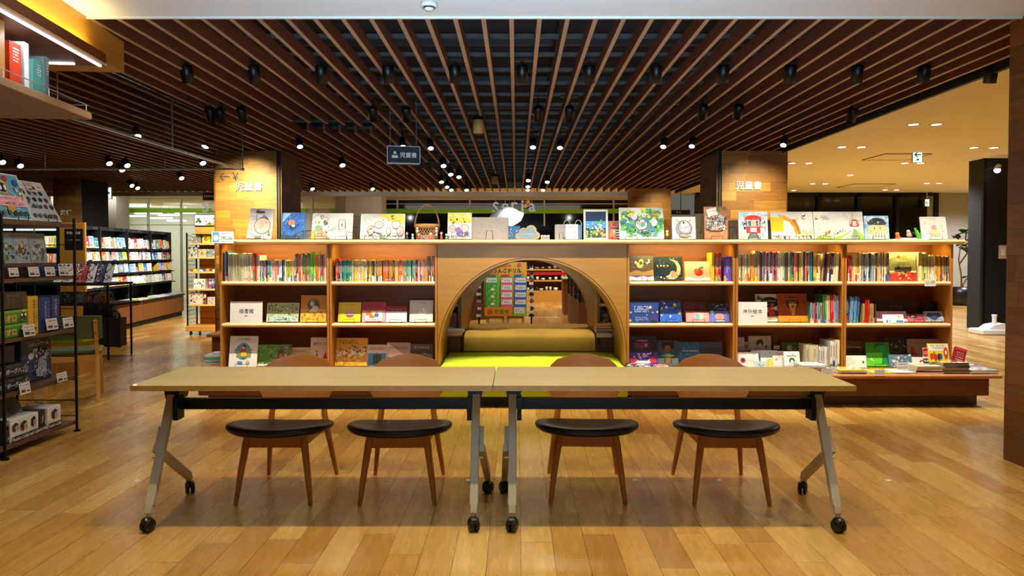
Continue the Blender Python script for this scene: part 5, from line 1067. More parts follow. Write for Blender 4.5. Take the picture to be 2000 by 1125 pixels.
# ---- MIDDLE SHELVES (face-out)
SY = 6.83
def mid(px0, px1, py0, cover, ops, label, **k): return cover_book(px0, px1, py0, Z2, k.pop('Y', SY), cover, ops, label, **k)
def up(px0, px1, py0, cover, ops, label, **k): return cover_book(px0, px1, py0, Z1, k.pop('Y', SY), cover, ops, label, **k)
def low(px0, px1, py0, cover, ops, label, **k): return cover_book(px0, px1, py0, ZL, k.pop('Y', 6.80), cover, ops, label, **k)
def shelf_card(px0, px1, py0, zb, Y, big, lab):
    p0, p1 = P(px0, 600, Y), P(px1, py0, Y); W = p1.x - p0.x; Hh = p1.z - zb
    m = MB(); m.box(-W / 2, W / 2, 0, .003, 0, Hh, 'print', '#e2dfd8'); m.text(big, 0, Hh * .55, Hh * .22, -.0006, K, 'matte', .004); m.text('絵本', 0, Hh * .33, Hh * .07, -.0006, K, 'matte', .004)
    o = m.build('divider_card', label=lab, cat='card', loc=((p0.x + p1.x) / 2, Y, zb + .001)); o.rotation_euler = (-.06, 0, 0)
shelf_card(449, 512, 589, Z2, 6.80, '福音館', 'grey white name card with black kanji on the middle shelf, leftmost bay')
mid(519, 581, 592, '#e4e2d0', [('r', .02, .02, .98, .98, '#a8b07a'), ('n', 160, .04, .3, .96, .96, .045, ['#6a6a3a', '#c8cc9a', '#8a9a5a', '#e4e4c4', '#4f4f30', '#b8a86a']), ('p', [(.02, .02), (.02, .2), (.3, .34), (.7, .34), (.98, .2), (.98, .02)], '#a9c4b8'), ('n', 40, .05, .04, .95, .26, .05, ['#7a8a5a', '#c0d4cc', '#5a6a4a', '#8ab0a8'])], 'speckled green forest picture book right of the kanji card')
mid(585, 636, 577, '#c8882a', [('r', .0, .0, 1, .48, '#e0a832'), ('n', 30, .08, .04, .92, .4, .045, ['#c88a22', '#f0c860', '#a86a1a']), ('e', .5, .62, .24, .25, '#8a5a1e'), ('e', .5, .6, .2, .21, '#4a4a3c'), ('e', .44, .68, .09, .1, '#b8b49a'), ('e', .56, .5, .13, .1, '#d8d4c0'), ('e', .5, .42, .14, .06, '#efece0'), ('n', 24, .2, .34, .8, .9, .02, ['#e4b850', '#6a3a14', '#efe0b0'])], 'golden orange picture book with dark oval fairy picture', lean=.2)
mid(659, 703, 591, '#e6cc1e', [('t', 'ちいさなヨット', .52, .86, .07, '#3a3a20', .01), ('e', .52, .4, .22, .19, '#7a7a72'), ('e', .52, .42, .19, .17, '#c8402c'), ('r', .3, .36, .74, .4, '#8ac0c0'), ('p', [(.54, .44), (.54, .66), (.36, .46)], Wt), ('p', [(.57, .46), (.57, .6), (.68, .46)], Wt)], 'yellow picture book with a little red round boat')
mid(706, 752, 590, '#c83a4a', [('r', .02, .58, .98, .98, '#a82c3a'), ('r', .0, .0, .14, .58, '#f0b0b0'), ('r', .86, .0, 1, .58, '#f0b0b0'), ('r', .14, .04, .86, .56, '#f4ecec'), ('p', [(.18, .3), (.14, .5), (.26, .62), (.4, .52), (.42, .36), (.56, .26), (.48, .16), (.34, .2), (.28, .34)], '#e07828'), ('e', .62, .34, .12, .1, '#4a7ab0'), ('e', .64, .46, .07, .07, '#d88a5a'), ('t', 'りすのおはなし', .5, .8, .08, '#5a1420', .01)], 'red and white picture book with an orange tailed squirrel', lean=.18)
mid(753, 794, 598, '#8e1a2a', [('r', .0, .0, 1, .66, '#f6f0f2'), ('n', 16, .08, .1, .92, .5, .04, ['#f0dce0', '#e8ccd4', '#faf6f6']), ('l', [(.2, .5), (.4, .2), (.7, .45)], .012, '#c8a8b0'), ('e', .08, .88, .03, .03, '#e0a0a8'), ('e', .9, .88, .03, .03, '#e0a0a8'), ('w', .24, .74, .76, .84, 1, '#d88a90')], 'low dark red and white picture book beside the squirrel book', lean=.18)
mid(799, 845, 587, '#d6d4ce', [('t', 'しろいもり', .5, .88, .08, '#6a6a66', .01), ('p', [(.36, .3), (.44, .56), (.58, .66), (.72, .46), (.64, .28)], '#f4f2ea'), ('l', [(.4, .32), (.64, .44)], .02, '#c8b48a'), ('e', .52, .5, .05, .05, '#e0b030'), ('l', [(.44, .56), (.58, .66)], .012, '#b0a890')], 'pale grey picture book with a folded white shape')
# bay right of the arch
mid(1229, 1287, 588, '#2c4c9a', [('r', .02, .02, .98, .98, '#2a478e')] + [('s', a, b_, r_, '#f0dc7a') for a, b_, r_ in ((.06, .5, .07), (.04, .12, .09), (.72, .74, .1), (.96, .52, .07), (.6, .38, .04), (.8, .5, .05), (.28, .08, .03), (.94, .1, .03))] + [('w', .18, .5, .66, .82, 4, '#dfe8f8'), ('w', .2, .12, .62, .3, 3, '#a8bce8'), ('p', [(.7, .1), (.76, .42), (.9, .46), (.98, .1)], '#4a3f8a')], 'dark blue announcement card with stars and white text lines', name='announcement_card', cat='card', stands=0, lean=.06, t_=.003, Y=6.80)
mid(1290, 1333, 587, '#1c3a86', [('r', .0, .0, 1, .56, '#2a62c8'), ('n', 30, .05, .05, .95, .95, .016, ['#f4f0d0', '#ffffff', '#f0d84a'])] + [('s', a, b_, r_, '#f0d02a') for a, b_, r_ in ((.22, .86, .07), (.7, .78, .12), (.1, .62, .08), (.9, .4, .1), (.08, .3, .07))] + [('e', .3, .66, .06, .07, '#c8d4e8'), ('t', 'ほしのよる', .5, .64, .06, '#d8e0f4', .01), ('r', .44, .2, .5, .3, '#f0f0f0')], 'blue picture book scattered with yellow stars and white dots')
mid(1336, 1378, 588, '#6e2418', [('n', 60, .03, .3, .97, .97, .05, ['#8a3220', '#541810', '#a0402a'])], 'dark rusty red picture book behind the pink one', Y=6.90, stands=0, lean=.12)
mid(1341, 1387, 609, '#d87a7a', [('r', .04, .04, .96, .94, '#e49a92'), ('e', .6, .5, .34, .38, '#e8c8a0'), ('e', .5, .46, .2, .3, '#6ab0b8'), ('n', 24, .2, .15, .85, .85, .06, ['#e8d8b0', '#5aa0b0', '#f0f0e8', '#d88a5a']), ('w', .3, .84, .8, .9, 1, '#f8e8e0')], 'small pink picture book with teal figures in a circle', lean=.3, Y=6.82)
mid(1386, 1426, 593, '#1a1a30', [('n', 26, .05, .6, .95, .95, .03, ['#d84a7a', '#e8c83a', '#4ab0a0', '#c8c8e0']), ('r', 0, .0, 1, .58, '#6a70c4'), ('e', .5, .26, .22, .22, '#f0a890'), ('e', .5, .24, .17, .16, '#e88a72'), ('e', .14, .5, .1, .1, '#b8dcec'), ('l', [(.26, .04), (.74, .04)], .03, '#f4f4f4'), ('t', 'つきのまち', .5, .5, .08, '#2a2a5a', .01)], 'dark navy and violet picture book with an orange pink moon', lean=.26)
up(1226, 1277, 500, '#8c8888', [('r', 0, .62, 1, 1, '#58544e'), ('r', 0, .3, 1, .62, '#6e5c3e'), ('p', [(0, .3), (.3, .42), (.6, .34), (1, .44), (1, .2), (0, .2)], '#d0a868'), ('p', [(0, 0), (0, .22), (.3, .1), (.6, .2), (.8, .12), (1, .2), (1, 0)], '#e8e2f0'), ('n', 30, .04, .5, .96, .96, .016, ['#f4ecd0', '#e8d89a']), ('e', .3, .72, .06, .07, '#e8d07a'), ('e', .46, .62, .13, .13, '#e8d896'), ('e', .52, .76, .1, .1, '#e8d07a'), ('e', .5, .7, .07, .07, '#6a5a40'), ('e', .76, .78, .1, .1, '#f0ecdc'), ('e', .72, .81, .085, .085, '#58544e'), ('n', 14, .1, .02, .9, .14, .05, ['#b8b0d8', '#8a9ac0', '#f4f0f8'])], 'grey gold picture book with swirling clouds and a small moon', lean=.16)
up(1278, 1334, 502, '#1e2c34', [('n', 40, .03, .03, .97, .97, .06, ['#24384a', '#1c2a30', '#30505e', '#2a3a34']), ('e', .62, .46, .38, .42, '#e9d892'), ('e', .52, .5, .34, .37, '#22343e'), ('n', 10, .4, .12, .8, .2, .06, ['#e9d892', '#d8c070']), ('e', .66, .3, .13, .1, '#d8b89a'), ('e', .58, .2, .1, .06, '#e8e0d0'), ('n', 20, .04, .04, .96, .3, .035, ['#d8e8f0', '#8ab0c8', '#4a8a9a']), ('w', .1, .55, .5, .68, 1, '#f0e4b0'), ('n', 26, .05, .5, .95, .97, .012, ['#f4f0d8'])], 'dark teal picture book with a big golden crescent moon', lean=.16, t_=.02)
up(1338, 1388, 511, '#ecd8a8', [('r', 0, 0, 1, .14, '#f2ead8'), ('r', .03, .16, .97, .97, '#ecdcb0'), ('e', .55, .42, .22, .19, '#d8341e'), ('e', .46, .5, .13, .12, '#e06a3a'), ('p', [(.58, .66), (.7, .74), (.74, .66), (.64, .62)], '#5a8a3a'), ('r', .57, .6, .6, .68, '#6a4a2a')], 'cream picture book with a red apple', lean=.16)
# lower shelf right of the arch
low(1228, 1286, 656, '#2a1420', [('n', 40, .05, .5, .95, .96, .05, ['#3c1c24', '#1c1018', '#4c2430']), ('e', .5, .84, .2, .02, '#a87a9a'), ('e', .62, .7, .06, .06, '#d8843a'), ('w', .24, .6, .7, .78, 3, '#a8405a'), ('r', 0, 0, 1, .46, '#5a3a96'), ('n', 40, .04, .04, .96, .44, .06, ['#8a5ac8', '#c8b0e8', '#e0dcf0', '#3c2470']), ('e', .18, .2, .12, .1, '#c8344a'), ('e', .84, .2, .12, .1, '#c8344a'), ('e', .5, .14, .26, .05, '#f4f0f4'), ('l', [(.3, .2), (.5, .08), (.7, .2)], .03, '#f0e8f0')], 'black and purple picture book with a grinning monster', Y=6.83, stands=0, lean=.2, t_=.02)
low(1286, 1326, 664, '#2e5a5c', [('n', 20, .05, .5, .95, .95, .06, ['#356466', '#2a5052']), ('r', 0, 0, 1, .3, '#a8dce4'), ('e', .5, .78, .26, .14, '#20140e'), ('n', 26, .24, .66, .76, .94, .05, ['#1c120c', '#2a1a10']), ('e', .5, .68, .13, .13, '#8a5232'), ('l', [(.45, .62), (.55, .62)], .02, '#6a2018'), ('p', [(.3, .1), (.38, .5), (.62, .5), (.72, .1)], '#7a9a6a'), ('r', .4, .1, .62, .3, '#e8c89a'), ('w', .2, .36, .8, .46, 1, '#e0e8d8')], 'dark teal picture book with a wild haired person', Y=6.88, stands=0, lean=.16)
low(1323, 1369, 667, '#2c6a94', [('n', 26, .05, .2, .95, .95, .07, ['#347aa4', '#245a80', '#3f88b0']), ('e', .35, .14, .2, .1, '#c8c4cc'), ('e', .7, .16, .18, .1, '#a8a8bc'), ('w', .2, .58, .9, .68, 1, '#dce8ec')], 'blue picture book with pale clouds at its foot', Y=6.88, stands=0, lean=.16)
low(1367, 1413, 667, '#2c4444', [('r', 0, .75, 1, 1, '#4a5450'), ('l', [(.3, .2), (.6, .4), (.9, .5)], .04, '#8a3a5a'), ('l', [(.5, .2), (.7, .5)], .04, '#7a3454'), ('l', [(.55, .2), (.9, .3)], .03, '#9a4a6a'), ('n', 16, .4, .1, .95, .5, .04, ['#6a2c48', '#34504c'])], 'dark grey green picture book with purple spiky leaves', Y=6.88, stands=0, lean=.16)
# lower shelf left
low(444, 499, 657, '#e8e6dc', [('t', 'こんとあき', .5, .90, .075, '#2c5a3a', .03), ('e', .5, .5, .24, .28, '#6f8fa0'), ('r', .26, .3, .78, .5, '#8a8a5a'), ('n', 20, .22, .34, .8, .66, .04, ['#7a9aa8', '#9aa86a', '#5f6f50']), ('e', .52, .66, .06, .055, '#2a1a14'), ('e', .5, .62, .045, .04, '#e8b898'), ('e', .5, .5, .09, .08, '#c83a28'), ('e', .52, .4, .1, .08, '#e8c02a'), ('r', .42, .28, .6, .34, '#4a8a5a'), ('e', .4, .14, .09, .04, '#4a90c0'), ('e', .68, .15, .06, .05, '#d8a890'), ('r', .3, .02, .74, .05, '#d8e4d8')], 'white picture book with a child in red and yellow before a landscape', lean=.2)
low(492, 566, 673, '#5c8a38', [('n', 80, .03, .1, .7, .95, .07, ['#6a9a44', '#4a7a2c', '#7fae50', '#3f6a28']), ('n', 40, .6, .1, .98, .95, .07, ['#a8b08a', '#8a8a6a', '#c8c8b0', '#6a6a4a']), ('e', .72, .5, .14, .3, '#5a4034'), ('e', .73, .4, .1, .18, '#a87a5a'), ('w', .68, .86, .98, .93, 1, '#2c3c1c'), ('r', 0, 0, .5, .1, '#e8ecd8')], 'green meadow picture book with a brown haired head', Y=6.84, lean=.2)
low(548, 612, 677, '#d4ceb8', [('t', 'こいぬのおはなし', .5, .8, .12, '#5a5040', .01), ('e', .5, .4, .1, .06, '#c89a4a'), ('e', .3, .3, .1, .08, '#e8e0c8')], 'cream picture book with a line of kana above two spots', Y=6.90, stands=0, lean=.12)
low(604, 643, 658, '#e0ded2', [('t', 'あかくさま', .52, .78, .10, '#302820', .02), ('w', .4, .9, .65, .94, 1, '#6a6a5a'), ('p', [(.2, .24), (.32, .46), (.44, .24)], '#2a5ab0'), ('p', [(.62, .24), (.76, .5), (.9, .24)], '#c8242c'), ('e', .32, .5, .035, .035, '#c85a2a'), ('e', .76, .53, .035, .035, '#e0c8a0')], 'white picture book with one blue and one red triangle figure', Y=6.88, stands=0, lean=.14)
low(652, 715, 661, '#dca428', [('n', 50, .04, .02, .96, .4, .07, ['#e8b83a', '#c88a1c', '#f0c850']), ('n', 60, .05, .34, .95, .62, .06, ['#f6f2e4', '#f6f2e4', '#e8dcb8', '#b87a2a']), ('n', 22, .3, .5, .95, .72, .05, ['#8a5a2a', '#d8a03a', '#6a4018']), ('w', .08, .9, .6, .95, 1, '#6a4a1a'), ('t', 'ぐるんぱくん', .4, .84, .11, '#5a3410', .02)], 'golden yellow picture book with a big white splash of animals', Y=6.84)
low(711, 754, 672, '#dcdad0', [('t', 'わにわにのおと', .5, .82, .09, '#3a4a3a', .02), ('r', .06, .04, .96, .6, '#4a90c0'), ('n', 12, .1, .08, .9, .56, .08, ['#5aa0cc', '#3f80b0']), ('p', [(.3, .12), (.28, .48), (.4, .56), (.62, .56), (.74, .48), (.7, .12)], '#3c5a44'), ('l', [(.5, .12), (.5, .54)], .015, '#20302a')], 'white and blue picture book with a dark green jacket', Y=6.86, stands=0, lean=.16)
low(752, 800, 668, '#b0a89a', [('p', [(0, 1), (1, .3), (1, 0), (0, .4)], '#f4f2ee'), ('p', [(0, 0), (0, .36), (.5, .3), (1, 0)], '#c86a3a'), ('n', 20, .05, .05, .95, .4, .06, ['#a84a2a', '#e8b070', '#5a7a4a']), ('t', 'そらのおふとん', .5, .78, .1, '#504a40', .01)], 'grey picture book crossed by a white slope over red ground', Y=6.88, stands=0, lean=.16)
low(798, 845, 671, '#3c3a36', [('r', .02, .74, .98, .98, '#5a564e'), ('t', 'もりのおふろ', .5, .85, .1, '#d8d2c0', .01), ('p', [(0, .6), (.3, .5), (.6, .62), (1, .5), (1, 0), (0, 0)], '#6a7a5a'), ('n', 30, .05, .05, .95, .56, .07, ['#8a5a3a', '#4a5a40', '#a8a080', '#6a4028'])], 'dark brown picture book with forest animals', Y=6.88, stands=0, lean=.16)
# middle shelf, second bay right
shelf_card(1442, 1499, 590, Z2, 6.79, '海外絵本', 'grey white kanji name card, middle shelf, second bay right of the arch')
mid(1479, 1534, 575, '#dcd4b4', [('e', .5, .7, .33, .2, '#141414'), ('t', 'きょうりゅう', .5, .75, .07, '#e4dcc4', .02), ('t', 'がいっぱい', .5, .63, .07, '#e4dcc4', .02), ('p', [(0, .24), (0, .34), (.2, .44), (.35, .3), (.6, .46), (.85, .34), (1, .4), (1, .2), (0, .2)], '#2c2c38'), ('p', [(.46, .2), (.42, .48), (.5, .56), (.54, .44), (.64, .4), (.66, .2)], '#c8302a'), ('e', .58, .54, .05, .05, '#c8302a'), ('p', [(.8, .46), (.96, .66), (1, .5)], '#2f6a34'), ('p', [(.04, .8), (.08, .96), (.3, .8)], '#3a6a38'), ('r', 0, 0, 1, .18, '#eee8d4'), ('n', 16, .05, .04, .95, .16, .03, ['#8a9a2a', '#c8302a', '#3a5aa0', '#e0c030'])], 'cream picture book with a black oval title and red dinosaur', lean=.2, Y=6.86)
mid(1522, 1580, 574, '#9c4016', [('r', 0, 0, 1, .2, '#f08c1a'), ('e', .5, .66, .23, .24, '#4a1c0c'), ('t', 'レッドリスト', .5, .8, .06, '#e8c8a8', .02), ('t', 'がきえる', .5, .7, .06, '#e8c8a8', .02), ('l', [(.1, .66), (.28, .66)], .012, '#4a1c0c'), ('l', [(.72, .66), (.9, .66)], .012, '#4a1c0c'), ('p', [(.36, .64), (.46, .24), (.54, .24), (.64, .64)], '#c8963a'), ('e', .5, .6, .1, .06, '#c8963a'), ('e', .5, .54, .04, .04, '#6a2a14')], 'burnt orange picture book with a gold animal head in a dark disc', lean=.2, Y=6.84)
cover_book(1594, 1612, 562, Z2, 7.01, '#161412', [('e', .5, .86, .12, .1, '#7a4a4a'), ('l', [(.6, .1), (.72, .9)], .02, '#b89a3a')], 'tall thin black picture book standing behind the middle shelf spines', stands=0, lean=.05)
# middle shelf, rightmost bay
mid(1710, 1775, 584, '#2a211c', [('t', 'ひこうじょう', .66, .68, .09, '#c0b4a0', .01), ('l', [(.15, .82), (.28, .5)], .014, '#6a4a2c'), ('n', 10, .1, .2, .9, .5, .05, ['#352a22', '#241c18'])], 'very dark brown picture book at the back of the rightmost middle shelf', Y=6.94, stands=0, lean=.1)
mid(1766, 1806, 583, '#4a1812', [('n', 40, .05, .3, .95, .95, .04, ['#5c2018', '#38100c', '#6a2a1e']), ('w', .15, .6, .85, .85, 4, '#7a3428')], 'dark red picture book at the back of the rightmost middle shelf', Y=6.97, stands=0, lean=.12)
mid(1714, 1776, 608, '#e8a8c4', [('n', 30, .04, .04, .6, .9, .1, ['#f0c0d8', '#e8d04a', '#f4e0ec', '#d890b8']), ('e', .84, .4, .12, .2, '#e89a2a')], 'glossy pink boxed picture book lying back on the shelf', Y=6.85, stands=0, lean=.5, t_=.02, edge='#2a2a2a', lift=.010)
mid(1727, 1768, 613, '#eceef0', [('t', 'はたらくくるま', .5, .8, .12, '#b04a5a', .01), ('e', .78, .74, .16, .16, '#f0c81e'), ('t', '77', .78, .74, .12, '#c83a2a', .03), ('w', .1, .5, .6, .64, 1, '#5ab0c8'), ('n', 16, .1, .08, .6, .4, .08, ['#4a78b8', '#9ab0c8', '#e8e8e8']), ('r', .62, .12, .96, .34, '#5a88b8')], 'white card picture book with a yellow 77 badge', Y=6.76, stands=0, lean=.3, t_=.004)
mid(1776, 1811, 614, '#c85a68', [('n', 24, .05, .05, .95, .95, .07, ['#b84858', '#d87a84', '#a83a4a']), ('p', [(.1, .5), (.5, .5), (.5, .96), (.1, .96)], '#2f4a3a'), ('p', [(.16, .6), (.3, .9), (.44, .7)], '#e8e0c8'), ('l', [(.6, .7), (.7, .3), (.8, .4)], .04, '#f0e8e0')], 'rose red picture book with a green panel', Y=6.84, lean=.35)
mid(1803, 1842, 588, '#15181e', [('w', .3, .66, .8, .84, 2, '#34404c'), ('n', 10, .1, .5, .9, .95, .03, ['#262e38'])], 'black picture book behind the silver blue heart book', Y=6.95, stands=0, lean=.1)
mid(1809, 1846, 609, '#b4bcc8', [('p', [(.5, .1), (.12, .5), (.2, .84), (.5, .8), (.8, .84), (.88, .5)], '#3a5a94'), ('e', .5, .52, .17, .22, '#54749e'), ('w', .34, .56, .66, .66, 1, '#c8d4e4'), ('n', 20, .02, .02, .98, .2, .04, ['#dfe3ea', '#8a98ac'])], 'silver picture book with a blue heart shape', Y=6.84, lean=.35, t_=.02)
# upper rightmost face-out
up(1738, 1791, 492, '#c8cc8a', [('n', 30, .04, .5, .96, .96, .08, ['#d4d89a', '#b8c078', '#e0e0b0']), ('r', .0, 0, 1, .3, '#a83422'), ('n', 24, .04, .02, .96, .3, .06, ['#c8402c', '#8a2418', '#e89a5a']), ('e', .36, .84, .06, .05, '#c86a3a'), ('e', .56, .84, .05, .05, '#e8b04a'), ('r', .2, .34, .8, .48, '#4a4030'), ('n', 14, .18, .32, .82, .54, .05, ['#6a5a3c', '#2a2a20', '#8a6a40']), ('w', .28, .56, .76, .66, 2, '#5a6a4a')], 'pale green picture book with a red foot, facing out among the spines', lean=.1, Y=6.80, stands=0, t_=.02)
card(1806, 1828, 545, 559, 6.735, '#e6e4de', [('w', .1, .2, .5, .8, 3, '#6a6a6a'), ('w', .55, .3, .9, .8, 3, '#8a8a8a')], 'small white price card on the upper shelf edge of the rightmost bay', 'price_card')
# lower shelf, second bay right: black board book tray
rk = thing('display_riser', 'black display riser with small white picture books, second bay right of the arch', 'display riser', (bx(1500), 6.94, ZL + .001)); m = MB(); W = bx(1556) - bx(1444)
m.box(-W / 2, W / 2, .0, .13, 0, .13, 'black_panel'); m.build('riser_body', rk)
ZR = ZL + .132
def rb(px0, px1, py0, cover, ops, label, **k): return cover_book(px0, px1, py0, ZR, 6.97, cover, ops, label, lean=k.pop('lean', .12), stands=k.pop('stands', 0), lift=.006, **k)
rb(1438, 1456, 657, '#d8ccc0', [('e', .5, .6, .3, .3, '#f0e8e0'), ('w', .2, .5, .8, .7, 2, '#c85a4a')], 'small round topped cream booklet on the black riser, far left')
rb(1452, 1463, 666, '#c8b8a4', [('e', .5, .5, .3, .2, '#a87a5a')], 'small tan picture book on the black riser')
rb(1464, 1508, 656, '#d8ceb8', [('e', .5, .5, .24, .26, '#2f4a22'), ('e', .5, .36, .14, .16, '#d8ceb8'), ('n', 20, .28, .34, .7, .78, .05, ['#3f5f2c', '#2a3f1c', '#5a7a3a']), ('e', .8, .84, .05, .05, '#b84a2a'), ('p', [(.7, .2), (.78, .4), (.84, .2)], '#5a5a3a')], 'cream picture book with a dark green leafy wreath', t_=.02, stands=1)
card(1511, 1523, 675, 682, 6.93, '#d8cfc4', [('w', .2, .3, .8, .7, 1, '#8a5a4a')], 'tiny cream tag on the black riser', 'price_card')
rb(1528, 1560, 667, '#4a6a32', [('n', 20, .05, .05, .95, .95, .08, ['#3f5f2a', '#5a7a3c']), ('e', .5, .36, .34, .34, '#c8b08a'), ('e', .5, .42, .24, .2, '#e0d0b0'), ('n', 10, .35, .3, .65, .5, .05, ['#7a4a2a', '#5a3a20']), ('r', .74, .1, .92, .3, '#c83a2a')], 'green picture book with a brown round nest')
FR = [(1439, 1484, 687, '#ece9e2', [('e', .3, .4, .2, .2, '#c8404a'), ('e', .3, .42, .1, .1, '#2a2a2a'), ('e', .8, .4, .14, .2, '#2f2f34'), ('w', .1, .84, .9, .92, 1, '#7a7a80')], 'white picture book with a red round bird badge', 6.80),
      (1470, 1504, 684, '#e4e8ee', [('n', 30, .2, .4, .95, .85, .08, ['#8a9ad0', '#c8d0e8', '#f4f4f8', '#6a7ab8'])], 'white picture book with blue scribbles', 6.84),
      (1488, 1522, 684, '#eceef2', [('n', 16, .3, .5, .9, .9, .06, ['#6a78b0', '#b8c0dc']), ('r', .3, .1, .7, .2, '#8a8a94')], 'white booklet with a small blue drawing', 6.82),
      (1512, 1534, 685, '#e8ded4', [('n', 12, .2, .4, .8, .9, .08, ['#c8a8a0', '#8a9ab8', '#e8b088'])], 'narrow pale booklet with a peach figure', 6.81),
      (1534, 1565, 686, '#f2f0e8', [('n', 16, .06, .6, .94, .94, .025, [K]), ('e', .5, .38, .2, .2, '#1f7a4a'), ('e', .5, .3, .11, .13, '#f2f0e8'), ('e', .74, .3, .05, .05, '#c8342a'), ('w', .2, .66, .8, .76, 1, '#5a5a5a'), ('n', 20, .1, .02, .9, .1, .03, [K, '#5a2a1a'])], 'white picture book with a green wreath and black dots', 6.78),
      (1463, 1485, 698, '#dfe4d8', [('n', 10, .2, .2, .9, .8, .1, ['#b8c8b0', '#e8e8c0'])], 'pale green booklet behind the chair top', 6.72),
      (1476, 1500, 705, '#c8d4da', [('l', [(.2, .7), (.5, .3), (.8, .6)], .05, '#2c3c3c'), ('l', [(.3, .3), (.5, .8)], .04, '#3a4a44'), ('n', 10, .1, .1, .9, .4, .05, ['#8a9a98', '#2f3f3c'])], 'pale blue grey booklet with dark leaves', 6.68),
      (1496, 1512, 700, '#ecdc3a', [('n', 12, .1, .1, .9, .9, .1, ['#e8e49a', '#d88aa8', '#f0e83a'])], 'yellow booklet with pink flecks', 6.69)]
for px0, px1, py0, c, ops, lab, Y in FR: cover_book(px0, px1, py0, ZL + .012, Y, c, ops, lab + ' on the crowded low shelf', stands=0, lean=.2, t_=.008, lift=.001)
# thin layer of magazines these lean on
def magazine(x0, x1, y0, y1, z, t_, c, rz, lab, grp, ops=None, spn=None, name='magazine'):
    W, D = x1 - x0, y1 - y0; m = MB()
    m.box(-W / 2, W / 2, -D / 2, D / 2, 0, .0008, 'shiny', c); m.box(-W / 2 + .001, W / 2 - .001, -D / 2 + .001, D / 2, .0008, t_ - .0008, 'matte', '#e2dccb'); m.box(-W / 2, W / 2, -D / 2, D / 2, t_ - .0008, t_, 'shiny', c)
    if spn: m.box(-W / 2, W / 2, -D / 2 - .0006, -D / 2 + .0004, 0, t_, 'print', spn)
    if ops: m.M = T(0, 0, t_) @ RX(-PI / 2); m.art(ops, -W / 2, -D / 2, W, D, -.0002, 'shiny'); m.M = I4
    o = m.build(name, label=lab, cat='magazine' if name == 'magazine' else 'book', group=grp, loc=((x0 + x1) / 2, (y0 + y1) / 2, z)); o.rotation_euler = (0, 0, rz); return o
def stack(px0, px1, Y, D, n, t_, cols, where, z=ZL, topops=None, seed=1):
    rr = random.Random(seed); x0, x1 = bx(px0, Y), bx(px1, Y)
    for i in range(n):
        c = rr.choice(cols); dx, dy = rr.uniform(-.006, .006), rr.uniform(-.005, .01)
        magazine(x0 + dx, x1 + dx, Y + dy, Y + D + dy, z + .001 + i * (t_ + .0016), t_, PAL.get(c, c), rr.uniform(-.04, .04), '%s magazine, %s from below, stack %s' % (c if c in PAL else 'printed', nth(i + 1), where), 'magazines of the stack ' + where, topops if i == n - 1 else None, spn=PAL[rr.choice(cols)] if rr.random() < .6 else None)
TO = [('n', 40, .05, .05, .95, .95, .1, ['#e8e4dc', '#a8c8dc', '#e8b040', '#c84a3a', '#f4f4f0', '#5a8ab8'])]
TW = [('n', 20, .05, .05, .95, .95, .1, ['#e8e4dc', '#d8e4ec', '#f4f4f0', '#c8d0d8']), ('w', .1, .3, .9, .8, 6, '#8a8a8a')]
stack(396, 436, 6.95, .27, 9, .009, ['teal', 'green', 'sky', 'teal', 'lime'], 'left of the leftmost bay', topops=TO, seed=2)
stack(372, 412, 6.55, .22, 1, .006, ['white'], 'at the left end of the ledge', topops=TW, seed=3)
stack(416, 452, 6.50, .22, 2, .006, ['white', 'cream'], 'before the leftmost bay, first', topops=TO, seed=4)
stack(462, 512, 6.48, .22, 2, .006, ['white', 'pink'], 'before the leftmost bay, second', topops=TO, seed=5)
stack(655, 700, 6.50, .22, 2, .007, ['ivory', 'white'], 'before the bay left of the arch', topops=TO, seed=6)
stack(1229, 1278, 6.52, .24, 5, .008, ['white', 'grey', 'red', 'black', 'pink'], 'beside the green bench', topops=TO, seed=7)
stack(1286, 1312, 6.52, .22, 4, .008, ['white', 'red', 'black', 'sky'], 'second right of the green bench', topops=TO, seed=8)
stack(1440, 1470, 6.5, .2, 1, .010, ['white'], 'under the crowded low shelf, left', topops=TW, seed=9)
stack(1474, 1570, 6.55, .3, 1, .010, ['white'], 'under the crowded low shelf, right', topops=TW, seed=10)
stack(1570, 1618, 6.47, .22, 6, .010, ['white', 'cream', 'white', 'grey'], 'of white card books before the second bay', topops=TW, seed=11)
stack(1622, 1643, 6.47, .24, 2, .007, ['sky', 'white'], 'left of the striped magazine pile', topops=TO, seed=12)
stack(1645, 1697, 6.43, .2, 3, .010, ['yellow', 'black', 'grey'], 'of yellow and black magazines on the right ledge', topops=TO, seed=13)
stack(1706, 1750, 6.46, .2, 1, .005, ['lime'], 'thin, left of the white letter stack', topops=TW, seed=14)
stack(1752, 1796, 6.45, .2, 1, .010, ['white'], 'thin, right of the small white card', topops=TW, seed=15)
stack(1795, 1846, 6.44, .22, 5, .012, ['ivory', 'maroon', 'cream'], 'of thick brown edged magazines', topops=TW, seed=16)
stack(1847, 1898, 6.44, .24, 9, .009, ['grey', 'white', 'brown', 'black'], 'tallest on the right ledge', topops=TO, seed=17)
stack(1902, 1955, 6.42, .2, 3, .010, ['white', 'grey'], 'at the right end of the ledge', topops=TO, seed=18)
stack(1895, 1925, 6.66, .24, 4, .009, ['red', 'sky', 'white'], 'behind, at the right end of the ledge', topops=TO, seed=19)
for i, (a, b_, c, d_) in enumerate([(1605, 1628, 720, 732), (1708, 1729, 722, 732), (1752, 1776, 708, 722)]):
    card(a, b_, c, d_, 6.39 if i < 2 else 6.43, '#dedcd8', [('w', .1, .6, .9, .9, 1, '#5a5a5a'), ('w', .1, .15, .9, .5, 3, '#8a8a8a')], 'small white price card on the right ledge, ' + ('left one', 'middle one', 'right one, standing on magazines')[i], 'price_card', lean=.2 if i == 2 else .1)
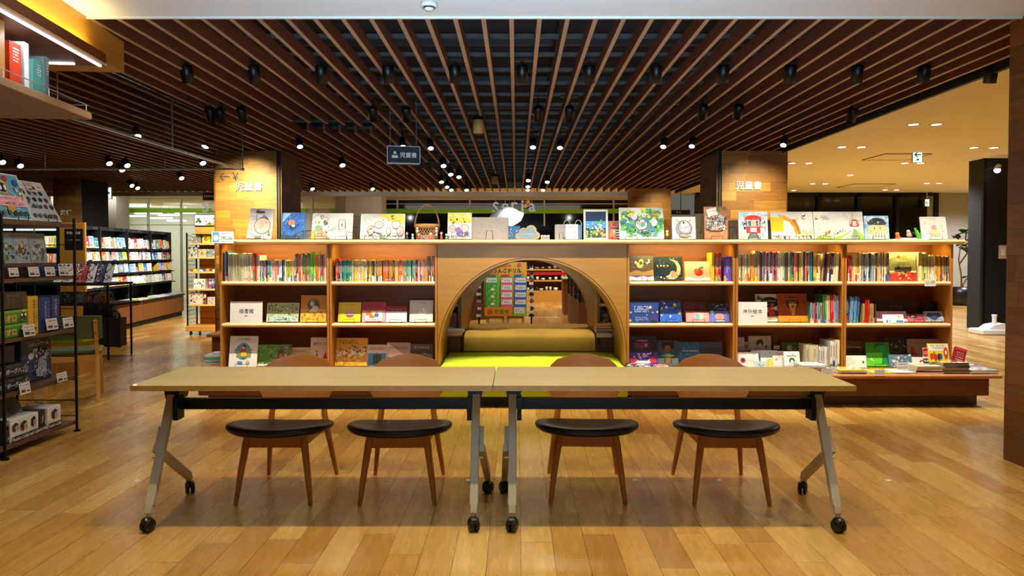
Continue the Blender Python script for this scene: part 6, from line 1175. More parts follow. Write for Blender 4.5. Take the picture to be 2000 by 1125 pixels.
# lower shelf, rightmost bay
low(1650, 1694, 665, '#5a3c1c', [('n', 26, .04, .4, .96, .95, .07, ['#6a4a24', '#4a3014', '#7a5a30']), ('e', .5, .6, .26, .12, '#2c1a0c'), ('w', .1, .7, .9, .8, 1, '#c8a468')], 'brown picture book with a dark bear shape, rightmost low shelf', Y=6.90, stands=0, lean=.14)
low(1652, 1696, 693, '#f0ece0', [('e', .4, .55, .2, .26, '#f4e8c8'), ('l', [(.3, .7), (.4, .3), (.5, .7)], .02, '#a8a890'), ('e', .84, .45, .1, .12, '#3a8a5a'), ('n', 12, .05, .1, .3, .8, .05, ['#a8c8a0', '#e8d8c0'])], 'white picture book with a round green seal, rightmost low shelf', Y=6.78, stands=0, lean=.2)
low(1694, 1743, 669, '#2f7a1c', [('r', 0, 0, 1, .56, '#5cc82c'), ('p', [(.62, .1), (.68, .4), (.66, .7), (.52, .92), (.74, .94), (.92, .7), (.88, .4), (.94, .1)], '#0f8a50'), ('p', [(.4, .94), (.7, .98), (.8, .9), (.5, .86), (.34, .68)], '#0c5a34'), ('e', .2, .3, .03, .05, '#f0f4e8'), ('l', [(.2, .3), (.3, .2)], .02, '#e8f0e0')], 'bright green picture book with a darker green leaning tree', Y=6.82, lean=.22)
low(1732, 1782, 657, '#1c1e24', [('n', 26, .2, .45, .85, .85, .035, ['#8a7a6a', '#4a4a52', '#a8988a', '#5a3a2a']), ('e', .5, .62, .0, .0, K)], 'black picture book with a scaly fish shape', Y=6.92, stands=0, lean=.14)
low(1740, 1786, 691, '#4a7a98', [('n', 60, .03, .03, .97, .97, .1, ['#5a8ab0', '#3f6a88', '#c86a8a', '#8ac0a8', '#e8e0d0', '#4a9a78'])], 'blue patterned picture book before the black fish book', Y=6.80, stands=0, lean=.24)
low(1777, 1848, 661, '#98846c', [('t', 'カラーモンスター', .5, .84, .07, '#5a1c18', .02), ('p', [(.1, .4), (.1, .7), (.2, .7), (.22, .5), (.32, .44), (.3, .38)], '#a82c24'), ('p', [(.48, .3), (.5, .66), (.56, .66), (.58, .3)], '#4a3a2c'), ('e', .25, .2, .06, .08, '#5a3020')], 'brownish grey picture book with a red boot, rightmost low shelf', Y=6.90, stands=0, lean=.14)
low(1786, 1812, 696, '#f0eeea', [('e', .7, .45, .22, .3, '#c83a4a'), ('e', .7, .45, .12, .16, '#f4f0ec')], 'white booklet with a red ring, rightmost low shelf', Y=6.76, stands=0, lean=.2)
cover_book(1817, 1858, 671, ZL + .088, 6.55, '#e8d03a', [('r', .03, .6, .97, .95, '#f4efd8'), ('t', 'カラーモンスター', .5, .88, .1, '#3a3a34', .02), ('t', 'ぬりえブック', .5, .76, .1, '#3a3a34', .02), ('e', .16, .3, .1, .18, '#d8342a'), ('e', .34, .26, .1, .18, '#c82c24'), ('e', .5, .28, .08, .18, '#2c2c34'), ('e', .6, .3, .07, .16, '#2f4fa0'), ('e', .28, .5, .05, .06, '#4a9a3a'), ('e', .84, .5, .12, .3, '#c83a2a'), ('r', .8, .4, .88, .6, '#f0ece0')], 'bright yellow picture book with red, black and blue blob figures', stands=0, lean=.2, lift=.0)
cover_book(1806, 1818, 677, ZL + .065, 6.56, '#f4f0ec', [('e', .5, .72, .28, .26, '#c8242c'), ('w', .1, .6, .9, .8, 2, '#f8f4f0'), ('e', .5, .22, .3, .14, '#24242c'), ('e', .3, .22, .06, .06, Wt), ('e', .7, .22, .06, .06, Wt)], 'narrow white card with a red disc beside the yellow book', stands=0, lean=.1, t_=.003, name='display_card', cat='card')
cover_book(1860, 1884, 680, ZL + .02, 6.62, '#a8202c', [('w', .2, .3, .8, .8, 4, '#e8c8b0'), ('r', .0, .86, 1, 1, '#d8404a')], 'dark red picture book leaning at the right end of the ledge', stands=0, lean=.1, t_=.02, wob=.3)

# rear row items seen through the arch
spine_row('rear shelf seen left inside the arch', [(bx(876, 7.9), bx(893, 7.9), .19, (.02, .03), 'pink pink red white', 0)], 7.84, .54, 21)
def stack2(*a, **k): stack(*a, **k)
stack(872, 905, 7.56, .2, 3, .010, ['white', 'cream'], 'inside the arch at the left', z=.54, topops=TW, seed=21)
stack(1165, 1195, 7.56, .2, 7, .012, ['white', 'red', 'yellow', 'orange', 'blue'], 'inside the arch at the right', z=.54, topops=TO, seed=22)
cover_book(1174, 1196, 606, .54, 7.9, '#c8302a', [('n', 40, .03, .03, .97, .97, .12, ['#e8d03a', '#3a5ab0', '#f0f0ec', '#d8402c', '#2a2a2a'])], 'red and yellow picture book inside the arch at the right', stands=0, lean=.15)
card(1165, 1194, 652, 659, 7.485, '#e8dcd4', [('w', .1, .2, .9, .8, 2, '#c83a2a')], 'small red printed card on the rear ledge inside the arch', 'price_card')

# ================================================================== TABLES AND CHAIRS
def caster(m, x, y, ang, z=.033):
    m.M = T(x, y, 0) @ RZ(ang)
    for s_ in (-1, 1):
        m.M = T(x, y, z) @ RZ(ang) @ T(s_ * .014, 0, 0) @ RY(PI / 2); m.lathe([(0, -.010), (.028, -.010), (.033, -.004), (.033, .006), (.028, .010), (0, .010)], 'black_plastic', n=20)
    m.M = T(x, y, z) @ RZ(ang); m.bbox(-.02, .02, -.028, .022, .002, .04, 'black_plastic', b=.008); m.M = I4
def make_table(label, cx, cy, rz):
    t_ = thing('folding_table', label, 'table', (cx, cy, 0), rz, 'two wheeled folding tables set end to end')
    L, D = .8985, .30
    m = MB(); r = .008
    q = [(-L + r, -D), (L - r, -D), (L, -D + r), (L, D - r), (L - r, D), (-L + r, D), (-L, D - r), (-L, -D + r)]
    m.prismz(q, .693, .72, 'tabletop_wood'); o = m.build('tabletop', t_); o.modifiers.new('b', 'BEVEL').width = .002
    m = MB(); m.box(-L + .001, L - .001, -D - .0006, -D + .0005, .695, .718, 'side_oak') ; m.build('edge_band', t_)
    m = MB(); m.box(-.80, .80, -.012, .012, .54, .60, 'black_metal'); m.box(-.80, .80, -.02, -.012, .59, .60, 'black_metal'); m.build('cross_bar', t_)
    for s_ in (-1, 1):
        x = s_ * .80
        m = MB(); m.box(x - .05 * (s_ < 0) - .03 * (s_ > 0), x + .05 * (s_ > 0) + .03 * (s_ < 0), -.12, .12, .672, .693, 'black_metal')
        m.prism([(x - .03, .60), (x + .03, .60), (x + .045, .672), (x - .045, .672)], -.07, .05, 'black_metal'); m.box(x - s_ * .03 - .012, x - s_ * .03 + .012, -.10, -.02, .50, .62, 'black_metal'); m.build('hinge_bracket', t_)
        m = MB(); m.bar((x + s_ * .005, -.03, .675), (x + s_ * .005, -.30, .12), .042, .034, 'leg_metal', up=(0, 1, 0)); m.bar((x + s_ * .005, -.30, .125), (x + s_ * .005, -.315, .085), .034, .03, 'leg_metal'); m.tube([(x + s_ * .005, -.315, .09), (x + s_ * .005, -.318, .05)], .011, 'leg_metal'); lg = m.build('leg', t_, bevel=.004)
        m = MB(); caster(m, x + s_ * .005, -.325, .35 * s_); m.build('caster', lg)
        xo = x + s_ * .040
        m = MB(); m.bar((xo - s_ * .006, -.11, .47), (xo - s_ * .006, -.17, .35), .026, .024, 'leg_metal'); m.bar((xo - s_ * .004, -.172, .375), (xo + s_ * .014, .235, .105), .034, .04, 'leg_metal', up=(0, 0, 1)); m.bar((xo + s_ * .014, .225, .125), (xo + s_ * .015, .25, .08), .03, .03, 'leg_metal'); m.tube([(xo + s_ * .015, .25, .09), (xo + s_ * .015, .253, .05)], .011, 'leg_metal')
        m.M = I4; m.tube([(x, -.19, .33), (xo + s_ * .006, -.19, .33)], .006, 'chrome'); lg = m.build('leg', t_, bevel=.004)
        m = MB(); caster(m, xo + s_ * .015, .255, -.5 * s_); m.build('caster', lg)
    return t_
# table one: front edge from (-1.915, 3.57) to (-.115, 3.585); table two: to (1.69, 3.555)
a1 = .003; a2 = -.005
make_table('light oak folding table on casters, the left one of the two', -1.0160, 3.576 + .3, a1)
make_table('light oak folding table on casters, the right one of the two', .7870, 3.573 + .3, a2)

def sup(a, n): c, s_ = math.cos(a), math.sin(a); return math.copysign(abs(c) ** (2 / n), c), math.copysign(abs(s_) ** (2 / n), s_)
def make_chair():
    t_ = thing('dining_chair', None, 'chair', (0, 0, 0), 0, 'beech chairs with black seats behind the tables')
    # seat cushion
    m = MB(); rings = [(.90, -.028), (.985, -.018), (1.0, -.004), (.985, .008), (.93, .017), (.75, .020), (.45, .014), (0.02, .010)]; N = 44; vs = []
    def pt(a, f):
        c, s_ = sup(a, 2.5); x = .292 * c; y = (.215 if s_ > 0 else .235) * s_
        x *= 1 - .12 * max(0, s_) ** 2 - (.10 * max(0, -s_) ** 2)
        return x * f, y * f - .135
    for f, dz in rings:
        for k in range(N):
            x, y = pt(2 * PI * k / N, f); sad = .020 * (x / .29) ** 2 - .012 * (1 - f) - .020 * (y + .135) / .22
            vs.append((x, y, .395 + dz + sad))
    n_ = len(rings)
    m.add(vs, [(i * N + k, i * N + (k + 1) % N, (i + 1) * N + (k + 1) % N, (i + 1) * N + k) for i in range(n_ - 1) for k in range(N)], 'leather', None, True)
    m.add(vs[-N:], [tuple(range(N))], 'leather', None, True); m.build('seat', t_)
    m = MB()
    vs = []
    for f, dz in ((.80, -.030), (.93, -.026), (.93, -.020)):
        for k in range(N):
            x, y = pt(2 * PI * k / N, f); sad = .020 * (x / .29) ** 2 - .012 * (1 - f) - .020 * (y + .135) / .22; vs.append((x, y, .393 + dz + sad))
    m.add(vs, [(i * N + k, i * N + (k + 1) % N, (i + 1) * N + (k + 1) % N, (i + 1) * N + k) for i in range(2) for k in range(N)], 'chair_ply'); m.add(vs[:N], [tuple(range(N - 1, -1, -1))], 'chair_ply'); m.build('seat_shell', t_)
    # legs
    for s_ in (-1, 1):
        m = MB(); m.tube([(s_ * .152, -.227, .372), (s_ * .160, -.232, .33), (s_ * .186, -.257, .15), (s_ * .203, -.274, .012), (s_ * .2035, -.2745, .0)], [.0195, .021, .017, .0125, .010], 'chair_beech', n=12); m.build('leg', t_)
        m = MB(); m.tube([(s_ * .2105, .2755, .0), (s_ * .210, .275, .012), (s_ * .190, .235, .17), (s_ * .168, .195, .34), (s_ * .160, .188, .40), (s_ * .150, .205, .48), (s_ * .145, .228, .56)], [.010, .012, .016, .0195, .018, .0155, .012], 'chair_beech', n=12); m.build('leg', t_)
    m = MB(); m.bar((-.154, -.230, .336), (.154, -.230, .336), .020, .056, 'chair_beech', up=(0, 0, 1)); m.build('apron_rail', t_)
    for s_ in (-1, 1):
        m = MB(); m.bar((s_ * .156, -.222, .338), (s_ * .168, .192, .338), .020, .046, 'chair_beech', up=(0, 0, 1)); m.build('apron_rail', t_)
    # bent plywood backrest
    m = MB(); NU, NV = 20, 10; W_, H_ = .222, .150; th = .006; grid = []
    for side in (-1, 1):
        for j in range(NV + 1):
            v = -1 + 2 * j / NV
            hw = W_ * (max(0, 1 - abs(v) ** 2.9)) ** (1 / 2.4) if abs(v) < 1 else .0
            hw = max(hw, W_ * .42 if abs(v) < 1 else W_ * .40)
            for i in range(NU + 1):
                u = -1 + 2 * i / NU; x = u * hw; vv = v
                z = .602 + vv * H_ * (1 if abs(v) < 1 else 1.0)
                z -= (abs(u) ** 3) * .012 * (1 if v > .8 else 0) - (abs(u) ** 3) * .012 * (1 if v < -.8 else 0)
                y = .240 - .075 * (x / W_) ** 2 + .045 * vv + side * th
                grid.append((x, y, z))
    w1 = NU + 1; off = w1 * (NV + 1)
    f1 = [(j * w1 + i, j * w1 + i + 1, (j + 1) * w1 + i + 1, (j + 1) * w1 + i) for j in range(NV) for i in range(NU)]
    m.add(grid, f1, 'chair_ply', None, True)
    m.add(grid, [tuple(off + k for k in reversed(f)) for f in f1], 'chair_ply', None, True)
    bd = [i for i in range(w1)] + [j * w1 + NU for j in range(1, NV + 1)] + [NV * w1 + i for i in range(NU - 1, -1, -1)] + [j * w1 for j in range(NV - 1, 0, -1)]
    m.add(grid, [(bd[k], off + bd[k], off + bd[(k + 1) % len(bd)], bd[(k + 1) % len(bd)]) for k in range(len(bd))], 'chair_ply'); m.build('backrest', t_)
    return t_
c0 = make_chair()
for i, (x, y, rz, lab) in enumerate([(-1.325, 4.195, 0, 'beech chair with black seat at the left end of the tables'), (-.655, 4.19, 1.5, 'beech chair with black seat, second from the left, left of the table joint'),
                                     (.405, 4.215, -2.5, 'beech chair with black seat just right of the table joint'), (1.18, 4.19, -1.0, 'beech chair with black seat at the right end of the tables')]):
    o = c0 if i == 0 else copy_tree(c0); o.location = (x, y, 0); o.rotation_euler = (0, 0, R(rz)); tag(o, lab, 'chair')

# ================================================================== LEFT WIRE RACK WITH TOYS
wr = thing('wire_rack', 'black wire rack with dark wooden shelves full of toys at the left edge', 'rack', (-3.62, 5.17, 0))
def wl(m): m.M = T(3.62, -5.17, 0); return m
XF, XR, Y0, Y1 = -3.40, -3.86, 4.79, 5.58
for x, y in ((XF, Y0), (XF, Y1), (XR, Y0), (XR, Y1)):
    m = wl(MB()); m.tube([(x, y, .0), (x, y, .012)], .024, 'black_metal', n=14); m.tube([(x, y, .0), (x, y, 1.63)], .010, 'black_metal', n=10); m.ball((x, y, 1.632), .013, 'black_metal'); m.build('post', wr)
for y in (Y1, Y0):
    m = wl(MB())
    for z in ((.12, .24, .40, .58, .75, .95, 1.15, 1.44) if y == Y1 else (1.58,)):
        m.tube([(XF, y, z), (XR, y, z)], .0035, 'black_metal', n=6)
    m.build('end_ladder', wr)
m = wl(MB()); m.tube([(XR, Y0, 1.44), (XR, Y1, 1.44)], .004, 'black_metal', n=6); m.tube([(XR, Y0, .9), (XR, Y1, .9)], .004, 'black_metal', n=6); m.tube([(XR, Y0, .6), (XR, Y1 - .02, 1.40)], .004, 'black_metal', n=6); m.build('back_brace', wr)
SH = [.085, .435, .80, 1.205, 1.60]
for z in SH:
    m = wl(MB()); m.box(XR + .012, XF - .004, Y0 - .6, Y1 - .012, z - .026, z, 'rack_walnut'); m.build('shelf_board', wr)
FX = T(-3.425, 0, 0) @ RZ(PI / 2)      # local x -> +Y, local -y -> aisle
def toybox(y0, y1, z, h_, d, base, ops, lab, name='toy_box', lean=0, back=0, cat='toy box', grp='toy boxes on the wire rack', side=None):
    W = y1 - y0; m = MB(); m.bbox(-W / 2, W / 2, 0, d, 0, h_, 'print', base, .003); m.art(ops, -W / 2, 0, W, h_, -.0006, 'print')
    o = m.build(name, label=lab, cat=cat, group=grp, loc=(-3.43 - back, (y0 + y1) / 2, z + .001)); o.rotation_euler = (-lean, 0, PI / 2); return o
def yy(px): return 3.42 * 1415 / (1008 - px)
G = ['#6a6a5c', '#3a3a34', '#8a867a', '#202020']
# rubik style puzzle cubes boxes at the bottom
def cube3(cx, cz, s, top='#a8322a'):
    o = [('p', [(cx - s, cz - s * .6), (cx, cz - s * 1.1), (cx, cz + s * .1), (cx - s, cz + s * .6)], '#7a1c1c'), ('p', [(cx + s, cz - s * .6), (cx, cz - s * 1.1), (cx, cz + s * .1), (cx + s, cz + s * .6)], '#d8d8d8'), ('p', [(cx - s, cz + s * .6), (cx, cz + s * .1), (cx + s, cz + s * .6), (cx, cz + s * 1.1)], '#1c2440')]
    for k in (1, 2):
        f = k / 3
        o += [('l', [(cx, cz - s * 1.1 + s * 1.2 * f), (cx + s, cz - s * .6 + s * 1.2 * f)], .02, '#202020'), ('l', [(cx + s * f, cz - s * 1.1 + s * .5 * f), (cx + s * f, cz + s * .1 + s * .5 * f)], .02, '#202020'),
              ('l', [(cx, cz - s * 1.1 + s * 1.2 * f), (cx - s, cz - s * .6 + s * 1.2 * f)], .02, '#202020'), ('l', [(cx - s * f, cz - s * 1.1 + s * .5 * f), (cx - s * f, cz + s * .1 + s * .5 * f)], .02, '#202020')]
    return o
CB = [('r', 0, .0, 1, .26, '#141414'), ('t', "Rubik's CUBE", .5, .13, .15, '#d8d4cc', .02)]
for i, (a, b_, bk, two, lab) in enumerate([(18, 51, 0, 1, 'white and black puzzle cube box with two cubes, nearest on the bottom shelf'), (52, 73, 0, 0, 'white puzzle cube box, second on the bottom shelf'), (74, 89, .01, 0, 'dark puzzle cube box, third on the bottom shelf'), (91, 117, 0, 0, 'white puzzle cube box at the far end of the bottom shelf')]):
    base = '#d2ccc0' if i != 2 else '#26221f'
    ops = (cube3(.28, .62, .2) + cube3(.74, .62, .2) if two else cube3(.52, .62, .24)) + CB
    toybox(yy(a), yy(b_), SH[0], .155, .22, base, ops, lab, back=bk, name='puzzle_box', cat='puzzle box', grp='puzzle cube boxes')
toybox(yy(6), yy(15), SH[0], .16, .18, '#2c2420', [('n', 30, .05, .05, .95, .95, .1, ['#5a2a20', '#3a3a38', '#8a8478'])], 'dark patterned box cut by the left picture edge on the bottom shelf')
for i, (a, z) in enumerate([(30, .165), (58, .165)]):
    m = MB(); q = [(0, 0)] + [(.155 * math.cos(t0), .155 * math.sin(t0)) for t0 in [PI / 2 * k / 12 for k in range(13)]]
    m.prism(q, 0, .003, 'print', '#837c70'); o = m.build('display_fin', label='grey quarter round cardboard fin above the puzzle boxes, ' + ('nearer', 'farther'[:7])[i], cat='display card', group='grey cardboard fins', loc=(-3.66, yy(a), SH[0] + .157)); o.rotation_euler = (0, 0, R(12))
# shelf 1: robot arm box and cyborg hand boxes
toybox(yy(41) * 1.032, yy(102) * 1.03, SH[1], .315, .20, '#2a2f42', [('r', .02, .02, .98, .98, '#252c42'), ('e', .3, .5, .28, .28, '#2c4a78'), ('e', .3, .5, .24, .24, '#25304a'), ('t', 'ロボットアーム', .56, .86, .10, '#c8c4cc', .03), ('w', .1, .92, .6, .96, 1, '#9a9aa4'), ('e', .3, .6, .1, .08, '#b4b4ba'), ('e', .42, .7, .08, .07, '#a0a0a8'), ('l', [(.24, .56), (.5, .74)], .05, '#c4c4c8'), ('l', [(.22, .5), (.12, .44)], .03, '#b8b8bc'), ('e', .66, .36, .16, .2, '#8a8a92'), ('l', [(.7, .4), (.78, .62)], .07, '#a8a8ae'), ('e', .62, .2, .2, .12, '#9c9ca2'), ('n', 60, .35, .1, .9, .75, .035, ['#c0c0c4', '#5a5a64', '#8a8a94', '#34384a']), ('w', .76, .46, .96, .7, 4, '#9a9aa8'), ('n', 8, .7, .05, .95, .2, .05, ['#b0b0b0', '#6a6a70'])], 'large dark blue robot arm kit box on the wire rack', name='kit_box', cat='toy box', back=.11)
for i in (0, 1):
    toybox(yy(-18), yy(54), SH[1] + i * .094, .09, .10, '#191b1e', [('t', 'サイボーグハンド', .6, .45, .42, '#b9bcc0', .03), ('w', .3, .78, .8, .9, 1, '#5a8a5a'), ('e', .95, .5, .35, .35, '#5a5a5c'), ('n', 12, .88, .1, 1, .9, .12, ['#8a8a8c', '#2a2a2c'])], 'long black kit box lying flat on the wire rack, ' + ('lower', 'upper')[i] + ' of two', back=-.004 if i == 0 else .002, name='kit_box')
toybox(yy(-20), yy(37), SH[1] + .192, .12, .3, '#121213', [('w', .2, .3, .8, .8, 3, '#1e1e20')], 'plain black box behind the two long kit boxes', back=.03, name='kit_box')
# shelf 2
for i in (0, 1):
    toybox(yy(-14), yy(55), SH[2] + i * .095, .091, .18, '#4a7a24', [('r', .0, .8, 1, 1, '#6a9a34'), ('t', 'ワオロ', .44, .42, .55, '#c89a4a', .05), ('e', .86, .5, .3, .34, '#2c2c22'), ('e', .82, .6, .1, .1, '#e8e0c0'), ('e', .92, .6, .1, .1, '#e8e0c0'), ('p', [(.8, .8), (.86, 1), (.94, .82)], '#d8b83a'), ('n', 12, .7, .05, 1, .3, .12, ['#7aa04a', '#3a5a1c'])], 'green toy box with a yellow crested robot, ' + ('lower', 'upper')[i] + ' of two')
toybox(yy(-16), yy(54), SH[2] + .194, .115, .18, '#3a2e1c', [('t', 'コペルニクス', .6, .82, .16, '#8a7a58', .02), ('n', 26, .1, .1, .95, .6, .12, ['#241c12', '#4c3c24', '#5a4a2c'])], 'dark brown toy box on top of the two green ones')
toybox(yy(57), yy(76), SH[2], .27, .14, '#c89a22', [('tv', 'ロボサイエンス', .55, .86, .085, '#3a2c10'), ('e', .5, .14, .1, .06, '#4a3a1a'), ('w', .7, .3, .9, .9, 8, '#8a6a1a')], 'tall narrow yellow toy box standing on the wire rack')
toybox(yy(78), yy(100), SH[2], .255, .14, '#1c3060', [('tv', 'ブレインクイズ', .55, .84, .085, '#c8ccd8'), ('e', .4, .2, .12, .08, '#34508a'), ('w', .72, .3, .88, .9, 8, '#5a78a8')], 'tall blue toy box standing right of the yellow one')
toybox(yy(102), yy(118), SH[2], .26, .14, '#1c2c58', [('tv', 'サイエンス', .5, .86, .09, '#b0b8d0'), ('n', 10, .1, .05, .9, .3, .06, ['#6a3a4a', '#34508a'])], 'tall navy toy box with pale lettering, farthest on its shelf')
# shelf 3: flat boxes and face-out catalogues
toybox(yy(8), yy(78), SH[3], .075, .16, '#141416', [('w', .3, .3, .8, .7, 1, '#3a3a3e')], 'flat black game box lying on the wire rack')
toybox(yy(80), yy(131), SH[3], .075, .16, '#182c54', [('t', 'コードクラウン', .6, .5, .5, '#b4c0d8', .02), ('e', .12, .5, .2, .3, '#34588a')], 'flat navy game box lying right of the black one')
toybox(yy(-2), yy(7), SH[3], .075, .16, '#b8642a', [('r', .2, .2, .8, .8, '#e0d8c8')], 'small orange box at the left picture edge')
def leaf(y0, y1, z0, z1, base, ops, lab, name, cat, lean=.3, x=-3.47, grp=None, t_=.004):
    W = y1 - y0; Hh = (z1 - z0) / math.cos(lean); m = MB(); m.box(-W / 2, W / 2, 0, t_, 0, Hh, 'print', base); m.art(ops, -W / 2, 0, W, Hh, -.0004, 'print')
    o = m.build(name, label=lab, cat=cat, group=grp, loc=(x, (y0 + y1) / 2, z0 + t_ * math.sin(lean) + .001)); o.rotation_euler = (-lean, 0, PI / 2); return o
m = MB(); m.box(-3.60, -3.50, Y0 - .3, 5.52, SH[3] + .076, SH[3] + .10, 'rack_walnut'); m.build('display_ledge', label='narrow dark wooden ledge holding the four robot brochures', cat='ledge')
ZB = SH[3] + .101
for i, (a, b_, base, ops, lab) in enumerate([
    (-4, 31, '#86a0a8', [('t', 'スーパーロボット', .5, .88, .09, '#a83a2c', .02), ('e', .3, .55, .2, .16, '#a8281c'), ('e', .6, .4, .2, .22, '#8a2018'), ('e', .3, .3, .18, .12, '#4a6a3a'), ('n', 26, .1, .1, .9, .65, .06, ['#c83c2a', '#6a1a14', '#5a7a3a', '#d8a048']), ('e', .88, .6, .08, .08, '#c8c02a')], 'red robot'),
    (32, 61, '#7f98a8', [('t', 'ゆかいな', .4, .9, .09, '#c8b068', .02), ('n', 30, .1, .05, .95, .55, .09, ['#7a8a3a', '#4a5a2c', '#a8a05a', '#2c3420']), ('e', .5, .55, .12, .12, '#5a6a34'), ('e', .5, .56, .06, .06, '#e8e4d0'), ('e', .5, .56, .03, .03, '#202020')], 'one eyed green robot'),
    (62, 90, '#8f9aa0', [('w', .1, .84, .9, .92, 1, '#a86a3a'), ('e', .5, .45, .2, .2, '#4a3c34'), ('l', [(.3, .5), (.6, .7)], .08, '#5a4a40'), ('n', 26, .1, .1, .9, .7, .07, ['#6a5a4c', '#a09080', '#3a302a', '#b8a070'])], 'brown ball shaped robot'),
    (91, 122, '#8c9494', [('w', .1, .84, .9, .92, 1, '#5a6a7a'), ('n', 46, .05, .1, .95, .75, .08, ['#a0a49a', '#6a7060', '#b8b8ae', '#4a5244', '#8a9078']), ('e', .5, .6, .16, .05, '#5a5f5a')], 'grey landscape')]):
    leaf(yy(a), yy(b_), ZB, ZB + .215, base, ops, 'toy brochure with a %s on the wire rack' % lab, 'toy_brochure', 'brochure', .12, -3.53, 'toy brochures in a row on the wire rack')
TAGS = [(8, 27, 540, 523), (47, 68, 540, 521), (80, 99, 539, 521), (107, 126, 538, 520), (35, 58, 657, 634), (81, 103, 644, 622), (114, 134, 640, 620), (100, 120, 746, 728), (26, 47, 770, 748)]
for i, (a, b_, z0, z1) in enumerate(TAGS):
    zz0 = EYE - (z0 - 495) / 1415 * (yy(a) + yy(b_)) / 2; zz1 = EYE - (z1 - 495) / 1415 * (yy(a) + yy(b_)) / 2
    wh = ('under the brochures', 'on the tall box shelf', 'on the kit box shelf')[0 if i < 4 else (1 if i < 7 else 2)]
    nn = (i if i < 4 else (i - 4 if i < 7 else (1 if i == 7 else 0))) + 1
    m = MB(); W = yy(b_) - yy(a); m.box(-W / 2, W / 2, 0, .002, 0, zz1 - zz0, 'print', '#c8c2b8'); m.box(-.006, .006, .002, .014, -.0, .012, 'black_metal'); m.art([('w', .1, .7, .9, .9, 1, '#6a5a5a'), ('r', .1, .15, .5, .4, '#3a3434'), ('w', .1, .46, .9, .62, 1, '#8a7a74'), ('r', .6, .15, .9, .3, '#5a3a34')], -W / 2, 0, W, zz1 - zz0, -.0004)
    o = m.build('price_card', label='price card clipped to the wire rack %s, %s from the left' % (wh, nth(nn)), cat='price card', group='price cards clipped to the wire rack', loc=(-3.385, (yy(a) + yy(b_)) / 2, zz0)); o.rotation_euler = (-.15, 0, PI / 2)
# posters on the top shelf
P1 = [('r', .03, .03, .97, .97, '#5f9cb0')] + [('p', [(.5, .7), (.5 + .7 * math.cos(a), .7 + .5 * math.sin(a)), (.5 + .7 * math.cos(a + .12), .7 + .5 * math.sin(a + .12))], '#8fc0cc') for a in [k * .45 for k in range(14)] if abs(.7 * math.cos(a)) < .46 and 0 < .7 + .5 * math.sin(a) < .97] + [
      ('e', .46, .7, .17, .15, '#d8a83a'), ('e', .46, .68, .14, .105, '#23282c'), ('e', .41, .68, .035, .06, '#dfe8f0'), ('e', .53, .68, .035, .06, '#dfe8f0'), ('r', .4, .46, .56, .54, '#a87a3a'), ('e', .6, .88, .07, .06, '#b82c24'), ('e', .84, .8, .08, .075, '#2a5a98'), ('n', 10, .08, .5, .26, .8, .04, ['#a84a7a', '#5a3a78']), ('n', 10, .72, .5, .96, .68, .04, ['#c83a5a', '#4a7a4a', '#e8c0a0']),
      ('r', .03, .27, .93, .5, '#e8a8ac'), ('t', 'ロボットをつくって', .44, .44, .075, '#34202a', .02), ('t', '動くしくみを体験しよう！', .48, .33, .075, '#34202a', .02), ('e', .08, .38, .03, .04, '#d8843a'), ('e', .88, .46, .04, .04, '#c87a3a'), ('r', .38, .13, .58, .27, '#b88a3a')] + [('e', .12 + .14 * k, .13, .05, .05, ('#34343c', '#7a5a4a', '#4a5a6a')[k % 3]) for k in range(6)] + [('w', .06, .03, .5, .07, 1, '#2a3a44')]
leaf(yy(-2), yy(72), SH[4] + .004, SH[4] + .325, '#d4d0c8', P1, 'tilted poster board with a yellow robot on top of the wire rack', 'poster_board', 'poster', .35, -3.44, None, .012)
P2 = [('w', .04, .84, .9, .9, 1, '#a83a34'), ('r', .03, .03, .97, .8, '#a9b2b4')] + [('e', .14 + .2 * (k % 4) + .06 * (k // 4), .70 - .17 * (k // 4), .06, .055, ('#2c2c30', '#5a3c3c', '#34383c')[k % 3]) for k in range(12)] + [('w', .3, .62, .6, .7, 3, '#6a7478'), ('w', .1, .3, .5, .4, 3, '#6a7478'), ('n', 16, .08, .34, .9, .76, .03, ['#d8d8d4', '#3c3c40', '#7a8488'])] + [('e', .1 + .17 * k, .12, .055, .05, '#5a5450') for k in range(5)]
leaf(yy(74), yy(128), SH[4] + .004, SH[4] + .30, '#cdc9c0', P2, 'tilted grey poster board with many small robots on the wire rack', 'poster_board', 'poster', .5, -3.44, None, .012)
for i, (a, b_, z0, z1, lab) in enumerate([(7, 22, .27, .345, 'on the robot poster'), (92, 108, .225, .30, 'on the grey poster')]):
    leaf(yy(a), yy(b_), SH[4] + z0, SH[4] + z1, '#c8beb4', [('w', .1, .5, .9, .9, 2, '#a84a44'), ('r', .6, .2, .9, .5, '#3a3030'), ('r', .1, .1, .5, .3, '#7a5a54')], 'small price card clipped %s' % lab, 'price_card', 'price card', (.35, .5)[i], -3.424 - (.115 if i == 0 else .122))
for i, px in enumerate((47, 104)):
    m = MB(); m.tube([(-.05, -.012, .004), (-.05, -.012, .05), (-.035, -.010, .055), (.035, -.010, .055), (.05, -.012, .05), (.05, -.012, .004)], .003, 'black_metal', n=5); m.tube([(-.05, -.012, .004), (.05, -.012, .004)], .003, 'black_metal', n=5)
    o = m.build('wire_book_stand', label='black wire stand under the ' + ('robot poster', 'grey poster')[i], cat='book stand', loc=(-3.43, yy(px), SH[4] + .001)); o.rotation_euler = (0, 0, PI / 2)

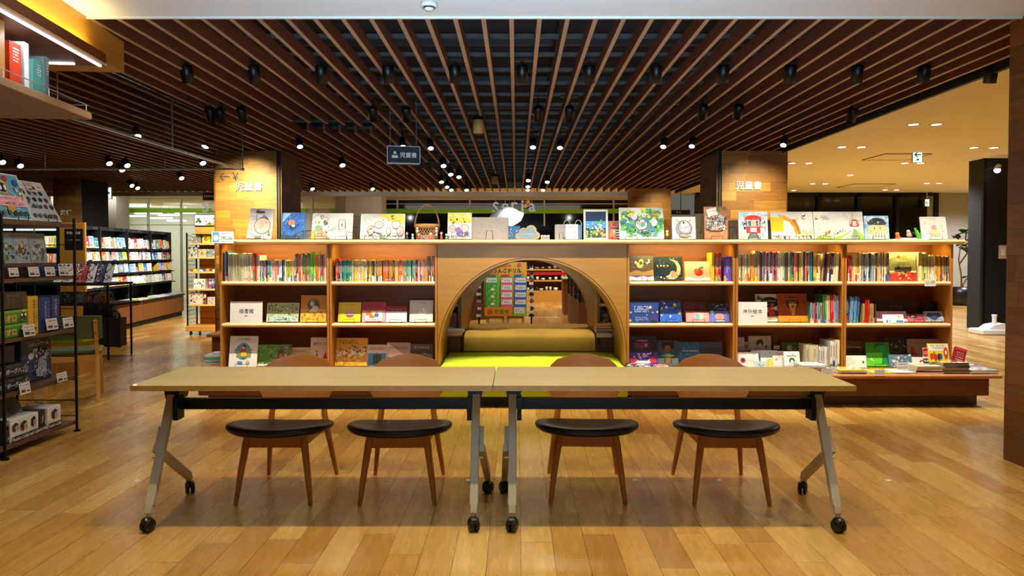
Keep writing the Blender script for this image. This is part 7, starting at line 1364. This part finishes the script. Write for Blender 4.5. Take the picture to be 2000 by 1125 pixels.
# ================================================================== GREEN CHAIRS AT THE LEFT
def green_chair(x, y, rz, lab):
    t_ = thing('armless_chair', lab, 'chair', (x, y, 0), rz, 'olive green padded chairs at the left')
    for s_ in (-1, 1):
        m = MB(); m.bar((s_ * .20, -.22, 0), (s_ * .19, -.20, .42), .030, .034, 'shelf_yellow'); m.build('leg', t_)
        m = MB(); m.bar((s_ * .21, .26, 0), (s_ * .20, .19, .43), .030, .036, 'shelf_yellow'); m.bar((s_ * .20, .19, .42), (s_ * .19, .262, .76), .030, .032, 'shelf_yellow')
        for z in (.74, .64): m.ball((s_ * .192, .19 + .08 * (z - .42) / .38 + .016, z), .007, 'black_metal', n=8, m=5)
        m.build('leg', t_)
        m = MB(); m.bar((s_ * .195, -.2, .40), (s_ * .2, .19, .40), .024, .06, 'shelf_yellow', up=(0, 0, 1)); m.build('seat_rail', t_)
    for y_ in (-.2, .19):
        m = MB(); m.bar((-.19, y_, .40), (.19, y_, .40), .024, .06, 'shelf_yellow', up=(0, 0, 1)); m.build('seat_rail', t_)
    m = MB(); m.bbox(-.225, .225, -.235, .18, .43, .475, 'olive_leather', b=.018); m.build('seat', t_, bevel=.01)
    m = MB(); NU = 12; vs = []
    for sd in (0, 1):
        for i in range(NU + 1):
            u = -1 + 2 * i / NU; vs += [(u * .24, .232 - .05 * u * u - sd * .035 + .0, .58), (u * .24, .272 - .05 * u * u - sd * .035, .80 - .01 * abs(u) ** 4)]
    n = 2 * (NU + 1); fs = [(2 * i, 2 * i + 1, 2 * i + 3, 2 * i + 2) for i in range(NU)]
    m.add(vs, fs, 'olive_leather', None, True); m.add(vs, [tuple(n + k for k in reversed(f)) for f in fs], 'olive_leather', None, True)
    bd = [2 * i for i in range(NU + 1)] + [2 * i + 1 for i in range(NU, -1, -1)]; m.add(vs, [(bd[k], n + bd[k], n + bd[(k + 1) % len(bd)], bd[(k + 1) % len(bd)]) for k in range(len(bd))], 'olive_leather'); m.build('backrest', t_)
    return t_
green_chair(-4.18, 6.85, R(205), 'olive green padded chair with light wood legs, clear of the rack')
green_chair(-4.44, 6.2, R(205), 'olive green padded chair half hidden behind the toy boxes')
yc = thing('upholstered_stool', 'yellow green upholstered stool behind the nearer olive chairs', 'stool', (-5.12, 8.3, 0))
m = MB(); m.bbox(-.22, .25, -.2, .2, .35, .62, 'green_suede', b=.03); m.build('seat', yc); m = MB(); m.box(-.2, .2, -.17, .17, 0, .35, 'shelf_yellow'); m.build('base', yc)
lt = thing('low_table', 'low light wood table behind the olive chairs', 'table', (-6.0, 8.5, 0))
m = MB(); m.bbox(-.6, .35, -.3, .3, .40, .44, 'shelf_yellow'); m.build('tabletop', lt)
for a in (-.55, .3):
    for b_ in (-.25, .25): m = MB(); m.box(a - .02, a + .02, b_ - .02, b_ + .02, 0, .40, 'shelf_yellow'); m.build('leg', lt)

# ================================================================== BLACK MAGAZINE WALL
ang = math.atan2(-.44, 3.75) ; ux = Vector((-.1165, .993, 0)); A0 = Vector((-6.92, 12.2, 0))
MM = Matrix.Translation(A0) @ RZ(PI / 2 + .1168)      # local x along the wall, local -y towards the aisle
mw = thing('magazine_shelf', 'long black magazine wall shelf with wooden base cabinets at the left', 'shelf', A0, PI / 2 + .1168)
ZS = [.86, 1.09, 1.32, 1.54]; XE = [-.60, .46, 1.60, 2.75, 3.88]
m = MB(); m.box(XE[0], XE[-1], .02, .36, .10, .46, 'cabinet_wood'); m.build('cabinet_body', mw)
for i in range(4):
    m = MB(); m.box(XE[i] + .006, XE[i + 1] - .006, .0, .02, .105, .455, 'cabinet_wood'); d_ = m.build('door', mw)
    m = MB(); m.box(XE[i + 1] - .12, XE[i + 1] - .07, -.006, 0, .42, .44, 'white_paint'); m.build('handle', d_)
m = MB(); m.box(XE[0], XE[-1], .04, .36, 0, .10, 'black_panel'); m.build('toe_kick', mw)
m = MB(); m.box(XE[0], XE[-1], -.03, .36, .46, .485, 'black_panel'); m.build('display_ledge', mw)
m = MB(); m.box(XE[0], XE[-1], .46, .48, 0, 1.84, 'black_panel'); m.build('back_panel', mw)
m = MB(); m.box(XE[0], XE[-1], .30, .46, 1.78, 1.84, 'black_panel')
for i in range(7): m.box(XE[0] + .2 + i * .63, XE[0] + .42 + i * .63, .294, .30, 1.785, 1.83, 'dark_metal')
m.build('header_rail', mw)
for x in XE: m = MB(); m.box(x - .02, x + .02, .26, .46, .485, 1.84, 'black_panel'); m.build('upright', mw)
for i in range(4):
    for z in ZS + [.66]:
        if z == .66 : continue
        m = MB(); m.box(XE[i] + .02, XE[i + 1] - .02, .16 + .10 * (z - .8), .46, z - .09 - .018, z - .09, 'black_panel'); m.build('shelf_board', mw)
def loc_m(x, y, z): return MM @ Vector((x, y, z))
MG = ['white', 'white', 'sky', 'yellow', 'pink', 'white', 'blue', 'cream', 'red', 'grey', 'white', 'orange', 'white', 'lime', 'black', 'teal']
rr = random.Random(77); rown = ['lowest', 'second', 'third', 'top']
ordn = 0
for bi in range(4):
    for zi, z in enumerate(ZS):
        x = XE[bi] + .03; k = 0
        zz = z - .09
        if rr.random() < .12: x += .25
        while x < XE[bi + 1] - .07:
            grp_w = rr.choice([.055, .09, .14, .18]) ; grp_w = min(grp_w, XE[bi + 1] - .035 - x)
            if grp_w < .03: break
            k += 1; cn = rr.choice(MG); c = PAL[cn]; hh = rr.uniform(.15, .19) if zi < 3 else rr.uniform(.18, .21)
            m = MB(); m.bbox(0, grp_w - .004, 0, .10, 0, hh, 'print', c, .002)
            if grp_w > .08:
                ops = [('n', 14, .05, .1, .95, .6, .10, [PAL[rr.choice(MG)] for _ in range(5)]), ('w', .1, .72, .9, .9, 1, '#c83a2a' if rr.random() < .5 else '#2a4a8a'), ('r', .05, .02, .95, .12, PAL[rr.choice(MG)])]
                nm = 'magazine'
            else:
                ops = [('r', .48 - .02 * j, 0, .5 - .02 * j, 1, '#555555') for j in (0,)] + [('r', q / 4 + .04, .1, q / 4 + .18, .85, PAL[rr.choice(MG)]) for q in range(4)]
                nm = 'reference_book'
            m.art(ops, 0, 0, grp_w - .004, hh, -.0006)
            o = m.build(nm, label='%s %s, %s along, %s board of the %s bay, black wall shelf' % (cn, nm.replace('_', ' '), nth(k), rown[zi], ('nearest', 'second', 'third', 'farthest')[bi]), cat='magazine' if nm == 'magazine' else 'book', group='magazines and books on the black wall shelf', loc=loc_m(x, .20 + .10 * (z - .8) , zz + .014))
            o.rotation_euler = (-.12, 0, PI / 2 + .1168); x += grp_w + rr.choice([0, 0, .004, .01])
# bottom row against the ledge
for bi in range(1, 4):
    x = XE[bi] + .05; k = 0
    while x < XE[bi + 1] - .1:
        w_ = rr.uniform(.16, .24); k += 1; cn = rr.choice(['white', 'white', 'cream', 'grey', 'lime', 'white', 'sky']); nst = rr.choice([1, 2, 3])
        for s_ in range(nst):
            m = MB(); m.box(0, w_ - .01, 0, .20, 0, .011, 'print', PAL[cn]); m.M = T(0, 0, .011) @ RX(-PI / 2); m.art([('n', 8, .1, .1, .9, .9, .12, ['#e8e8e0', '#c8ccd0', PAL[rr.choice(MG)]])], 0, 0, w_ - .01, .20, -.0004)
            o = m.build('magazine', label='%s magazine lying on the black ledge, bay %s, pile %s, %s from below' % (cn, ('', 'second', 'third', 'farthest')[bi], nth(k), nth(s_ + 1)), cat='magazine', group='magazines lying on the black ledge', loc=loc_m(x, .0, .486 + s_ * .0122)); o.rotation_euler = (0, 0, PI / 2 + .1168)
        x += w_ + .01
# wooden end panel with black sign
ep = thing('shelf_end_panel', 'light wood shelf end panel with a black category sign', 'end panel', (P(147, 500, 11.55).x, 11.55, 0)); xa, xb = P(121, 500, 11.55).x - ep.location.x, P(171, 500, 11.55).x - ep.location.x; zt = P(0, 435, 11.55).z
m = MB(); m.bbox(xa, xb, -.06, -.02, 0, zt, 'side_oak'); m.build('panel', ep)
q0, q1 = P(128, 487, 11.5), P(163, 447, 11.5)
m = MB(); m.box(q0.x - ep.location.x, q1.x - ep.location.x, -.074, -.061, q0.z, q1.z, 'black_panel'); m.art([('t', '学習参考書', .5, .8, .13, '#f4f0e6', .0), ('w', .15, .42, .42, .5, 1, '#b8b4a8'), ('w', .6, .42, .86, .5, 1, '#b8b4a8'), ('r', .0, .3, 1, .31, '#2c2c2c')], q0.x - ep.location.x, q0.z, q1.x - q0.x, q1.z - q0.z, -.075); m.build('category_sign', ep)
# shelf further back, seen over the wire rack
fs_ = thing('back_shelf', 'black bookshelf with lit strip behind the wire rack', 'shelf', (-8.55, 12.6, 0)); m = MB(); m.box(-1.35, .95, .3, .33, 0, 1.86, 'black_panel'); m.build('back_panel', fs_)
m = MB(); m.box(-1.35, .95, 0, .3, 1.80, 1.86, 'black_panel'); m.build('header_rail', fs_); m = MB(); m.box(-1.3, .9, .0, .02, 1.775, 1.80, 'tube_glow'); m.build('light_strip', fs_)
for z in (.5, .85, 1.17, 1.48): m = MB(); m.box(-1.35, .95, .0, .3, z - .02, z, 'black_panel'); m.build('shelf_board', fs_)
for x in (-1.35, -.6, .17, .93): m = MB(); m.box(x, x + .02, -.01, .3, 0, 1.8, 'black_panel'); m.build('upright', fs_)
for zi, (z, h_) in enumerate(((1.48, .2), (1.17, .2))):
    for bi, (a, b_) in enumerate(((-1.3, -.62), (-.57, .15), (.2, .91))):
        spine_row('%s board of the back shelf, %s bay' % (('top', 'second')[zi], ('left', 'middle', 'right')[bi]), [(a - 8.55 + .02, b_ - 8.55 - .03, h_, (.028, .06), 'cream white ivory yellow lime pink white orange ivory', 0.04)], 12.62, z, 40 + zi * 5 + bi, name='reference_book', depth=.15)

# ================================================================== WOODEN RACK WITH HEADER
orx = thing('wooden_display_rack', 'yellow wood display rack on casters with picture header left of the island', 'rack', (-5.0, 12.1, 0))
xa, xb = P(363, 500, 12.1).x + 5.0, P(487, 500, 12.1).x + 5.0
m = MB(); m.bbox(xa - .02, xb, 0, .45, .07, .16, 'shelf_yellow'); m.build('base_box', orx)
m = MB(); m.box(xa + .05, xb, .40, .43, .16, 1.98, 'shelf_yellow')
for i in range(14): m.box(xa + .05, xb, .396, .40, .25 + i * .115, .256 + i * .115, 'plinth_wood')
m.build('slat_back', orx)
m = MB(); m.bbox(xb - .03, xb, .05, .42, .16, 1.98, 'shelf_yellow'); m.build('side_panel', orx)
m = MB(); m.box(xa + .16, xb, -.0, .03, 1.70, 1.83, 'shelf_yellow'); m.build('fascia', orx)
for z in (.52, .78, 1.07, 1.315, 1.545):
    m = MB(); m.bbox(xa + .02, xb - .03, .02, .40, z - .03, z, 'light_edge'); m.build('shelf_board', orx)
m = MB()
for y in (.04, .40): m.tube([(xa + .0, y, .07), (xa + .0, y, 1.72)], .014, 'black_metal')
for i in range(22): m.tube([(xa, .04, .2 + i * .07), (xa, .40, .2 + i * .07)], .004, 'black_metal', n=5)
for i in range(4): m.tube([(xa, .1 + i * .08, .16), (xa, .1 + i * .08, 1.7)], .003, 'black_metal', n=5)
m.build('side_grid', orx)
for x in (xa + .05, xb - .08):
    for y in (.05, .4): m = MB(); m.M = T(x, y, .035) @ RY(PI / 2); m.lathe([(0, -.012), (.033, -.012), (.033, .012), (0, .012)], 'black_plastic', n=16); m.M = I4; m.tube([(x, y, .03), (x, y, .08)], .01, 'chrome'); m.build('caster', orx)
x0_, x1_ = P(379, 430, 12.08).x + 5.0, P(487, 430, 12.08).x + 5.0; m = MB(); m.box(x0_, x1_, -.02, 0, 1.83, 2.02, 'black_metal')
m.art([('r', .01, .06, .995, .96, '#e4e4de'), ('e', .3, .1, .5, .22, '#7ab04a'), ('e', .84, .1, .5, .2, '#8abc52'), ('r', .01, .0, .99, .06, '#1c1c1c'), ('e', .28, .22, .12, .12, '#b03a2a'), ('n', 12, .02, .3, .12, .7, .14, ['#2f5a34', '#3f7a44']), ('n', 60, .14, .36, .9, .7, .07, ['#3a3a34', '#5a5a50', '#a84a3a', '#3a5a8a', '#c89a3a']), ('n', 12, .3, .78, .9, .92, .07, ['#8ab8d8', '#a8d0e0']), ('n', 8, .86, .3, .98, .9, .12, ['#8ac0cc', '#5a9a5a'])], x0_, 1.83, x1_ - x0_, .19, -.021); m.build('header_board', orx)
OB = [(376, 393, 1.545, .165, '#8a8c88', 'grey cartoon'), (396, 412, 1.545, .17, '#d8c02a', 'yellow cartoon'), (458, 482, 1.545, .15, '#5a5c60', 'dark grey'), (370, 373, 1.315, .17, '#d8d4c8', 'black and white checked'), (374, 378, 1.315, .17, '#d0ccc0', 'black and white spotted'), (379, 386, 1.315, .165, '#c8c4b8', 'black and white striped'), (388, 404, 1.315, .13, '#c8b088', 'tan'), (405, 427, 1.315, .13, '#7a8a88', 'grey green'),
      (378, 401, .78, .165, '#e4e0d8', 'white ladybird'), (408, 413, .78, .17, '#c0649a', 'pink'), (414, 418, .78, .17, '#5a7ab8', 'blue'), (419, 423, .78, .17, '#5a6aa8', 'indigo'), (424, 429, .78, .17, '#a05aa0', 'violet'), (369, 396, .52, .20, '#d8ccb8', 'cream patterned'), (397, 403, .52, .20, '#8a1c34', 'crimson'), (405, 429, .52, .12, '#c8b4a8', 'pale pink patterned')]
for i, (a, b_, z, h_, c, nm) in enumerate(OB):
    p0, p1 = P(a, 500, 12.2), P(b_, 500, 12.2); W = p1.x - p0.x; m = MB(); m.bbox(-W / 2, W / 2, 0, .12, 0, h_, 'print', c, .003)
    m.art([('n', 22, .08, .1, .92, .9, .09, ['#2a2a28', '#e8e4d8', '#a84a3a', '#5a7a4a', c])], -W / 2, 0, W, h_, -.0006)
    m.build('boxed_book', label='%s boxed book on the yellow wood rack, shelf at height %s' % (nm, {1.545: 'of the header', 1.315: 'two', .78: 'four', .52: 'five'}[z]), cat='book', group='boxed books on the yellow wood rack', loc=((p0.x + p1.x) / 2, 12.18, z + .001))
for i in range(9):
    p = P(374 + i * 6.3, 500, 12.2); m = MB(); m.bbox(-.028, .028, -.03, .06, 0, .03 + .01 * (i % 3), 'print', ['#c83a2a', '#e8c83a', '#8a8a84', '#e4e0d8', '#3a5a8a', '#d88a2a', '#6a4a2a', '#c8c4b8', '#b83a4a'][i], .004)
    m.build('small_toy', label='tiny colourful packet on the middle board of the yellow wood rack, %s from the left' % nth(i + 1), cat='toy', group='tiny packets on the yellow wood rack', loc=(p.x, 12.22, 1.071))

# ================================================================== MAGAZINE TABLE AND BAGS AT THE LEFT
bt = thing('display_table', 'black display table with magazines left of the olive chairs', 'table', (-5.9, 9.6, 0))
m = MB(); m.box(-.9, .66, -.3, .3, .96, .99, 'black_panel'); m.build('upper_board', bt); m = MB(); m.box(-.9, .75, -.3, .3, .70, .73, 'black_panel'); m.build('lower_board', bt)
for x in (-.88, .64):
    for y in (-.28, .28): m = MB(); m.box(x - .010, x + .010, y - .010, y + .010, 0, .96, 'black_metal'); m.build('leg', bt)
for i, (px, c, nm) in enumerate([(124, '#e4dcd8', 'white'), (146, '#b8404a', 'red and white'), (160, '#e0e4e8', 'pale'), (174, '#2f4a6a', 'dark blue'), (188, '#c8d8e4', 'light blue')]):
    p = P(px, 540, 9.4); m = MB(); m.box(-.12, .12, 0, .01, 0, .27, 'print', c); m.art([('n', 150, .04, .04, .96, .96, .06, ['#e8e4e4', '#a83a48', '#2a3a5a', '#c8d0e0', '#e0b040', '#1c1c24', '#f4f4f4', c])], -.12, 0, .24, .27, -.0006)
    o = m.build('comic_magazine', label='%s comic magazine leaning on the black display table, %s from the left' % (nm, nth(i + 1)), cat='magazine', group='comic magazines leaning on the black display table', loc=(p.x + .02, 9.34 + .035 * i, .996)); o.rotation_euler = (-.45, 0, 0)
for i, (a, b_, c, nm) in enumerate([(118, 147, '#5a6a78', 'blue grey'), (149, 167, '#b8bcc0', 'silver'), (172, 182, '#c8322a', 'red'), (184, 192, '#d8d4cc', 'white'), (193, 206, '#e08a3a', 'orange')]):
    p0, p1 = P(a, 560, 9.42), P(b_, 560, 9.42); W = p1.x - p0.x; m = MB(); m.bbox(-W / 2, W / 2, 0, .12, 0, .14, 'print', c); m.art([('n', 40, .04, .04, .96, .96, .10, ['#e8e4e4', '#3a3a44', '#c8d0d8', c, '#8a5a3a'])], -W / 2, 0, W, .14, -.0006)
    m.build('boxed_game', label='%s boxed game on the lower board of the black display table' % nm, cat='box', group='boxed games on the black display table', loc=((p0.x + p1.x) / 2, 9.40, .732))
bs = thing('bag_rail', 'black tubular rail stand in front of the wooden cabinets', 'stand', (P(214, 600, 10.6).x, 10.6, 0))
hgt = P(0, 606, 10.6).z; m = MB(); m.tube([(-.22, 0, 0), (-.22, 0, hgt - .06), (-.19, 0, hgt), (.11, 0, hgt), (.14, 0, hgt - .06), (.14, 0, 0)], .018, 'black_metal'); m.build('hoop', bs)
m = MB(); m.box(-.52, .10, .03, .27, 0, hgt - .12, 'black_panel'); m.build('base_box', bs)
for i, (px, z, s_) in enumerate([(182, hgt + .062, .8), (213, hgt + .062, .6)]):
    t_ = thing('handbag', 'black handbag at the rail stand, ' + ('left', 'right')[i] + ' one', 'bag', (P(px, 600, 10.75).x, 10.75, z - .18), 0, 'black handbags')
    m = MB(); m.prism([(-.15 * s_, .0), (.15 * s_, .0), (.13 * s_, .24), (.09 * s_, .28), (-.09 * s_, .28), (-.13 * s_, .24)], -.06, .06, 'leather'); m.build('bag_body', t_, bevel=.02)
    m = MB(); m.tube([(.08 * math.cos(a), -.02, .26 + .13 * math.sin(a)) for a in [PI * k / 10 for k in range(11)]], .009, 'leather'); m.build('handle', t_)

# ================================================================== SEEN THROUGH THE ARCH
dd = thing('drill_display', 'bright green and orange cardboard display of workbooks seen through the arch', 'display stand', (P(987, 600, 10.5).x, 10.5, 0))
W = .62; z0 = .47; z1 = P(0, 512, 10.5).z
m = MB()
for x0, x1 in ((-W / 2 + .03, -.02), (.02, W / 2 - .04)):
    m.bbox(x0, x1, -.02, .3, .43, .465, 'light_edge'); 
    for x in (x0, x1 - .03): m.box(x, x + .03, -.02, .28, 0, .43, 'light_edge')
m.build('wooden_base', dd)
m = MB(); m.box(-W / 2, W / 2, .0, .02, z0, z1 - .02, 'print', '#7cc02a'); m.build('back_card', dd)
m = MB(); hh = z1 - z0
m.art([('r', .0, .0, 1, 1, '#8cc832'), ('r', .0, .74, 1, 1, '#e8b020'), ('n', 30, .0, .72, 1, .98, .04, ['#f0c830', '#e08a20', '#b8d030']), ('n', 20, .02, .3, .3, .6, .04, ['#6ab02a', '#a8d84a', '#4a9a2c']), ('t', 'うんこドリル', .55, .84, .085, '#3a2410', .05), ('e', .82, .94, .045, .045, '#e0487a'), ('e', .5, .93, .03, .03, '#d8642a'), ('e', .42, .93, .03, .03, '#d8642a'), ('e', .6, .93, .03, .03, '#d8642a'),
       ('r', .1, .73, .28, .77, '#2f8a34'), ('r', .4, .73, .6, .77, '#d83a4a'), ('r', .7, .73, .88, .77, '#3a6ac0')], -W / 2, z0, W, hh, -.002)
m.build('printed_face', dd)
for ci, (cx_, c, tx, n_) in enumerate([(-.2, '#4aa83a', 'ひらがな', 1), (0.02, '#e86a8a', 'すうじ', 4), (.22, '#4a6ac8', 'カタカナ', 4)]):
    for j in range(4):
        z = z0 + hh * (.63 - j * .135); m = MB(); m.box(cx_ - .085, cx_ + .085, -.03 - .004 * j, -.0275 - .004 * j, z - .075, z + .065, 'print', c)
        ops = [('r', .05, .5, .95, .97, '#f4f2ec'), ('t', tx, .55, .7, .2, K, .03), ('e', .14, .84, .07, .07, '#e0387a'), ('w', .35, .85, .7, .93, 1, '#8ac03a')] if j < n_ else [('n', 20, .05, .05, .95, .95, .12, ['#8ad03a', '#6ab82c', '#c8e04a']), ('e', .6, .55, .2, .15, '#f4f4ec')]
        m.art(ops, cx_ - .085, z - .075, .17, .14, -.0305 - .004 * j)
        m.build('workbook', label='%s workbook in the colourful arch display, %s column, %s from the top' % (('green', 'pink', 'blue')[ci], ('left', 'middle', 'right')[ci], nth(j + 1)), cat='book', group='workbooks in the arch display', loc=dd.location)
m = MB(); m.box(-W / 2 + .01, .1, -.055, -.05, z0, z0 + .13, 'print', '#f08a2a'); m.art([('t', '新登場', .62, .5, .5, '#3a9a2c', .01), ('e', .2, .5, .3, .3, '#c8641e')], -W / 2 + .01, z0, W / 2 + .09, .13, -.056); m.box(.12, W / 2 - .0, -.055, -.05, z0, z0 + .13, 'print', '#8ac83a'); m.art([('r', .05, .3, .8, .95, '#f4e8ec'), ('w', .1, .4, .75, .85, 2, '#d83a5a')], .12, z0, W / 2 - .12, .13, -.056)
m.box(-W / 2 + .01, W / 2, -.05, .0, z0 - .004, z0, 'print', '#e8b020'); m.build('lower_banner', dd)
for i, (x, s_, c) in enumerate([(-.36, -1, '#2a2a2c'), (.35, 1, '#e4e4e4')]):
    t_ = thing('side_rack', 'narrow side rack of hanging goods %s of the workbook display' % ('left', 'right')[i], 'rack', (dd.location.x + x + .03 * s_, 10.55, 0)); m = MB(); m.tube([(0, .1, 0), (0, .1, 1.2)], .012, 'black_metal'); m.box(-.06, .06, 0, .2, 0, .02, 'black_metal'); m.build('pole', t_)
    m = MB()
    for k in range(14): m.box(-.035 + .01 * (k % 3), .035 - .008 * (k % 2), -.02 + .002 * k, .02, .45 + k * .052, .49 + k * .052, 'print', ['#d8d4cc', '#1c1c20', '#a8a4a0', '#8a3a3a', '#e4e0d8', '#2c3c5a'][(k * 5 + i) % 6])
    m.build('hanging_card', t_)
# far shelves with white bowls, red belt, counters
for sx, (xa_, xb_, nm) in enumerate([(P(1000, 500, 20.5).x, P(1101, 500, 20.5).x, 'left'), (P(1103, 500, 21.3).x, P(1160, 500, 21.3).x, 'right')]):
    yq = 20.5 if sx == 0 else 21.3
    t_ = thing('far_shelf', 'far wooden shelf with white goods seen through the arch, %s one' % nm, 'shelf', ((xa_ + xb_) / 2, yq, 0)); cx_ = (xa_ + xb_) / 2
    m = MB(); m.box(xa_ - cx_, xb_ - cx_, .4, .43, 0, 1.5, 'plinth_wood'); m.build('back_panel', t_)
    for x in (xa_, xb_ - .05): m = MB(); m.box(x - cx_, x - cx_ + .05, 0, .4, 0, 1.5, 'side_oak'); m.build('upright', t_)
    m = MB(); m.box(xa_ - cx_, xb_ - cx_, 0, .4, 0, .32, 'side_oak'); m.build('base', t_)
    for z in (.62, .93, 1.22): m = MB(); m.box(xa_ - cx_, xb_ - cx_, 0, .4, z - .04, z, 'side_oak'); m.build('shelf_board', t_)
    rr = random.Random(5 + sx)
    for zi, z in enumerate((.32, .62, .93, 1.22)):
        x = xa_ + .1; k = 0
        while x < xb_ - .15:
            k += 1; w_ = rr.uniform(.06, .14); hh_ = rr.uniform(.05, .11); m = MB(); m.lathe([(0, 0), (w_ * .35, 0), (w_ * .5, hh_), (w_ * .46, hh_), (w_ * .3, .01), (0, .01)], 'print', rr.choice(['#e4e0d8', '#e4e0d8', '#6a6864', '#2c2a2a', '#c8c4bc']), 12)
            m.build('bowl', label='small bowl, far %s shelf through the arch, %s row from below, %s along' % (nm, nth(zi + 1), nth(k)), cat='bowl', group='bowls on the far shelves', loc=(x + w_ / 2, yq + .12, z + .001)); x += w_ + rr.uniform(.02, .1)
q = P(1070, 534, 17.5); m = MB(); 
bp = thing('belt_barrier', 'red belt barrier crossing behind the arch', 'barrier', (q.x, 17.5, 0)); m.box(-.75, .9, -.005, .005, q.z - .04, q.z + .035, 'print', '#c81c24'); m.build('belt', bp)
for x in (-.75, .9): m = MB(); m.tube([(x, 0, 0), (x, 0, q.z + .06)], .03, 'dark_metal'); m.lathe([(.16, 0), (.15, .02), (0, .03)], 'dark_metal', c=(x, 0, 0)); m.build('post', bp)
q0, q1 = P(1102, 600, 16.2), P(1124, 545, 16.2); ct = thing('counter', 'brown cash counter with black side seen through the arch', 'counter', (q0.x, 16.2, 0)); m = MB(); m.bbox(0, q1.x - q0.x, 0, .8, 0, q1.z, 'plinth_wood'); m.build('counter_body', ct); m = MB(); m.box(q1.x - q0.x, q1.x - q0.x + .22, .02, .8, 0, q1.z - .02, 'black_panel'); m.build('side_panel', ct); m = MB(); m.box(-.03, q1.x - q0.x + .2, -.03, .82, q1.z, q1.z + .03, 'white_paint'); m.build('counter_top', ct)
q0 = P(1130, 630, 12.2); t_ = thing('goods_rack', 'brown framed goods rack at the right inside the arch', 'rack', (q0.x, 12.2, 0)); m = MB(); m.box(0, .5, 0, 2.6, 0, .55, 'plinth_wood'); m.build('base', t_)
for y in (0, .9, 1.8, 2.6): m = MB(); m.tube([(0.02, y, .55), (.02, y, 1.2)], .018, 'black_metal'); m.build('post', t_)
m = MB(); m.tube([(.02, 0, 1.0), (.02, 2.6, 1.0)], .012, 'black_metal'); m.tube([(.02, 0, .78), (.02, 2.6, .78)], .012, 'black_metal'); m.box(.03, .4, 0, 2.6, .8, 1.0, 'dark_metal'); m.build('rail', t_)
q0 = P(916, 600, 15); t_ = thing('low_cabinet', 'dark brown low cabinet at the left inside the arch', 'cabinet', (q0.x - .9, 15.0, 0)); m = MB(); m.bbox(0, 1.25, 0, .6, 0, P(0, 540, 15).z, 'plinth_wood'); m.build('cabinet_body', t_); m = MB(); m.box(-.01, 1.26, -.01, .61, P(0, 540, 15).z, P(0, 540, 15).z + .03, 'island_oak'); m.build('cabinet_top', t_)
m = MB(); m.box(-3.0, 3.0, 15.55, 15.58, .0, .003, 'white_paint'); struct(m, 'trim_7')

# ================================================================== RIGHT CORRIDOR
pp = thing('potted_fig_tree', 'fiddle leaf fig in a large black pot at the corridor end', 'plant', (P(1878, 588, 19.2).x, 19.2, 0))
m = MB(); m.lathe([(0, 0), (.24, 0), (.30, .12), (.31, .34), (.27, .48), (.25, .48), (.25, .43), (0, .43)], 'black_plastic', n=24); m.build('pot', pp)
m = MB(); 
TR = [[(0, 0, .43), (-.02, 0, .8), (-.08, .02, 1.2), (-.05, .0, 1.55), (-.12, 0, 1.85)], [(-.06, .01, 1.1), (.1, -.02, 1.35), (.22, 0, 1.62), (.3, 0, 1.85)], [(.01, 0, .5), (.12, .02, .68), (.2, .0, .75)], [(-.05, 0, 1.5), (.08, 0, 1.75), (.1, .0, 1.98)]]
for q in TR: m.tube(q, [.022 - .003 * i for i in range(len(q))], 'plinth_wood', n=7)
m.build('trunk', pp)
m = MB(); rr = random.Random(4)
for (bx_, by_, bz_) in [(-.12, 0, 1.85), (.3, 0, 1.85), (.2, 0, 1.62), (.1, 0, 1.98), (-.06, 0, 1.6), (.1, 0, 1.4), (.2, 0, .76), (-.1, 0, 1.72), (.24, 0, 1.74), (.0, 0, 1.9)]:
    for k in range(5):
        a = rr.uniform(0, 2 * PI); el = rr.uniform(-.3, .9); L_ = rr.uniform(.16, .26); w_ = L_ * .36
        m.M = T(bx_, by_, bz_) @ RZ(a) @ RY(-el)
        vs = []; prof = [(0, .06), (.18, .5), (.35, .62), (.6, 1.0), (.8, .95), (.95, .5), (1, .05)]
        for f, ww in prof:
            for s_ in (-1, 0, 1): vs.append((f * L_, s_ * ww * w_, -.25 * f * f * L_ + abs(s_) * .02 + .004 * math.sin(f * 9 + s_)))
        fs = [(i * 3 + j, i * 3 + j + 1, (i + 1) * 3 + j + 1, (i + 1) * 3 + j) for i in range(len(prof) - 1) for j in range(2)]
        m.add(vs, fs, 'leaf_green', None, True)
m.build('foliage', pp)
q = P(1940, 643, 12.3); t_ = thing('sign_base', 'white weighted plastic base with a short pole at the foot of the corridor wall', 'sign base', (q.x + .02, 12.35, 0))
m = MB(); m.bbox(-.30, .36, -.2, .2, .0, .09, 'white_paint', b=.015); m.prism([(-.16, .09), (-.06, .16), (.12, .19), (.36, .14), (.36, .09)], -.14, .14, 'white_paint'); m.build('base_block', t_)
m = MB(); m.tube([(.03, 0, .15), (.03, 0, .30)], .035, 'white_paint', n=14); m.tube([(.03, 0, .30), (.03, 0, .33)], .043, 'white_paint', n=14); m.build('pole_socket', t_)

dup = {k: v for k, v in LABELS.items() if v > 1}
print('DUPLICATE LABELS', dup)
print('LONG LABELS', [k for k in LABELS if not 4 <= len(k.split()) <= 16])
print('OBJECTS', len(bpy.data.objects), 'THINGS', sum(LABELS.values()))
